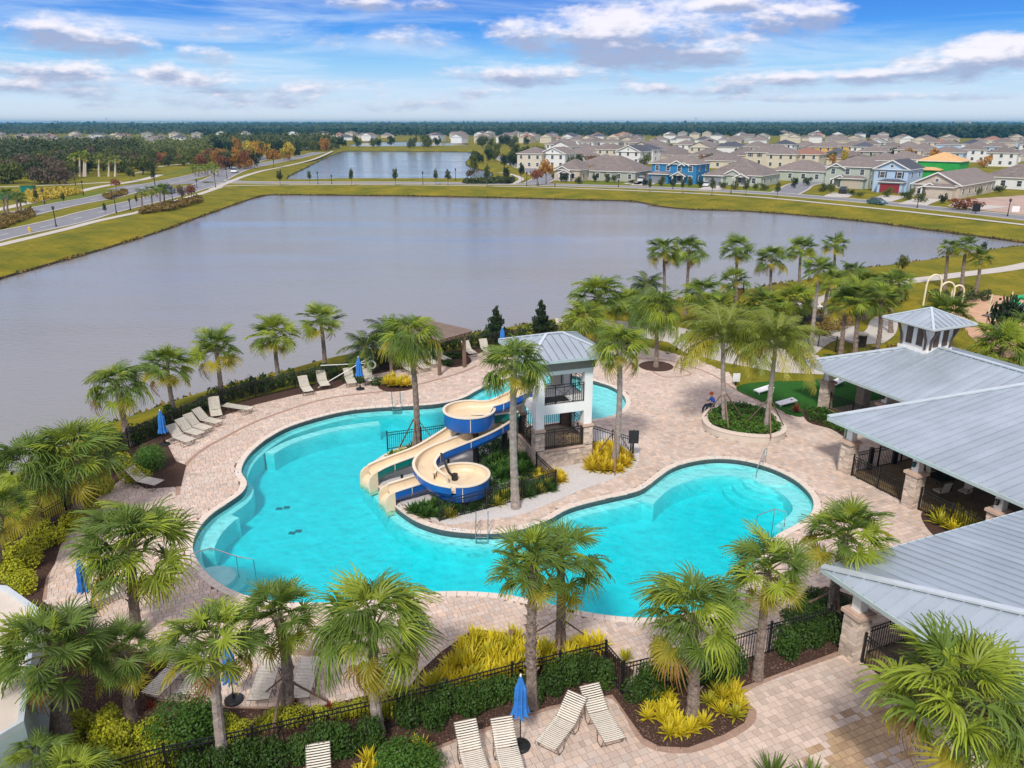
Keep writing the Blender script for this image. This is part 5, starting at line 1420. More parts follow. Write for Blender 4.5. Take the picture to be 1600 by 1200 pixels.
# strap-leaved plants: bromeliads and crotons
def rosette(seed, mt, n=26, L=.5, w=.035, spread=1.0):
    r = random.Random(seed); m_ = MB()
    for i in range(n):
        a = i * 2.4 + r.uniform(-.2, .2); e = R(80 - 62 * (i / n) * spread); l_ = L * r.uniform(.75, 1.1)
        d = Vector((math.cos(a) * math.cos(e), math.sin(a) * math.cos(e), math.sin(e))); s = Vector((-math.sin(a), math.cos(a), 0))
        p0 = Vector((0, 0, .02)); p1 = d * l_ * .55; p2 = d * l_ + Vector((0, 0, -.25 * l_ * (1 - math.sin(e))))
        m_.add([p0 - s * w * .5, p0 + s * w * .5, p1 + s * w, p1 - s * w, p2], [(0, 1, 2, 3), (3, 2, 4)])
    return m_.mesh('leaves', M[mt])
ROS = dict(y=[rosette(i, 'leaf_strap_yellow', 34, .55) for i in range(3)], g=[rosette(5 + i, 'leaf_strap_green', 34, .55) for i in range(2)], c=[rosette(9 + i, 'leaf_croton', 46, .5, .045) for i in range(3)],
           f=[rosette(14 + i, 'leaf_cover', 30, .5, .05) for i in range(3)], r=[rosette(20, 'leaf_red', 26, .4, .035)], s=[rosette(21, 'frond', 44, 1.0, .035, .9)])
def ros(kind, c, s, label, group=None, name='bromeliad', cat='plant'):
    t = thing(name, label, cat, c, 0, group)
    part('leaves', rnd.choice(ROS[kind]), t, (0, 0, 0), (0, 0, rnd.random() * 6), (s, s, s * rnd.uniform(.85, 1.15)))
    return t
def fill(px_poly, step, fn, jitter=.35):
    p = [G(x, y) for x, y in px_poly]; x0, x1 = min(q.x for q in p), max(q.x for q in p); y0, y1 = min(q.y for q in p), max(q.y for q in p)
    k = 0; y = y0
    while y < y1:
        x = x0
        while x < x1:
            c = Vector((x + rnd.uniform(-jitter, jitter) * step, y + rnd.uniform(-jitter, jitter) * step, .04))
            if inpoly(np.array([c.x]), np.array([c.y]), p)[0]: fn(c, k); k += 1
            x += step
        y += step * .85
fill([(990, 1118), (1040, 1085), (1060, 1110), (1085, 1135), (1150, 1122), (1150, 1128), (1090, 1150), (1040, 1152), (1015, 1140)], .42, lambda c, k: ros('y', c, rnd.uniform(.75, 1.05), 'yellow bromeliad in the rounded bed left of the drooping palm trunk', 'yellow bromeliads in the rounded bed'))
fill([(1100, 1090), (1140, 1070), (1165, 1100), (1150, 1125), (1110, 1120)], .42, lambda c, k: ros('y' if k % 3 else 'g', c, rnd.uniform(.9, 1.2), 'yellow-green bromeliad right of the drooping palm trunk', 'bromeliads right of the drooping palm'))
fill([(700, 1055), (720, 1020), (760, 1000), (810, 1012), (860, 1025), (865, 1045), (800, 1066), (700, 1085), (660, 1095)], .40, lambda c, k: ros('y' if k % 5 else 'g', c + Vector((0, 0, .1)), rnd.uniform(1.1, 1.5), 'bright yellow strap-leaved plant in the large mound behind the bottom hedge', 'yellow mound behind the bottom hedge', name='yellow_plant'))
fill([(870, 1030), (895, 1005), (935, 1012), (935, 1035), (880, 1045)], .45, lambda c, k: ros('y', c, rnd.uniform(1.0, 1.3), 'bright yellow plant between braced palm and fence corner', 'yellow plants by the fence corner', name='yellow_plant'))
fill([(950, 1030), (975, 1020), (1000, 1050), (985, 1062)], .5, lambda c, k: ros('g', c, .9, 'yellow-green plant just behind the fence corner post', 'plants behind the corner post', name='yellow_plant'))
fill([(535, 1200), (580, 1185), (590, 1210), (560, 1230)], .45, lambda c, k: ros('y', c, 1.0, 'yellow bromeliad left of the round green bush at the bottom edge', 'bromeliads left of the bottom bush'))
fill([(640, 1175), (672, 1168), (680, 1190), (655, 1200)], .45, lambda c, k: ros('y', c, 1.1, 'yellow bromeliad right of the round green bush at the bottom edge', 'bromeliads right of the bottom bush'))
fill([(195, 1080), (225, 1065), (235, 1085), (215, 1110)], .45, lambda c, k: ros('y', c, 1.2, 'yellow strap-leaved plant left of the bottom left paving', 'yellow plants left of the bottom left paving', name='yellow_plant'))
fill([(240, 1040), (262, 1025), (282, 1045), (250, 1058)], .45, lambda c, k: ros('y', c, 1.1, 'yellow strap-leaved plant above the bottom left loungers', 'yellow plants above the bottom left loungers', name='yellow_plant'))
fill([(918, 712), (945, 700), (985, 715), (992, 728), (960, 742), (925, 738)], .5, lambda c, k: ros('c', c, rnd.uniform(1.2, 1.5), 'golden croton around the tall palm right of the tower', 'golden crotons right of the tower', name='croton'))
fill([(828, 752), (850, 740), (884, 742), (885, 756), (850, 762)], .5, lambda c, k: ros('c', c, rnd.uniform(1.0, 1.3), 'golden croton at the foot of the tower stone wall', 'golden crotons at the tower foot', name='croton'))
fill([(592, 602), (615, 596), (640, 599), (642, 607), (610, 610)], .5, lambda c, k: ros('y' if k % 2 else 'c', c + Vector((0, 0, .15)), rnd.uniform(1.1, 1.4), 'yellow croton in the clipped mound by the pergola', 'yellow mound by the pergola', name='croton'))
fill([(1448, 822), (1460, 806), (1500, 812), (1530, 826), (1500, 836)], .5, lambda c, k: ros('g' if k % 2 else 'y', c, rnd.uniform(1.3, 1.6), 'yellow-green plant in the bed between front roof and patio railing', 'plants by the patio railing', name='yellow_plant'))
fill([(630, 752), (645, 745), (660, 750), (650, 758)], .5, lambda c, k: ros('c', c, .9, 'orange-yellow croton between the two slide exits', 'crotons between the slide exits', name='croton'))
for (x, y) in ((515, 1112), (520, 1118), (235, 1108), (460, 1104)): ros('r', G(x, y), .9, 'small dark red plant among the low lime shrubs', 'small red plants', name='red_plant')
ros('r', G(1244, 645), 1.6, 'dark red spiky plant at the corner of the artificial lawn', name='red_plant')
ros('s', G(1205, 1222), .95, 'spiky green plant at the bottom edge, the left of two', name='spiky_plant'); ros('s', G(1265, 1232), .95, 'spiky green plant at the bottom edge, the right of two', name='spiky_plant')
# ground cover that nobody could count: one mass per bed
def cover(name, px_poly, dens, size, h, mt, kindlabel, z=.05, poly=None, seed=1):
    rs = rng_np(seed); p = poly or [G(x, y) for x, y in px_poly]
    x0, x1 = min(q.x for q in p), max(q.x for q in p); y0, y1 = min(q.y for q in p), max(q.y for q in p)
    n = int((x1 - x0) * (y1 - y0) * dens); X = rs.uniform(x0, x1, n); Y = rs.uniform(y0, y1, n); ok = inpoly(X, Y, p); X, Y = X[ok], Y[ok]; n = len(X)
    bumpy = .55 + .45 * np.sin(X * 2.1 + np.sin(Y * 1.7) * 2) * np.cos(Y * 2.4 + np.cos(X * 1.3)) + rs.normal(0, .12, n)
    Z = z + h * np.clip(bumpy, .15, 1.2) * rs.uniform(.5, 1, n)
    P = np.stack([X, Y, Z], 1); nrm = rs.normal(size=(n, 3)) * .8; nrm[:, 2] += .9; nrm /= np.linalg.norm(nrm, axis=1)[:, None]
    t = np.cross(nrm, rs.normal(size=(n, 3))); t /= np.linalg.norm(t, axis=1)[:, None]; s = np.cross(nrm, t); sz = size * rs.uniform(.6, 1.4, n)[:, None]
    V = np.stack([P - t * sz, P + s * sz * .5, P + t * sz, P - s * sz * .5], 1).reshape(-1, 3)
    me = arr_mesh(name, V, np.arange(4 * n).reshape(-1, 4), M[mt]); tag(link(name, me), kindlabel, 'ground cover', kind='stuff')
cover('ground_cover', [(640, 812), (650, 785), (690, 790), (760, 785), (835, 765), (838, 738), (800, 705), (770, 700), (740, 735), (745, 775), (690, 785), (668, 790), (690, 815), (760, 795), (866, 765), (838, 745)], 0, .1, .1, 'leaf_cover', '')if False else None
cover('ground_cover', [(690, 812), (672, 790), (700, 770), (745, 768), (758, 740), (740, 715), (780, 690), (800, 700), (838, 737), (866, 765), (760, 795)], 260, .075, .38, 'leaf_cover', 'leafy green ground cover inside the island fence')
cover('ground_cover', [(592, 735), (610, 712), (650, 700), (700, 690), (790, 678), (798, 695), (740, 705), (670, 715), (640, 722), (600, 738)], 220, .07, .3, 'leaf_bush', 'green ground cover left of the island palm')
cover('ground_cover', None, 260, .08, .42, 'leaf_bush', 'leafy green ground cover filling the raised planter', z=.42, poly=inn_planter if 'inn_planter' in globals() else inn)
cover('ground_cover', [(1255, 640), (1290, 645), (1330, 668), (1330, 690), (1300, 672), (1262, 660)], 220, .08, .5, 'leaf_bush', 'green shrubs in the bed under the far roof edge')
cover('ground_cover', [(1285, 552), (1362, 572), (1350, 582), (1290, 565)], 120, .08, .3, 'leaf_cover', 'low green planting behind the clubhouse fence')
cover('reeds', [(1250, 530), (1262, 490), (1310, 480), (1335, 510), (1300, 525)], 60, .16, .8, 'leaf_reed', 'straw-coloured ornamental grass beside the curving path')
cover('reeds', [(1370, 560), (1400, 545), (1450, 560), (1440, 590), (1380, 590)], 60, .16, .9, 'leaf_reed', 'straw-coloured ornamental grass behind the far roof')
cover('reeds', [(1230, 470), (1262, 450), (1320, 440), (1300, 455), (1260, 475)], 60, .18, .7, 'leaf_lime', 'yellow-green growth along the lake shore by the path')
cover('reeds', [(1480, 590), (1500, 560), (1600, 575), (1640, 640), (1560, 620)], 40, .16, .8, 'leaf_reed', 'ornamental grass behind the ridge of the far roof')
cover('reeds', [(1440, 470), (1480, 478), (1550, 470), (1545, 462), (1470, 462)], 60, .16, .9, 'leaf_oak', 'dark low hedge behind the playground arches')
fill([(600, 740), (612, 716), (650, 704), (640, 722), (615, 738)], .55, lambda c, k: ros('g' if k % 3 == 0 else 'f', c, rnd.uniform(.9, 1.3), 'leafy plant at the left slide exit beside the island palm', 'plants at the left slide exit', name='leafy_plant'))
fill([(640, 800), (672, 788), (690, 800), (688, 816), (660, 812)], .5, lambda c, k: ros('f', c, rnd.uniform(.9, 1.3), 'leafy green plant at the left end of the island fence', 'plants at the left end of the island fence', name='leafy_plant'))
fill([(700, 810), (760, 795), (866, 768), (850, 755), (780, 775), (710, 790)], .62, lambda c, k: ros('g' if k % 4 == 0 else 'f', c, rnd.uniform(1.0, 1.4), 'leafy green plant inside the island fence', 'leafy plants inside the island fence', name='leafy_plant'))
fill([(760, 720), (800, 705), (836, 740), (800, 755), (760, 760)], .7, lambda c, k: ros('f', c + Vector((0, 0, .2)), rnd.uniform(1.1, 1.5), 'leafy green plant between slides and tower wall', 'leafy plants between slides and tower', name='leafy_plant'))
cover('undergrowth', [(1040, 560), (1090, 500), (1150, 480), (1240, 480), (1262, 520), (1225, 545), (1180, 555), (1110, 520)], 18, .16, 1.1, 'leaf_bush', 'green undergrowth between the palms of the lakeside thicket')
cover('undergrowth', [(1300, 470), (1340, 455), (1400, 452), (1420, 470), (1380, 500), (1320, 500)], 20, .16, 1.2, 'leaf_mid', 'green undergrowth below the palms along the curving path')
cover('undergrowth', [(880, 545), (900, 520), (960, 515), (1000, 530), (960, 545)], 20, .14, .8, 'leaf_bush', 'green undergrowth below the leafy palm pair')
cover('mulch_chips', None, 160, .035, .03, 'chips', 'loose bark chips on the bottom mulch bed', z=.06, poly=bedp['b'])
fill([(600, 740), (612, 716), (650, 704), (640, 722), (615, 738)], .55, lambda c, k: ros('g' if k % 3 == 0 else 'f', c, rnd.uniform(.9, 1.3), 'leafy plant at the left slide exit beside the island palm', 'plants at the left slide exit', name='leafy_plant'))
fill([(640, 800), (672, 788), (690, 800), (688, 816), (660, 812)], .5, lambda c, k: ros('f', c, rnd.uniform(.9, 1.3), 'leafy green plant at the left end of the island fence', 'plants at the left end of the island fence', name='leafy_plant'))
fill([(700, 810), (760, 795), (866, 768), (850, 755), (780, 775), (710, 790)], .62, lambda c, k: ros('g' if k % 4 == 0 else 'f', c, rnd.uniform(1.0, 1.4), 'leafy green plant inside the island fence', 'leafy plants inside the island fence', name='leafy_plant'))
fill([(760, 720), (800, 705), (836, 740), (800, 755), (760, 760)], .7, lambda c, k: ros('f', c + Vector((0, 0, .2)), rnd.uniform(1.1, 1.5), 'leafy green plant between slides and tower wall', 'leafy plants between slides and tower', name='leafy_plant'))
cover('undergrowth', [(1040, 560), (1090, 500), (1150, 480), (1240, 480), (1262, 520), (1225, 545), (1180, 555), (1110, 520)], 18, .16, 1.1, 'leaf_bush', 'green undergrowth between the palms of the lakeside thicket')
cover('undergrowth', [(1300, 470), (1340, 455), (1400, 452), (1420, 470), (1380, 500), (1320, 500)], 20, .16, 1.2, 'leaf_mid', 'green undergrowth below the palms along the curving path')
cover('undergrowth', [(880, 545), (900, 520), (960, 515), (1000, 530), (960, 545)], 20, .14, .8, 'leaf_bush', 'green undergrowth below the leafy palm pair')
cover('mulch_chips', None, 160, .035, .03, 'chips', 'loose bark chips on the right mulch bed', z=.06, poly=bedp['c'], seed=3)
# ---------------------------------------------------------------- broadleaf trees
def crown(seed, mt, n=900, size=.22, shape='round', w=1.0):
    r = random.Random(seed); bl = []
    k = dict(round=9, tall=8, flat=9, layered=10)[shape]
    for i in range(k):
        a = i * 2.4; q = (i + .5) / k
        if shape == 'tall': bl.append((.22 * math.cos(a), .22 * math.sin(a), .25 + .62 * q, .34 * (1.1 - q * .7), .34 * (1.1 - q * .7), .2))
        elif shape == 'layered': bl.append((.30 * math.cos(a) * (1.1 - q), .30 * math.sin(a) * (1.1 - q), .15 + .82 * q, .62 * (1.12 - q), .62 * (1.12 - q), .085))
        else: bl.append((.55 * math.cos(a) * math.sqrt(q), .55 * math.sin(a) * math.sqrt(q), .5 + .22 * (1 - q) + r.uniform(-.12, .12), r.uniform(.26, .42), r.uniform(.26, .42), r.uniform(.2, .34) * (.7 if shape == 'flat' else 1)))
    return leafcloud('crown', bl, n, size, mt, seed, shellk=.35, aspect=.6)
CRW = {}
for nm, mt in (('oak', 'leaf_oak'), ('mid', 'leaf_mid'), ('dark', 'leaf_dark'), ('brown', 'leaf_brown'), ('orange', 'leaf_orange'), ('rust', 'leaf_rust'), ('yellow', 'leaf_yellow')):
    CRW[nm] = [crown(i * 7 + len(nm), mt, 420, .085) for i in range(3)]
def bushy(seed, mt):
    r = random.Random(seed); bl = []
    for i in range(12):
        a = i * 2.4; q = (i + .5) / 12; z = .22 + .55 * r.random()
        bl.append((.6 * math.cos(a) * math.sqrt(q), .6 * math.sin(a) * math.sqrt(q), z, r.uniform(.25, .4), r.uniform(.25, .4), r.uniform(.16, .26)))
    return leafcloud('crown', bl, 620, .07, mt, seed, shellk=.5, aspect=.65)
for nm, mt in (('oak', 'leaf_oak'), ('mid', 'leaf_mid'), ('dark', 'leaf_dark'), ('brown', 'leaf_brown'), ('orange', 'leaf_orange'), ('rust', 'leaf_rust')): CRW['b_' + nm] = [bushy(i * 3 + len(nm), mt) for i in range(2)]
CRW['layer'] = [crown(3 + i, 'leaf_dark', 1900, .06, 'layered') for i in range(2)]
CRW['street'] = [crown(5 + i, 'leaf_oak', 500, .07, 'tall') for i in range(3)]
def tree_trunk():
    m_ = MB(); m_.tube([(0, 0, 0), (.01, 0, .25), (0, .01, .5)], [.035, .028, .02], 7)
    for i in range(5):
        a = i * 1.3; m_.tube([(0, 0, .28 + .04 * i), (.16 * math.cos(a), .16 * math.sin(a), .48 + .04 * i), (.34 * math.cos(a), .34 * math.sin(a), .66 + .03 * i)], [.016, .011, .005], 5, cap=False)
    return m_.mesh('trunk', M['bark_far'])
TRK = tree_trunk()
def tree(kind, c, w, h, label, group=None, cat='tree', name='tree', lift=0.0):
    """w crown diameter, h total height"""
    t = thing(name, label, cat, c, 0, group)
    part('crown', (CRW[kind] if lift > 0 else CRW['b_' + kind])[rnd.randrange(2)], t, (0, 0, h * lift), (0, 0, rnd.random() * 6), (w * .55, w * .55, h * (1 - lift)))
    part('trunk', TRK, t, (0, 0, 0), None, (w * .6, w * .6, h * .95))
    return t
def tree_px(kind, bx, by, ty, wpx, label, group=None, lift=.15, **k):
    b, tpt = above(bx, by, bx, ty); s = (b.y * math.cos(PITCH) + CAMH * math.sin(PITCH)) / FOC
    return tree(kind, b, wpx * s, tpt.z, label, group, lift=lift, **k)
tree_px('layer', 775, 536, 478, 46, 'dark layered tree by the lake fence, the one nearer the pergola', lift=.1)
tree_px('layer', 845, 530, 468, 42, 'dark layered tree by the lake fence, just behind the tower roof', lift=.1)
tree_px('mid', 1407, 432, 396, 26, 'slender thin-leaved young tree on the right lake lawn'); tree_px('dark', 1533, 405, 376, 12, 'tiny dark tree at the narrow right end of the lake')
tree_px('dark', 1565, 545, 455, 60, 'dark leafy tree in front of the playground frame', lift=.05)
for (x, y, t_, w_, l_) in ((438, 290, 265, 20, 'first street tree from the left between the two lakes'), (484, 287, 266, 13, 'second street tree from the left between the two lakes'), (549.5, 290, 262, 16, 'third street tree between the two lakes, left of centre'),
     (618, 290, 262, 18, 'fourth street tree between the two lakes'), (681, 289, 263, 14, 'fifth street tree, left of a close pair near the upper pond end'), (700, 290, 264, 19, 'sixth street tree, right of a close pair near the upper pond end'),
     (1015, 301, 277, 12, 'young street tree in front of the blue house left edge'), (1066, 303, 277, 12, 'young street tree in front of the blue house right part'), (1112, 306, 277, 20, 'street tree before the grey garage right of the blue house'),
     (1165, 306, 279, 17, 'street tree on the lawn right of the blue house neighbour'), (1214, 310, 283, 17, 'street tree at the side street corner'), (761, 292, 256, 20, 'olive green tree at the left of the side street mouth')):
    tree_px('street', x, y, t_, w_, l_, lift=.3)
for (k, x, y, t_, w_, l_) in (('orange', 853, 288, 247, 30, 'orange autumn tree at the side street mouth'), ('orange', 924, 281, 256, 14, 'golden autumn tree before the stone-fronted house'), ('rust', 839, 290, 262, 26, 'low rust-red bushy tree under the orange one'),
     ('yellow', 1318, 262, 233, 16, 'golden tree left of the blue-roofed house'), ('oak', 895, 276, 243, 26, 'green tree in front of the brown roofs near the side street'), ('dark', 791, 288, 258, 14, 'dark round street tree in the side street island'),
     ('dark', 815, 284, 254, 13, 'second dark round tree in the side street island'), ('mid', 741, 283, 234, 18, 'silvery green tree at the upper pond corner'), ('dark', 787, 268, 240, 16, 'dark tree above the side street island'), ('brown', 735, 282, 263, 18, 'reddish bare shrub tree by the upper pond'),
     ('orange', 1460, 262, 230, 26, 'large golden-orange tree left of the green sheathed house'), ('orange', 1420, 258, 230, 24, 'golden-orange tree behind the white house'), ('oak', 1398, 252, 228, 26, 'dark green tree between golden-orange trees and yellow houses'),
     ('orange', 1340, 258, 236, 20, 'orange tree below the yellow house'), ('orange', 1300, 262, 240, 16, 'orange-brown tree behind the left grey house')):
    tree_px(k, x, y, t_, w_, l_, lift=.12)
for (x, y, t_, w_, l_) in ((48, 392 - 78 + 10, 292, 0, ''),):
    pass
# median and roadside shrubs, left
for (k, x, y, t_, w_, l_) in (('street', 165, 336, 316, 11, 'small young tree on the median beside the near road'), ('brown', 285, 315, 288, 18, 'left of two rust-brown shrub trees by the near road'), ('rust', 300, 313, 286, 20, 'right of two rust-brown shrub trees by the near road'),
     ('street', 100, 318, 300, 12, 'small dark tree on the path verge'), ('street', 58, 318, 294, 14, 'thin grey-green tree by the yellow field'), ('rust', 182, 296, 278, 18, 'dark red shrub tree at the road bend'), ('street', 242, 292, 250, 15, 'dark round-headed street tree at the intersection'),
     ('street', 214, 321, 303, 9, 'small dark tree beside the palm group on the median'), ('mid', 205, 283, 260, 20, 'orange-green small tree beside the path entrance')):
    tree_px(k, x, y, t_, w_, l_, lift=.25 if k == 'street' else .1)
SP = [((8, 338), (6, 306)), ((13, 341), (12, 303)), ((27, 334), (25, 308)), ((33, 332), (32, 310)), ((223, 326), (221, 302)), ((238, 323), (236, 299)), ((252, 323), (250, 297)), ((257, 321), (256, 295))]
for i, (b_, h_) in enumerate(SP):
    P_(['first', 'second', 'third', 'fourth'][i % 4] + (' palm of the small group at the far left road edge' if i < 4 else ' palm of the small group on the near road median'), b_, h_, 11, 'stiff', 16, seed=200 + i, tr=.17, light=0, yel=0)
for i, (bx, hy) in enumerate([(115, 246), (125, 244), (131, 242), (134, 246), (155, 249), (170, 252), (180, 249)]):
    P_('pale-trunked palm of the row in front of the dark wood', (bx, 276), (bx, hy), 9, 'stiff', 14, seed=220 + i, tr=.3, light=.8, yel=.1, tmt='stucco_beige', group='pale-trunked palms before the wood')
for i in range(9):
    bx = 300 + i * 5; P_('low dark palm of the clump on the intersection island', (bx, 272 + (i % 3) * 2), (bx, 262 + (i % 2) * 3), 7, 'stiff', 12, seed=240 + i, tr=.2, light=.3, group='palm clump on the intersection island')
cover('reeds', [(-20, 356), (0, 342), (50, 330), (56, 338), (20, 352), (0, 360)], 25, .3, 1.0, 'leaf_reed', 'brown grasses under the far left palm group')
cover('reeds', [(216, 332), (250, 322), (315, 309), (316, 315), (270, 328), (220, 336)], 25, .3, 1.0, 'leaf_reed', 'brown grasses along the walk by the near road')
cover('reeds', [(160, 309), (180, 303), (200, 300), (198, 305), (170, 313)], 25, .3, 1.2, 'leaf_reed', 'brown grasses on the road median')
cover('reeds', [(722, 286), (760, 283), (805, 282), (800, 287), (730, 288)], 18, .4, 1.6, 'leaf_oak', 'dark reeds at the end of the upper pond')
cover('reeds', [(40, 300), (110, 295), (130, 302), (60, 316), (45, 318)], 12, .4, 1.0, 'leaf_yellow', 'yellow wild grass beside the path')

def shore_tufts(ring, name, label, seed, dens=5.0, hmax=.45, box=None, mt='leaf_reed'):
    rs = rng_np(seed); pts = resample(ring, 1.0 / dens, True); P = np.array([p[:] for p in pts])
    f0 = P[:, 1] * math.cos(PITCH) + CAMH * math.sin(PITCH); u = 800 + FOC * P[:, 0] / np.maximum(f0, 1)
    P = P[(P[:, 1] > 15) & (u > -40) & (u < 1640)]
    clump = np.sin(P[:, 0] * .6 + np.sin(P[:, 1] * .35) * 2) + rs.normal(0, .5, len(P)) > -.1; P = P[clump]; n = len(P)
    P[:, :2] += rs.normal(0, .16, (n, 2)); P[:, 2] = LZ + .15
    a = rs.uniform(0, 6.28, n); s = np.stack([np.cos(a), np.sin(a), np.zeros(n)], 1) * rs.uniform(.08, .3, n)[:, None]; up = np.zeros((n, 3)); up[:, 2] = rs.uniform(.15, hmax, n); up[:, 0] = rs.normal(0, .08, n)
    V = np.stack([P - s, P + s, P + s * .5 + up, P - s * .4 + up * .8], 1).reshape(-1, 3)
    tag(link(name, arr_mesh(name, V, np.arange(4 * n).reshape(-1, 4), M[mt])), label, 'shore grass', kind='stuff')
shore_tufts(lake_ring, 'shore_grass', 'ragged straw-coloured grass along the lake waterline', 5)
shore_tufts(lake_ring, 'shore_grass', 'ragged dark weeds along the lake waterline', 8, 4.0, .4, mt='leaf_oak')
shore_tufts(lake2_ring, 'shore_grass', 'ragged dark grass along the upper pond waterline', 6, 2.5, .5, mt='leaf_oak')

# ---------------------------------------------------------------- woods and far trees
r5 = random.Random(55)
def scatter_px(n, region, kinds, hrange, wk, label, group, lift=.02):
    """trees standing on the ground seen inside region (x0, x1, y0, y1)"""
    for i in range(n):
        x = r5.uniform(region[0], region[1]); y = r5.uniform(region[2], region[3])
        c = G(x, y); k = r5.choice(kinds); h = r5.uniform(*hrange)
        tree(k, c, h * wk * r5.uniform(.8, 1.25), h, label[k] if isinstance(label, dict) else label, group + ' (%s)' % k, lift=0 if lift < .05 and k != 'yellow' else .1)
WD = {'oak': 'dark green tree in the wood left of the road', 'brown': 'brown half-bare tree in the wood left of the road', 'mid': 'lighter green tree in the wood left of the road', 'dark': 'very dark tree in the wood left of the road', 'rust': 'rust-brown tree at the wood edge left of the road', 'orange': 'orange tree at the wood edge left of the road'}
def G2(x, y): return G(x, y)
scatter_px(40, (-20, 110, 262, 288), ['brown', 'brown', 'oak', 'brown', 'mid'], (5, 8), 1.35, WD, 'wood left of the road')
scatter_px(46, (60, 235, 250, 274), ['oak', 'mid', 'brown', 'mid', 'oak'], (5, 8.5), 1.3, WD, 'wood left of the road')
scatter_px(30, (200, 330, 248, 260), ['oak', 'mid', 'orange', 'oak', 'rust'], (4.5, 7), 1.3, WD, 'wood left of the road')

AV = {'oak': 'dark street tree along the avenue left of the upper pond', 'orange': 'orange autumn tree along the avenue left of the upper pond', 'mid': 'light green tree along the avenue left of the upper pond', 'dark': 'very dark street tree along the avenue left of the upper pond', 'rust': 'rust-brown street tree along the avenue left of the upper pond', 'yellow': 'yellow tree along the avenue left of the upper pond'}
scatter_px(16, (340, 400, 256, 266), ['oak', 'orange', 'dark', 'rust'], (6, 9), .9, AV, 'avenue trees')
scatter_px(20, (385, 470, 238, 252), ['oak', 'orange', 'dark', 'oak', 'yellow'], (6, 10), .9, AV, 'avenue trees')
scatter_px(26, (330, 520, 224, 238), ['oak', 'orange', 'dark', 'oak', 'mid'], (7, 11), .9, AV, 'avenue trees')
tree_px('orange', 428, 262, 231, 28, 'large orange autumn tree beside the avenue, the biggest of its row'); tree_px('rust', 385, 265, 232, 20, 'tall rust-red tree in the avenue row')
FR = {'oak': 'dark tree in the belt behind the upper pond', 'dark': 'very dark tree in the belt behind the upper pond', 'mid': 'lighter tree in the belt behind the upper pond'}
scatter_px(24, (525, 840, 224, 233), ['oak', 'dark', 'mid'], (7, 10), 1.0, FR, 'tree belt behind the upper pond')
scatter_px(20, (735, 850, 236, 262), ['oak', 'dark', 'mid', 'oak'], (5, 8), .9, {'oak': 'dark garden tree near the side street', 'dark': 'very dark garden tree near the side street', 'mid': 'green garden tree near the side street'}, 'trees near the side street')
GT = {'oak': 'dark garden tree among the housing rows', 'orange': 'orange garden tree among the housing rows', 'mid': 'green garden tree among the housing rows', 'dark': 'very dark garden tree among the housing rows', 'rust': 'rust-brown garden tree among the housing rows'}
scatter_px(56, (860, 1600, 224, 262), ['oak', 'dark', 'mid', 'orange', 'oak', 'rust'], (4, 6.5), 1.0, GT, 'garden trees among the houses')
def far_woods(name, y0, y1, x0, x1, n, h, size, mt, label, seed, m=9):
    rs = rng_np(seed); A = []
    # even spread in distance
    yy = rs.uniform(y0, y1, n); xx = rs.uniform(x0, x1, n)
    X = []; 
    a = (407.0 - 0) 
    P0 = np.array([G(x, y)[:] for x, y in zip(xx, yy)])
    hh = h * rs.uniform(.6, 1.15, n); V = []
    for k in range(m):
        r_ = rs.normal(size=(n, 3)) * np.array([.34, .34, .22]); c = P0 + np.stack([r_[:, 0] * hh, r_[:, 1] * hh, hh * (.55 + r_[:, 2])], 1)
        nrm = rs.normal(size=(n, 3)); nrm[:, 1] -= .7; nrm[:, 2] += .5; nrm /= np.linalg.norm(nrm, axis=1)[:, None]
        t = np.cross(nrm, rs.normal(size=(n, 3))); t /= np.linalg.norm(t, axis=1)[:, None]; s = np.cross(nrm, t); sz = (size * hh * rs.uniform(.6, 1.3, n))[:, None]
        V.append(np.stack([c - t * sz, c + s * sz * .8, c + t * sz, c - s * sz * .8], 1))
    V = np.concatenate(V, 0).reshape(-1, 3); V[:, 2] = np.maximum(V[:, 2], .1)
    tag(link(name, arr_mesh(name, V, np.arange(len(V)).reshape(-1, 4), M[mt])), label, 'woodland', kind='stuff')
far_woods('far_woods', 196.9, 200, -60, 1660, 12000, 17, .34, 'leaf_oak', 'distant dark wood that closes the view below the horizon', 1)
far_woods('far_woods', 200, 206, -60, 1660, 9000, 12, .32, 'leaf_oak', 'dark wood behind the farthest houses', 2)
far_woods('far_woods', 196.5, 197.2, -60, 1660, 9000, 21, .4, 'leaf_mid', 'bluish far treeline on the horizon', 3)
far_woods('far_woods', 238, 252, -60, 215, 600, 8, .085, 'leaf_oak', 'dark mass of the wood behind its front trees', 9, 60)
far_woods('far_woods', 225, 240, -60, 330, 500, 7, .11, 'leaf_mid', 'greenish mass of the wood farther back', 10, 30)
far_woods('far_woods', 224, 236, 330, 520, 500, 9, .11, 'leaf_oak', 'tree mass beyond the avenue', 11, 30)
far_woods('far_woods', 206, 211, -30, 400, 700, 7, .3, 'leaf_oak', 'dark tree cover beyond the wood at the left', 4)
far_woods('far_woods', 206, 213, 300, 1400, 2600, 8, .3, 'leaf_dark', 'dark trees between the farthest roofs in the middle', 5)
far_woods('far_woods', 206, 216, 1350, 1640, 2200, 11, .3, 'leaf_dark', 'dark wood behind the housing at the right', 6)

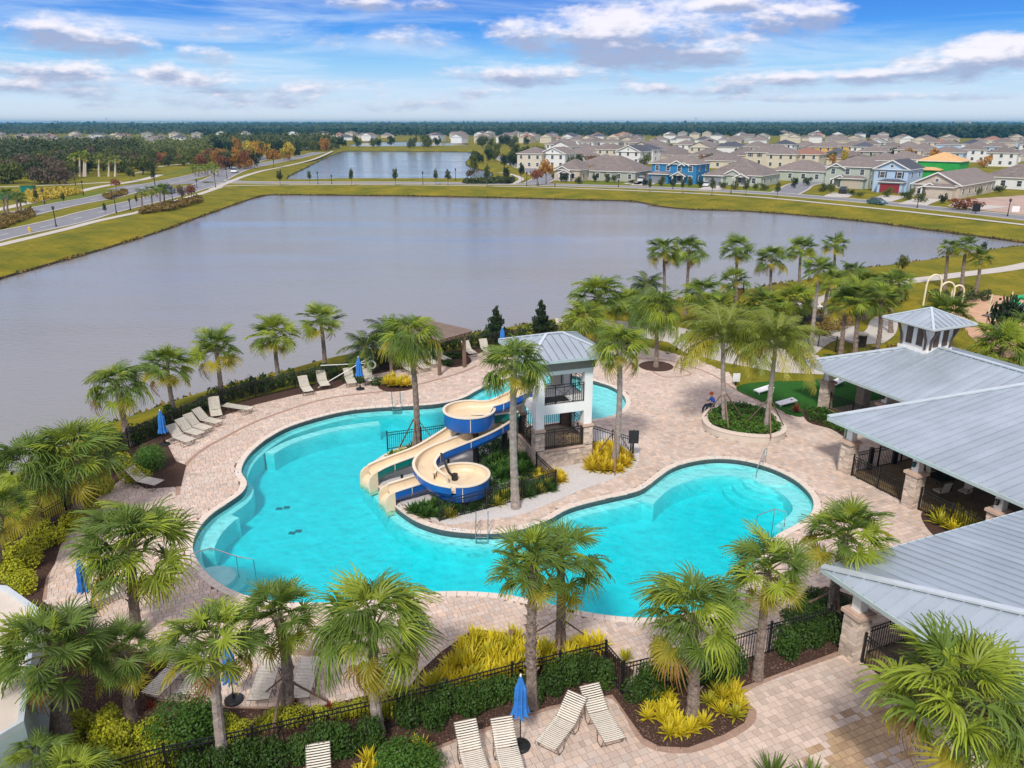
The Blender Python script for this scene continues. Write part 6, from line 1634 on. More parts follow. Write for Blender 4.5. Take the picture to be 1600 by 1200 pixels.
# ---------------------------------------------------------------- houses
mat('shingle', (.19, .155, .14), .9, var=.14, vscale=.7, det=6, objrand=.14, wear_or_caustics=((.26, .22, .2), .8, .5, .8))
mat('shingle_dark', (.075, .08, .10), .9, var=.15, vscale=.7, objrand=.15)
mat('roof_red', (.30, .15, .11), .9, var=.15, objrand=.1)
mat('sheathing', (.66, .40, .18), .85, var=.1, vscale=.8); mat('green_board', (.02, .33, .06), .8, var=.15, vscale=.6)
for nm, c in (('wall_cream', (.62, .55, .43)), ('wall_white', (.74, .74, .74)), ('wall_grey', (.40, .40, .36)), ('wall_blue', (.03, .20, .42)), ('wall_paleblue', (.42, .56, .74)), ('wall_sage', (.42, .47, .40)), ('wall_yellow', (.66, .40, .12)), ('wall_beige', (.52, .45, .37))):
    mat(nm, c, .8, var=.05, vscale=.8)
mat('trim_white', (.80, .79, .76), .6, var=.03); mat('window_glass', (.06, .075, .09), .12, var=.3, spec=.8, objrand=.3); mat('door_red', (.28, .02, .03), .6, var=.1); mat('shutter', (.05, .03, .03), .6)
mat('solar', (.02, .03, .05), .3)
def roof_mesh(w, d, z, kind, pitch=.42, ov=.45):
    """w along x, d along y; hip, gable with its gables at the sides (gx) or at the front (gy)"""
    x, y = w / 2 + ov, d / 2 + ov; m_ = MB(); t = .16
    A = [(-x, -y, z), (x, -y, z), (x, y, z), (-x, y, z)]
    if kind == 'hip':
        if w >= d: h = y * pitch; r1, r2 = (-x + y, 0, z + h), (x - y, 0, z + h); F = [(0, 1, 5, 4), (1, 2, 5), (2, 3, 4, 5), (3, 0, 4)]
        else: h = x * pitch; r1, r2 = (0, -y + x, z + h), (0, y - x, z + h); F = [(0, 1, 4), (1, 2, 5, 4), (2, 3, 5), (3, 0, 4, 5)]
        m_.add(A + [r1, r2], F)
    elif kind == 'gx':
        h = y * pitch; m_.add(A + [(-x, 0, z + h), (x, 0, z + h)], [(0, 1, 5, 4), (2, 3, 4, 5)])
    else:
        h = x * pitch; m_.add(A + [(0, -y, z + h), (0, y, z + h)], [(1, 2, 5, 4), (3, 0, 4, 5)])
    m_.add([(a, b, c - .2) for a, b, c in A] + [(a, b, c - .002) for a, b, c in A], [(3, 2, 1, 0)] + [(i, (i + 1) % 4, (i + 1) % 4 + 4, i + 4) for i in range(4)], 1)
    return m_, h
WIN = {}
def window_mesh(w, h):
    k = (round(w, 2), round(h, 2))
    if k not in WIN:
        f = MB(); f.box((0, -.03, 0), (w + .24, .08, h + .24))
        g_ = MB(); g_.box((0, -.05, h / 4), (w, .08, h / 2 - .05)); g_.box((0, -.05, -h / 4), (w, .08, h / 2 - .05))
        WIN[k] = (f.mesh('window', M['trim_white']), g_.mesh('pane', M['window_glass']))
    return WIN[k]
def add_window(t, x, y, z, w, h, rz=0, shutters=False):
    f, g_ = window_mesh(w, h)
    o = part('window', f, t, (x, y, z), (0, 0, rz)); part('pane', g_, o)
    if shutters:
        s_ = MB(); 
        for sg in (-1, 1): s_.box((sg * (w / 2 + .32), -.04, 0), (.35, .07, h))
        s_.build('shutter', M['shutter'], o)
def gable(t, x, y, z, w, pitch, d, wall, roofm, name='gable'):
    """small cross gable facing the front at y"""
    h = w / 2 * pitch; m_ = MB(); m_.add([(x - w / 2, y, z), (x + w / 2, y, z), (x, y, z + h)], [(0, 1, 2)])
    m_.build('gable_wall', M[wall], t)
    r_ = MB(); o = .35
    r_.add([(x - w / 2 - o, y - o, z - o * pitch), (x, y - o, z + h + .02), (x, y + d, z + h + .02), (x - w / 2 - o, y + d, z - o * pitch)], [(0, 1, 2, 3)]); r_.add([(x + w / 2 + o, y - o, z - o * pitch), (x, y - o, z + h + .02), (x, y + d, z + h + .02), (x + w / 2 + o, y + d, z - o * pitch)], [(3, 2, 1, 0)])
    r_.build('gable_roof', M[roofm], t)
    b_ = MB(); b_.bar((x - w / 2 - o, y - o - .03, z - o * pitch - .1), (x, y - o - .03, z + h - .08), .12, .26); b_.bar((x + w / 2 + o, y - o - .03, z - o * pitch - .1), (x, y - o - .03, z + h - .08), .12, .26); b_.build('bargeboard', M['trim_white'], t)
def house_detailed(c, rz, w, d, h, wall, roof, label, storeys=2, rk='hip', side=None, porch=True, garage='trim_white', front_gables=(), garage_x=None, shutters=False, win=True, pitch=.42, loww=None):
    t = thing('house', label, 'house', c, rz)
    m_ = MB(); m_.box((0, 0, h / 2), (w, d, h)); m_.build('wall', M[wall], t)
    r_, rh = roof_mesh(w, d, h, rk, pitch); ro = r_.build('roof', [M[roof], M['trim_white']], t)
    for k in range(3): v = MB(); v.box((w * (-.25 + .2 * k), d * .18, h + rh * .55), (.3, .3, .5)); v.build('vent_pipe', M['shutter'], ro)
    if rk == 'gy':
        for s_ in (-1, 1): q = MB(); q.add([(-w / 2, s_ * d / 2, h), (w / 2, s_ * d / 2, h), (0, s_ * d / 2, h + w / 2 * pitch)], [(0, 1, 2)]); q.build('gable_wall', M[wall], t)
        q = MB(); y_ = -d / 2 - .5; q.bar((-w / 2 - .5, y_, h - .12), (0, y_, h + (w / 2 + .45) * pitch - .1), .12, .28); q.bar((w / 2 + .5, y_, h - .12), (0, y_, h + (w / 2 + .45) * pitch - .1), .12, .28); q.build('bargeboard', M['trim_white'], t)
        add_window(t, 0, -d / 2, h + w * pitch * .18, .7, .7)
    if win:
        lv = [1.6] if storeys == 1 else [1.6, 4.5]
        for z in lv:
            n_ = max(2, int(w / 3.6))
            for i in range(n_):
                x = -w / 2 + w * (i + .5) / n_
                if z < 2 and garage_x is not None and abs(x - garage_x) < 3.2: continue
                add_window(t, x, -d / 2, z, 1.1, 1.5, 0, shutters and z > 2)
            n2 = max(2, int(d / 4.5))
            for i in range(n2):
                y = -d / 2 + d * (i + .5) / n2
                add_window(t, w / 2, y, z, 1.0, 1.4, math.pi / 2); add_window(t, -w / 2, y, z, 1.0, 1.4, -math.pi / 2)
    if garage_x is not None:
        g_ = MB(); g_.box((garage_x, -d / 2 - 1.2, 1.45), (6.2, 2.4, 2.9)); g_.build('garage_wall', M[wall], t)
        g_ = MB()
        for k in range(4): g_.box((garage_x, -d / 2 - 2.43, .35 + .58 * k), (4.9, .08, .55))
        g_.build('garage_door', M[garage], t)
        q, _ = roof_mesh(6.2, 2.9, 2.9, 'hip', .35, .35); q.v = [(x + garage_x, y - d / 2 - 1.2, z) for x, y, z in q.v]; q.build('garage_roof', [M[roof], M['trim_white']], t)
    if porch:
        px_ = -garage_x * .6 if garage_x is not None else 0
        q = MB(); q.box((px_, -d / 2 - .9, .12), (4, 1.8, .24)); q.build('porch_floor', M['concrete'], t)
        for x in (-1.8, 1.8): q = MB(); q.box((px_ + x, -d / 2 - 1.7, 1.3), (.35, .35, 2.3)); q.build('porch_column', M['trim_white'], t)
        gable(t, px_, -d / 2 - 1.75, 2.55, 4.4, .5, 1.75, 'trim_white', roof)
        q = MB(); q.box((px_, -d / 2 - .03, 1.2), (1.1, .08, 2.2)); q.build('door', M['door_grey'], t)
    for (gx, gz, gw, gd) in front_gables: gable(t, gx, -d / 2 - .25, gz, gw, .5, gd, 'wall_sage' if wall == 'wall_blue' else wall, roof)
    return t
def hs(px, py, *a, **k): return house_detailed(G(px, py), *a, **k)
hs(1062, 285, R(-34), 14.5, 11, 5.9, 'wall_blue', 'shingle', 'two-storey bright blue house with brown-grey roof and pale front gables', garage='door_grey', garage_x=-3.8, front_gables=((1.0, 5.6, 5.0, 3), (3.4, 5.6, 3.0, 2.5)))
hs(1160, 287, R(-36), 17, 17, 3.1, 'wall_sage', 'shingle', 'single-storey grey-green house with stepped white gables, right of the blue house', storeys=1, garage='door_grey', garage_x=-5.2, front_gables=((0, 2.9, 7.0, 4),), pitch=.5)
hs(958, 280, R(-30), 22, 17, 3.1, 'wall_grey', 'shingle', 'long low house with large brown-grey hip roof left of the blue house', storeys=1, porch=False, pitch=.5)
hs(898, 281, R(-30), 9, 12, 3.6, 'wall_beige', 'shingle', 'stone-fronted one-storey house with twin gables beside the golden tree', storeys=1, front_gables=((-1.5, 3.4, 5, 4),), pitch=.6)
hs(1255, 281, R(-38), 17, 14, 3.2, 'wall_sage', 'shingle', 'single-storey house with dark screened porch right of the grey-green house', storeys=1, porch=False)
hs(1335, 291, R(-40), 12, 16, 5.9, 'wall_sage', 'shingle', 'two-storey sage house with white gable and black car on its drive', garage='wall_beige', garage_x=2.2, front_gables=((-3.2, 5.5, 5, 4),))
hs(1400, 298, R(-42), 8.6, 13, 6.0, 'wall_paleblue', 'shingle_dark', 'pale blue two-storey house with dark roof and red garage door', rk='gy', garage='door_red', garage_x=.8, shutters=True, porch=False, pitch=.5)
hs(1490, 303, R(-45), 11, 30, 3.2, 'wall_beige', 'shingle', 'long single-storey beige house with dark front gable and tan garage door', storeys=1, rk='gy', garage='wall_beige', garage_x=1.5, pitch=.5)
hs(1590, 293, R(-45), 16, 16, 3.2, 'wall_white', 'shingle', 'single-storey white house at the right edge behind the long beige house', storeys=1, porch=False)
hs(1378, 277, R(-40), 11, 11, 5.8, 'wall_white', 'shingle', 'white two-storey house behind the pale blue house', porch=False)
g_ = hs(1470, 277, R(-42), 13, 12, 5.6, 'green_board', 'sheathing', 'house under construction with bright green sheathing and bare plywood roof', porch=False, win=False)
q = MB(); q.box((-2.5, -7.5, 1.4), (8, 4, 2.8)); q.build('wall_extension', M['green_board'], g_); q, _ = roof_mesh(8.2, 4.4, 2.85, 'hip', .3, .4); q.v = [(x - 2.5, y - 7.5, z) for x, y, z in q.v]; q.build('extension_roof', M['sheathing'], g_)
hs(872, 262, R(-25), 11, 13, 5.9, 'wall_white', 'shingle', 'white gabled two-storey house at the side street, nearest the pond', rk='gy', porch=False)
hs(836, 262, R(-25), 11, 12, 5.9, 'wall_cream', 'shingle', 'cream and teal two-storey house left of the white gabled one', porch=False)
for (x, y, wl, rf, lb) in ((990, 256, 'wall_white', 'shingle_dark', 'white house with two dark solar-like gable roofs behind the blue house'), (1010, 252, 'wall_white', 'shingle_dark', 'second white dark-roofed house directly right of the first'),
     (1192, 258, 'wall_cream', 'shingle', 'cream two-storey house with shutters behind the grey-green house'), (1225, 262, 'wall_cream', 'shingle', 'cream two-storey house left of the red-roofed one'), (1260, 262, 'wall_cream', 'roof_red', 'house with reddish roof in the second row'),
     (1330, 244, 'wall_yellow', 'shingle', 'deep yellow house above the orange trees'), (1285, 246, 'wall_yellow', 'shingle', 'second yellow house, left of the deep yellow one'), (1363, 256, 'wall_grey', 'shingle', 'grey one-storey house behind the white two-storey house'),
     (1225, 240, 'wall_white', 'shingle_dark', 'white house with very dark hip roof in the fourth row'), (1370, 236, 'wall_white', 'shingle', 'house with a large white gable in the upper rows')):
    hs(x, y, R(-35), 12, 12, 5.6, wl, rf, lb, rk='gy' if 'gable' in lb else 'hip', porch=False, shutters='shutters' in lb)
hs(245, 232, R(-20), 16, 12, 6, 'wall_white', 'shingle', 'large pale house with white gable standing above the wood at the left', front_gables=((2, 5.6, 6, 3),), porch=False)
# the rows beyond: simple houses with walls, roof and windows, sharing their meshes
PRO = []
for wl, rf in (('wall_cream', 'shingle'), ('wall_white', 'shingle'), ('wall_grey', 'shingle'), ('wall_white', 'shingle_dark'), ('wall_beige', 'shingle'), ('wall_paleblue', 'shingle'), ('wall_cream', 'roof_red')):
    for rk, st in (('hip', 1), ('gy', 2), ('hip', 2)):
        h = 3.1 if st == 1 else 5.7; w_, d_ = (16, 14) if st == 1 else (11.5, 13)
        m_ = MB(); m_.box((0, 0, h / 2), (w_, d_, h))
        if rk == 'gy': m_.add([(-w_ / 2, -d_ / 2 - .001, h), (w_ / 2, -d_ / 2 - .001, h), (0, -d_ / 2 - .001, h + w_ * .21)], [(0, 1, 2)])
        wm = m_.mesh('wall', M[wl]); r_, rh = roof_mesh(w_, d_, h, rk); rm = r_.mesh('roof', [M[rf], M['trim_white']])
        wn_ = []
        for z in ([1.6] if st == 1 else [1.6, 4.4]):
            for x in (-w_ * .32, 0, w_ * .32): wn_.append((x, -d_ / 2, z, 0))
            wn_.append((w_ / 2, -2, z, math.pi / 2)); wn_.append((w_ / 2, 3, z, math.pi / 2))
        PRO.append((wm, rm, wn_, wl, rf, rk))
NMW = {'wall_cream': 'cream', 'wall_white': 'white', 'wall_grey': 'grey', 'wall_beige': 'beige', 'wall_paleblue': 'pale blue'}; NMR = {'shingle': 'brown-grey', 'shingle_dark': 'dark', 'roof_red': 'reddish'}
taken = [(o.location.x, o.location.y) for o in bpy.data.objects if o.name.startswith('house') and not o.parent]
def row(y, x0, x1, step_m, rz, zone, det=1, skip=0.0, onlyhip=False):
    a, b = G(x0, y), G(x1, y); L = (b - a).length; n_ = int(L / step_m)
    for i in range(n_):
        p = a.lerp(b, (i + .5) / n_); p.x += r5.uniform(-1.5, 1.5); p.y += r5.uniform(-5, 5)
        if r5.random() < skip or any((p.x - q[0]) ** 2 + (p.y - q[1]) ** 2 < 13.5 ** 2 for q in taken): continue
        taken.append((p.x, p.y)); k = r5.choice([0, 0, 1, 2, 4, 4, 1, 3, 4, 0, 2, 5] if det else [0, 1, 2, 4, 3, 6, 0, 1]) * 3 + (r5.choice([0, 0, 2]) if onlyhip else r5.choice([0, 1, 2, 0]))
        wm, rm, wn_, wl, rf, rk = PRO[k]
        t = thing('house', '%s-walled house with %s %s roof in the %s' % (NMW[wl], NMR[rf], 'hip' if rk == 'hip' else 'gable', zone), 'house', p, rz + r5.choice([0, 0, 0, math.pi / 2]), '%s %s %s houses in the %s' % (NMW[wl], NMR[rf], rk, zone))
        part('wall', wm, t); part('roof', rm, t)
        if det:
            for (x, y_, z, r_) in wn_:
                f, g2 = window_mesh(1.1, 1.4); o = part('window', f, t, (x, y_, z), (0, 0, r_)); part('pane', g2, o)
row(268, 880, 1010, 17, R(-32), 'second row behind the blue house', onlyhip=True)
row(262, 1080, 1180, 17, R(-34), 'second row behind the blue house', onlyhip=True)
row(259, 1290, 1600, 19, R(-36), 'rows left of the green sheathed house')
row(252, 880, 1640, 15, R(-30), 'middle housing rows', onlyhip=True); row(246, 860, 1660, 14.5, R(-30), 'middle housing rows')
row(240.5, 850, 1660, 15.5, R(-28), 'middle housing rows', onlyhip=True); row(235.5, 860, 1660, 16, R(-28), 'middle housing rows', onlyhip=True)
row(231, 880, 1660, 19, R(-25), 'upper housing rows', 0, .12); row(227, 900, 1660, 20, R(-25), 'upper housing rows', 0, .15); row(223.5, 700, 1640, 21, R(-25), 'upper housing rows', 0, .12)
row(220, 560, 1500, 24, R(-20), 'farthest housing rows', 0, .15); row(217, 620, 1400, 28, R(-20), 'farthest housing rows', 0, .2); row(214.5, 400, 1300, 36, R(-20), 'farthest housing rows', 0, .4); row(212, 900, 1500, 45, R(-20), 'farthest housing rows', 0, .4)
row(233, 190, 260, 20, R(10), 'far rows above the wood and the avenue', 0, .2); row(219, 100, 560, 22, R(10), 'far rows above the wood and the avenue', 0, .2); row(224, 130, 330, 22, R(10), 'far rows above the wood and the avenue', 0, .3); row(228, -20, 110, 18, R(10), 'far rows above the wood and the avenue', 0, .1); row(223, -20, 260, 20, R(10), 'far rows above the wood and the avenue', 0, .15); row(216, -20, 330, 30, R(10), 'far rows above the wood and the avenue', 0, .25); row(215, 250, 700, 30, R(10), 'far rows above the wood and the avenue', 0, .35)

for (x, y) in ((930, 284), (945, 285), (962, 286), (990, 287), (1035, 291), (1048, 292), (1078, 294), (1092, 293), (1130, 296), (1150, 297), (1180, 298), (1195, 297), (1238, 294), (1262, 290), (1285, 300), (1296, 303), (1330, 305), (1345, 308), (1388, 308), (1410, 309), (1420, 313), (1440, 316), (1470, 318), (1500, 308), (1530, 305), (1560, 302), (880, 284), (905, 288), (870, 280), (1010, 290)):
    tree(r5.choice(['oak', 'dark', 'mid']), G(x + r5.uniform(-4, 4), y), r5.uniform(2, 3.6), r5.uniform(1.4, 3.4), 'low garden shrub before the first row of houses', 'garden shrubs before the first row', cat='shrub', name='garden_shrub', lift=0)
# ---------------------------------------------------------------- things on the horizon
def mast(px, h, w, label, dy=199, lattice=True):
    c = G(px, dy); t = thing('mast', label, 'mast', c); m_ = MB(); m_.tube([(0, 0, 0), (0, 0, h)], [w, w * .6], 5); m_.build('pole', M['roof_ridge'], t)
    m_ = MB(); m_.box((0, 0, h * .96), (w * 5, w * 5, h * .06)); m_.build('antenna_head', M['roof_ridge'], t)
mast(168, 34, 1.1, 'grey tower mast standing alone on the horizon at the left', 202)
mast(1086, 34, .9, 'thin aerial mast on the horizon at the right of the middle', 203)
for i, x in enumerate([423, 468, 495, 502, 530, 550, 568, 575, 590, 630, 680, 718, 860, 918, 955, 970, 1026, 1095, 1142, 1173, 1192, 1225]):
    mast(x, 33, .6, 'one of the small power pylons along the horizon', 199)
    bpy.context.scene.objects[-1]
for o in [o for o in bpy.data.objects if o.get('label') == 'one of the small power pylons along the horizon']: o['group'] = 'pylons on the horizon'
hm = MB(); c = G(1520, 198.5); hm.box((c.x, c.y, 9), (330, 60, 12)); hm.box((c.x - 60, c.y, 15), (90, 50, 26)); tag(hm.build('hospital', M['wall_beige']), 'large pale block on the horizon at the right', 'building')
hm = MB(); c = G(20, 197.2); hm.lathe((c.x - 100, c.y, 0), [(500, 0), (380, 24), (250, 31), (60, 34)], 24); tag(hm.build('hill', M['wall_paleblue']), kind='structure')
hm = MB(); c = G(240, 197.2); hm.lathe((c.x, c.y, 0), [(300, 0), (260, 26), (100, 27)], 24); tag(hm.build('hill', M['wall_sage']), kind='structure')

# ---------------------------------------------------------------- vehicles
def car(c, rz, body, label, kind='sedan'):
    t = thing('parked_car', label, 'car', c, rz)
    L, W, H = (4.7, 1.85, 1.45) if kind == 'sedan' else (4.9, 1.95, 1.8)
    if kind == 'sedan': lo = [(-2.35, .45), (-2.3, .9), (-1.2, 1.0), (.9, 1.0), (2.2, .82), (2.35, .5), (2.3, .25), (-2.3, .25)]; up = [(-1.75, 1.0), (-1.15, 1.42), (.35, 1.45), (1.25, .98)]
    elif kind == 'suv': lo = [(-2.4, .5), (-2.4, 1.1), (.9, 1.12), (2.3, 1.0), (2.45, .6), (2.35, .3), (-2.35, .3)]; up = [(-2.3, 1.12), (-2.05, 1.75), (.3, 1.78), (1.2, 1.1)]
    else: lo = [(-2.7, .6), (-2.7, 1.1), (1.1, 1.12), (2.6, 1.0), (2.75, .6), (2.6, .35), (-2.6, .35)]; up = [(-.6, 1.12), (-.45, 1.8), (.8, 1.82), (1.5, 1.1)]
    def ext(prof, w0, w1):
        m_ = MB(); n_ = len(prof); ws = [w0 + (w1 - w0) * (z > 1.2) for x, z in prof]
        m_.add([(x, -w, z) for (x, z), w in zip(prof, ws)] + [(x, w, z) for (x, z), w in zip(prof, ws)], [tuple(range(n_))[::-1], tuple(range(n_, 2 * n_))] + [(i, (i + 1) % n_, (i + 1) % n_ + n_, i + n_) for i in range(n_)]); return m_
    ext(lo, W / 2, W / 2).build('body', M[body], t)
    ext(up, W / 2 - .06, W / 2 - .28).build('windows', M['glass_dark'], t)
    m_ = MB(); x0, x1 = up[1][0], up[2][0]; m_.box(((x0 + x1) / 2, 0, up[1][1] + .03), (abs(x1 - x0) + .1, W - .6, .06)); m_.build('roof', M[body], t)
    wm = MB(); wm.tube([(0, -.11, 0), (0, .11, 0)], .34, 14); tw_ = wm.mesh('tyre', M['rubber']); rm_ = MB(); rm_.tube([(0, -.125, 0), (0, .125, 0)], .2, 10); rim_ = rm_.mesh('rim', M['steel'])
    for x in (-L * .31, L * .31):
        for y in (-W / 2 + .08, W / 2 - .08): w_ = part('wheel', tw_, t, (x, y, .34)); part('rim', rim_, w_)
    for y in (-.6, .6): m_ = MB(); m_.box((lo[-2][0] - .0, y, .72), (.1, .35, .14)); m_.build('headlight', M['white_paint'], t)
    return t
mat('car_teal', (.05, .13, .15), .25, var=.05, spec=.8); mat('car_black', (.012, .012, .014), .2, spec=.8); mat('car_white', (.75, .75, .76), .25, spec=.7); mat('car_grey', (.12, .14, .17), .25, spec=.7)
def heading(a, b): v = G(*b) - G(*a); return math.atan2(v.y, v.x)
car(G(1370, 319, .02), heading((1350, 315), (1390, 320)), 'car_teal', 'teal-grey saloon parked on the lake road below the red garage')
car(G(1318, 302, .05), heading((1305, 308), (1325, 298)), 'car_black', 'black car on the drive of the sage house', 'suv')
car(G(1003, 284, .06), heading((990, 289), (1010, 282)), 'car_white', 'white car on the drive left of the blue house', 'suv')
car(G(1010, 288, .06), heading((1000, 291), (1018, 284)), 'car_grey', 'dark grey car on the drive of the blue house')
car(G(1103, 291, .06), heading((1098, 297), (1115, 288)), 'car_white', 'white car before the grey garage')
car(G(882, 270, .06), .4, 'car_white', 'pale car by the side street behind the orange tree', 'suv')
car(G(367, 270, .05), heading((367, 270), (352, 276)), 'car_white', 'white pickup truck driving on the avenue', 'truck')
car(G(265, 302, .05), heading((265, 302), (285, 296)), 'car_grey', 'dark pickup on the near road behind the median palms', 'truck')
car(G(1585, 272, .05), .3, 'car_black', 'black car at the right edge behind the houses', 'suv')

# ---------------------------------------------------------------- street furniture
LAMP = {}
def lamp(px, py, top, label):
    b, tp = above(px, py, px, top); t = thing('street_lamp', label, 'street lamp', b)
    h = tp.z
    m_ = MB(); m_.lathe((0, 0, 0), [(.16, 0), (.16, .3), (.09, .4), (.07, h - .7)], 8); m_.build('pole', M['black_metal'], t)
    m_ = MB(); m_.lathe((0, 0, h - .7), [(.1, 0), (.2, .12), (.22, .45)], 8); m_.build('lantern', M['glass_dark'], t)
    m_ = MB(); m_.lathe((0, 0, h - .25), [(.30, 0), (.22, .14), (.05, .28)], 8); m_.build('cap', M['black_metal'], t)
for a in ((88, 354, 322, 'nearest street lamp on the left, beside the near road'), (182, 333, 304, 'street lamp left of the median palms'), (204, 328, 310, 'short lamp post at the near edge of the median palms'), (270, 314, 291, 'street lamp between rust-brown shrubs and median palms'), (70, 319, 295, 'street lamp on the path verge by the yellow field'),
          (131, 305, 282, 'street lamp on the verge left of the road bend'), (118, 289, 270, 'street lamp at the edge of the wood'), (243, 292, 270, 'street lamp at the intersection under the round dark tree'), (337, 293, 270, 'street lamp on the near corner of the intersection'), (308, 294, 280, 'street lamp left of the intersection corner lamp'),
          (355, 281, 258, 'street lamp on the intersection island'), (497, 288, 268, 'left street lamp on the strip between the lakes'), (518.5, 288, 273, 'shorter lamp just right of the left strip lamp'), (661, 289, 268, 'middle street lamp on the strip between the lakes'), (712, 282, 263, 'street lamp at the upper pond corner'),
          (823, 291, 268, 'street lamp at the side street mouth'), (966, 293, 281, 'street lamp in front of the low grey house'), (1051, 296, 283, 'street lamp before the blue house'), (1142, 302, 288, 'street lamp before the grey-green house'), (1574, 338, 310, 'street lamp by the bare building plot at the right'), (1433, 325, 304, 'thin post beside the drive of the long beige house')): lamp(*a)
def sign(px, py, top, w, h, mt, label, cat='sign'):
    b, tp = above(px, py, px, top); t = thing('sign', label, cat, b); m_ = MB(); m_.box((0, 0, tp.z / 2), (.1, .1, tp.z)); m_.build('post', M['black_metal'], t); m_ = MB(); m_.box((0, -.06, tp.z - h / 2), (w, .05, h)); m_.build('board', M[mt], t); return t
sign(1524, 334, 318, 1.6, 1.6, 'black_metal', 'dark square sign on the bare plot verge'); sign(1586, 331, 322, 1.6, 1.2, 'white_paint', 'white estate sign on a post at the bare plot')
t = tree('rust', G(1508, 328), 8, 2.6, 'low dark red bush on the bare building plot', lift=0)
sign(988, 718, 672, .55, .75, 'black_plastic', 'black rule board at the end of the tower fence')
sg = sign(1149, 603, 583, .5, .6, 'white_paint', 'small black-and-white notice stand beside the left coconut palm')
sign(799, 975, 985 - 20, .25, .3, 'black_metal', 'short dark post at the edge of the yellow plants behind the bottom fence', 'post') if False else None
pp = thing('bollard', 'short dark brown post behind the yellow mound', 'post', G(799, 1012)); m_ = MB(); m_.box((0, 0, .32), (.16, .16, .64)); m_.box((0, 0, .66), (.2, .2, .05)); m_.build('post', M['wood'], pp)
for (x, y, lb) in ((45, 300, 'green utility box on the pavement near the wood, the right one'), (15, 312, 'green utility box at the far left edge')):
    t = thing('utility_box', lb, 'utility box', G(x, y)); m_ = MB(); m_.box((0, 0, .8), (3, 2, 1.6)); m_.build('cabinet', M['slide_green'], t); m_ = MB(); m_.box((0, 0, 1.65), (3.1, 2.1, .1)); m_.build('lid', M['leaf_mid'], t)
t = thing('fire_hydrant', 'yellow fire hydrant beside the near road', 'hydrant', G(47, 363)); m_ = MB(); m_.lathe((0, 0, 0), [(.2, 0), (.16, .1), (.16, .7), (.2, .72), (.1, .95)], 8); m_.build('barrel', M['yellow_paint'], t); m_ = MB(); m_.tube([(-.28, 0, .5), (.28, 0, .5)], .08, 6); m_.build('outlet', M['yellow_paint'], t)
t = thing('litter_bin', 'black litter bin with a pale lid behind the clubhouse', 'bin', G(1344, 541)); m_ = MB(); m_.lathe((0, 0, 0), [(.42, 0), (.45, 1.0)], 14); m_.build('body', M['black_plastic'], t); m_ = MB(); m_.lathe((0, 0, 1.0), [(.5, 0), (.5, .12), (.2, .2)], 14); m_.build('lid', M['stucco_beige'], t)
t = thing('golf_cart', 'small black cart parked on the curving path', 'cart', G(1262, 508)); m_ = MB(); m_.box((0, 0, .55), (2.2, 1.1, .5)); m_.box((-.3, 0, .95), (.7, 1, .35)); m_.build('body', M['black_plastic'], t); m_ = MB(); m_.box((0, 0, 1.85), (1.9, 1.15, .08)); m_.build('canopy', M['white_paint'], t)
for x in (-.85, .85):
    for y in (-.5, .5): m_ = MB(); m_.tube([(x, y, .5), (x, y, 1.82)], .03, 5); m_.build('canopy_post', M['black_metal'], t); m_ = MB(); m_.tube([(x, y - .1, .26), (x, y + .1, .26)], .26, 10); m_.build('wheel', M['rubber'], t)

# ---------------------------------------------------------------- loungers
def lounger_parts(t, angle):
    """sling chaise: foot at -y, head at +y; seat z .36; backrest hinged at y=.25"""
    f = MB(); w = .33; ca, sa = math.cos(angle), math.sin(angle)
    for s in (-1, 1):
        f.tube([(s * w, -1.0, .30), (s * w, -.95, .36), (s * w, .25, .36)], .014, 6)
        for (y, dy) in ((-.62, -.16), (.15, .16)): pass
    fr = f.build('frame', M['bronze'], t)
    for y0 in (-.72, .22):
        l_ = MB(); l_.tube([(-w, y0 - .16, .36), (-w - .02, y0 - .02, .02), (-w - .02, y0 + .22, .02), (-w, y0 + .34, .35)], .013, 6)
        l_.tube([(w, y0 - .16, .36), (w + .02, y0 - .02, .02), (w + .02, y0 + .22, .02), (w, y0 + .34, .35)], .013, 6)
        l_.tube([(-w, y0 - .02, .03), (w, y0 - .02, .03)], .012, 5); l_.build('leg', M['bronze'], t)
    bk = MB(); hb = .86
    for s in (-1, 1): bk.tube([(s * w, .25, .36), (s * w, .25 + hb * ca, .36 + hb * sa)], .014, 6)
    bk.tube([(-w, .25 + hb * ca, .36 + hb * sa), (0, .25 + (hb + .02) * ca, .36 + (hb + .02) * sa), (w, .25 + hb * ca, .36 + hb * sa)], .014, 6)
    if angle > .2: bk.tube([(-w + .03, .25 + .45 * ca, .36 + .45 * sa), (-w + .03, .75, .22), (w - .03, .75, .22), (w - .03, .25 + .45 * ca, .36 + .45 * sa)], .011, 5)
    bk.build('backrest_frame', M['bronze'], t)
    st = lounger_parts.strap
    for i in range(17): part('strap', st, t, (0, -.95 + 1.2 * (i + .5) / 17, .374))
    for i in range(12): d = hb * (i + .6) / 12; part('strap', st, t, (0, .25 + d * ca, .374 + d * sa), (angle, 0, 0))
st_ = MB(); st_.add([(x, y, -.018 * (1 - (x / .34) ** 2)) for y in (-.021, .021) for x in (-.34, -.2, 0, .2, .34)] + [(x, y, -.018 * (1 - (x / .34) ** 2) - .006) for y in (-.021, .021) for x in (-.34, -.2, 0, .2, .34)],
    [(i, i + 1, i + 6, i + 5) for i in range(4)] + [(i + 10, i + 15, i + 16, i + 11) for i in range(4)] + [(i, i + 10, i + 11, i + 1) for i in range(4)] + [(i + 5, i + 6, i + 16, i + 15) for i in range(4)])
lounger_parts.strap = st_.mesh('strap', M['strap'])
LO = {}
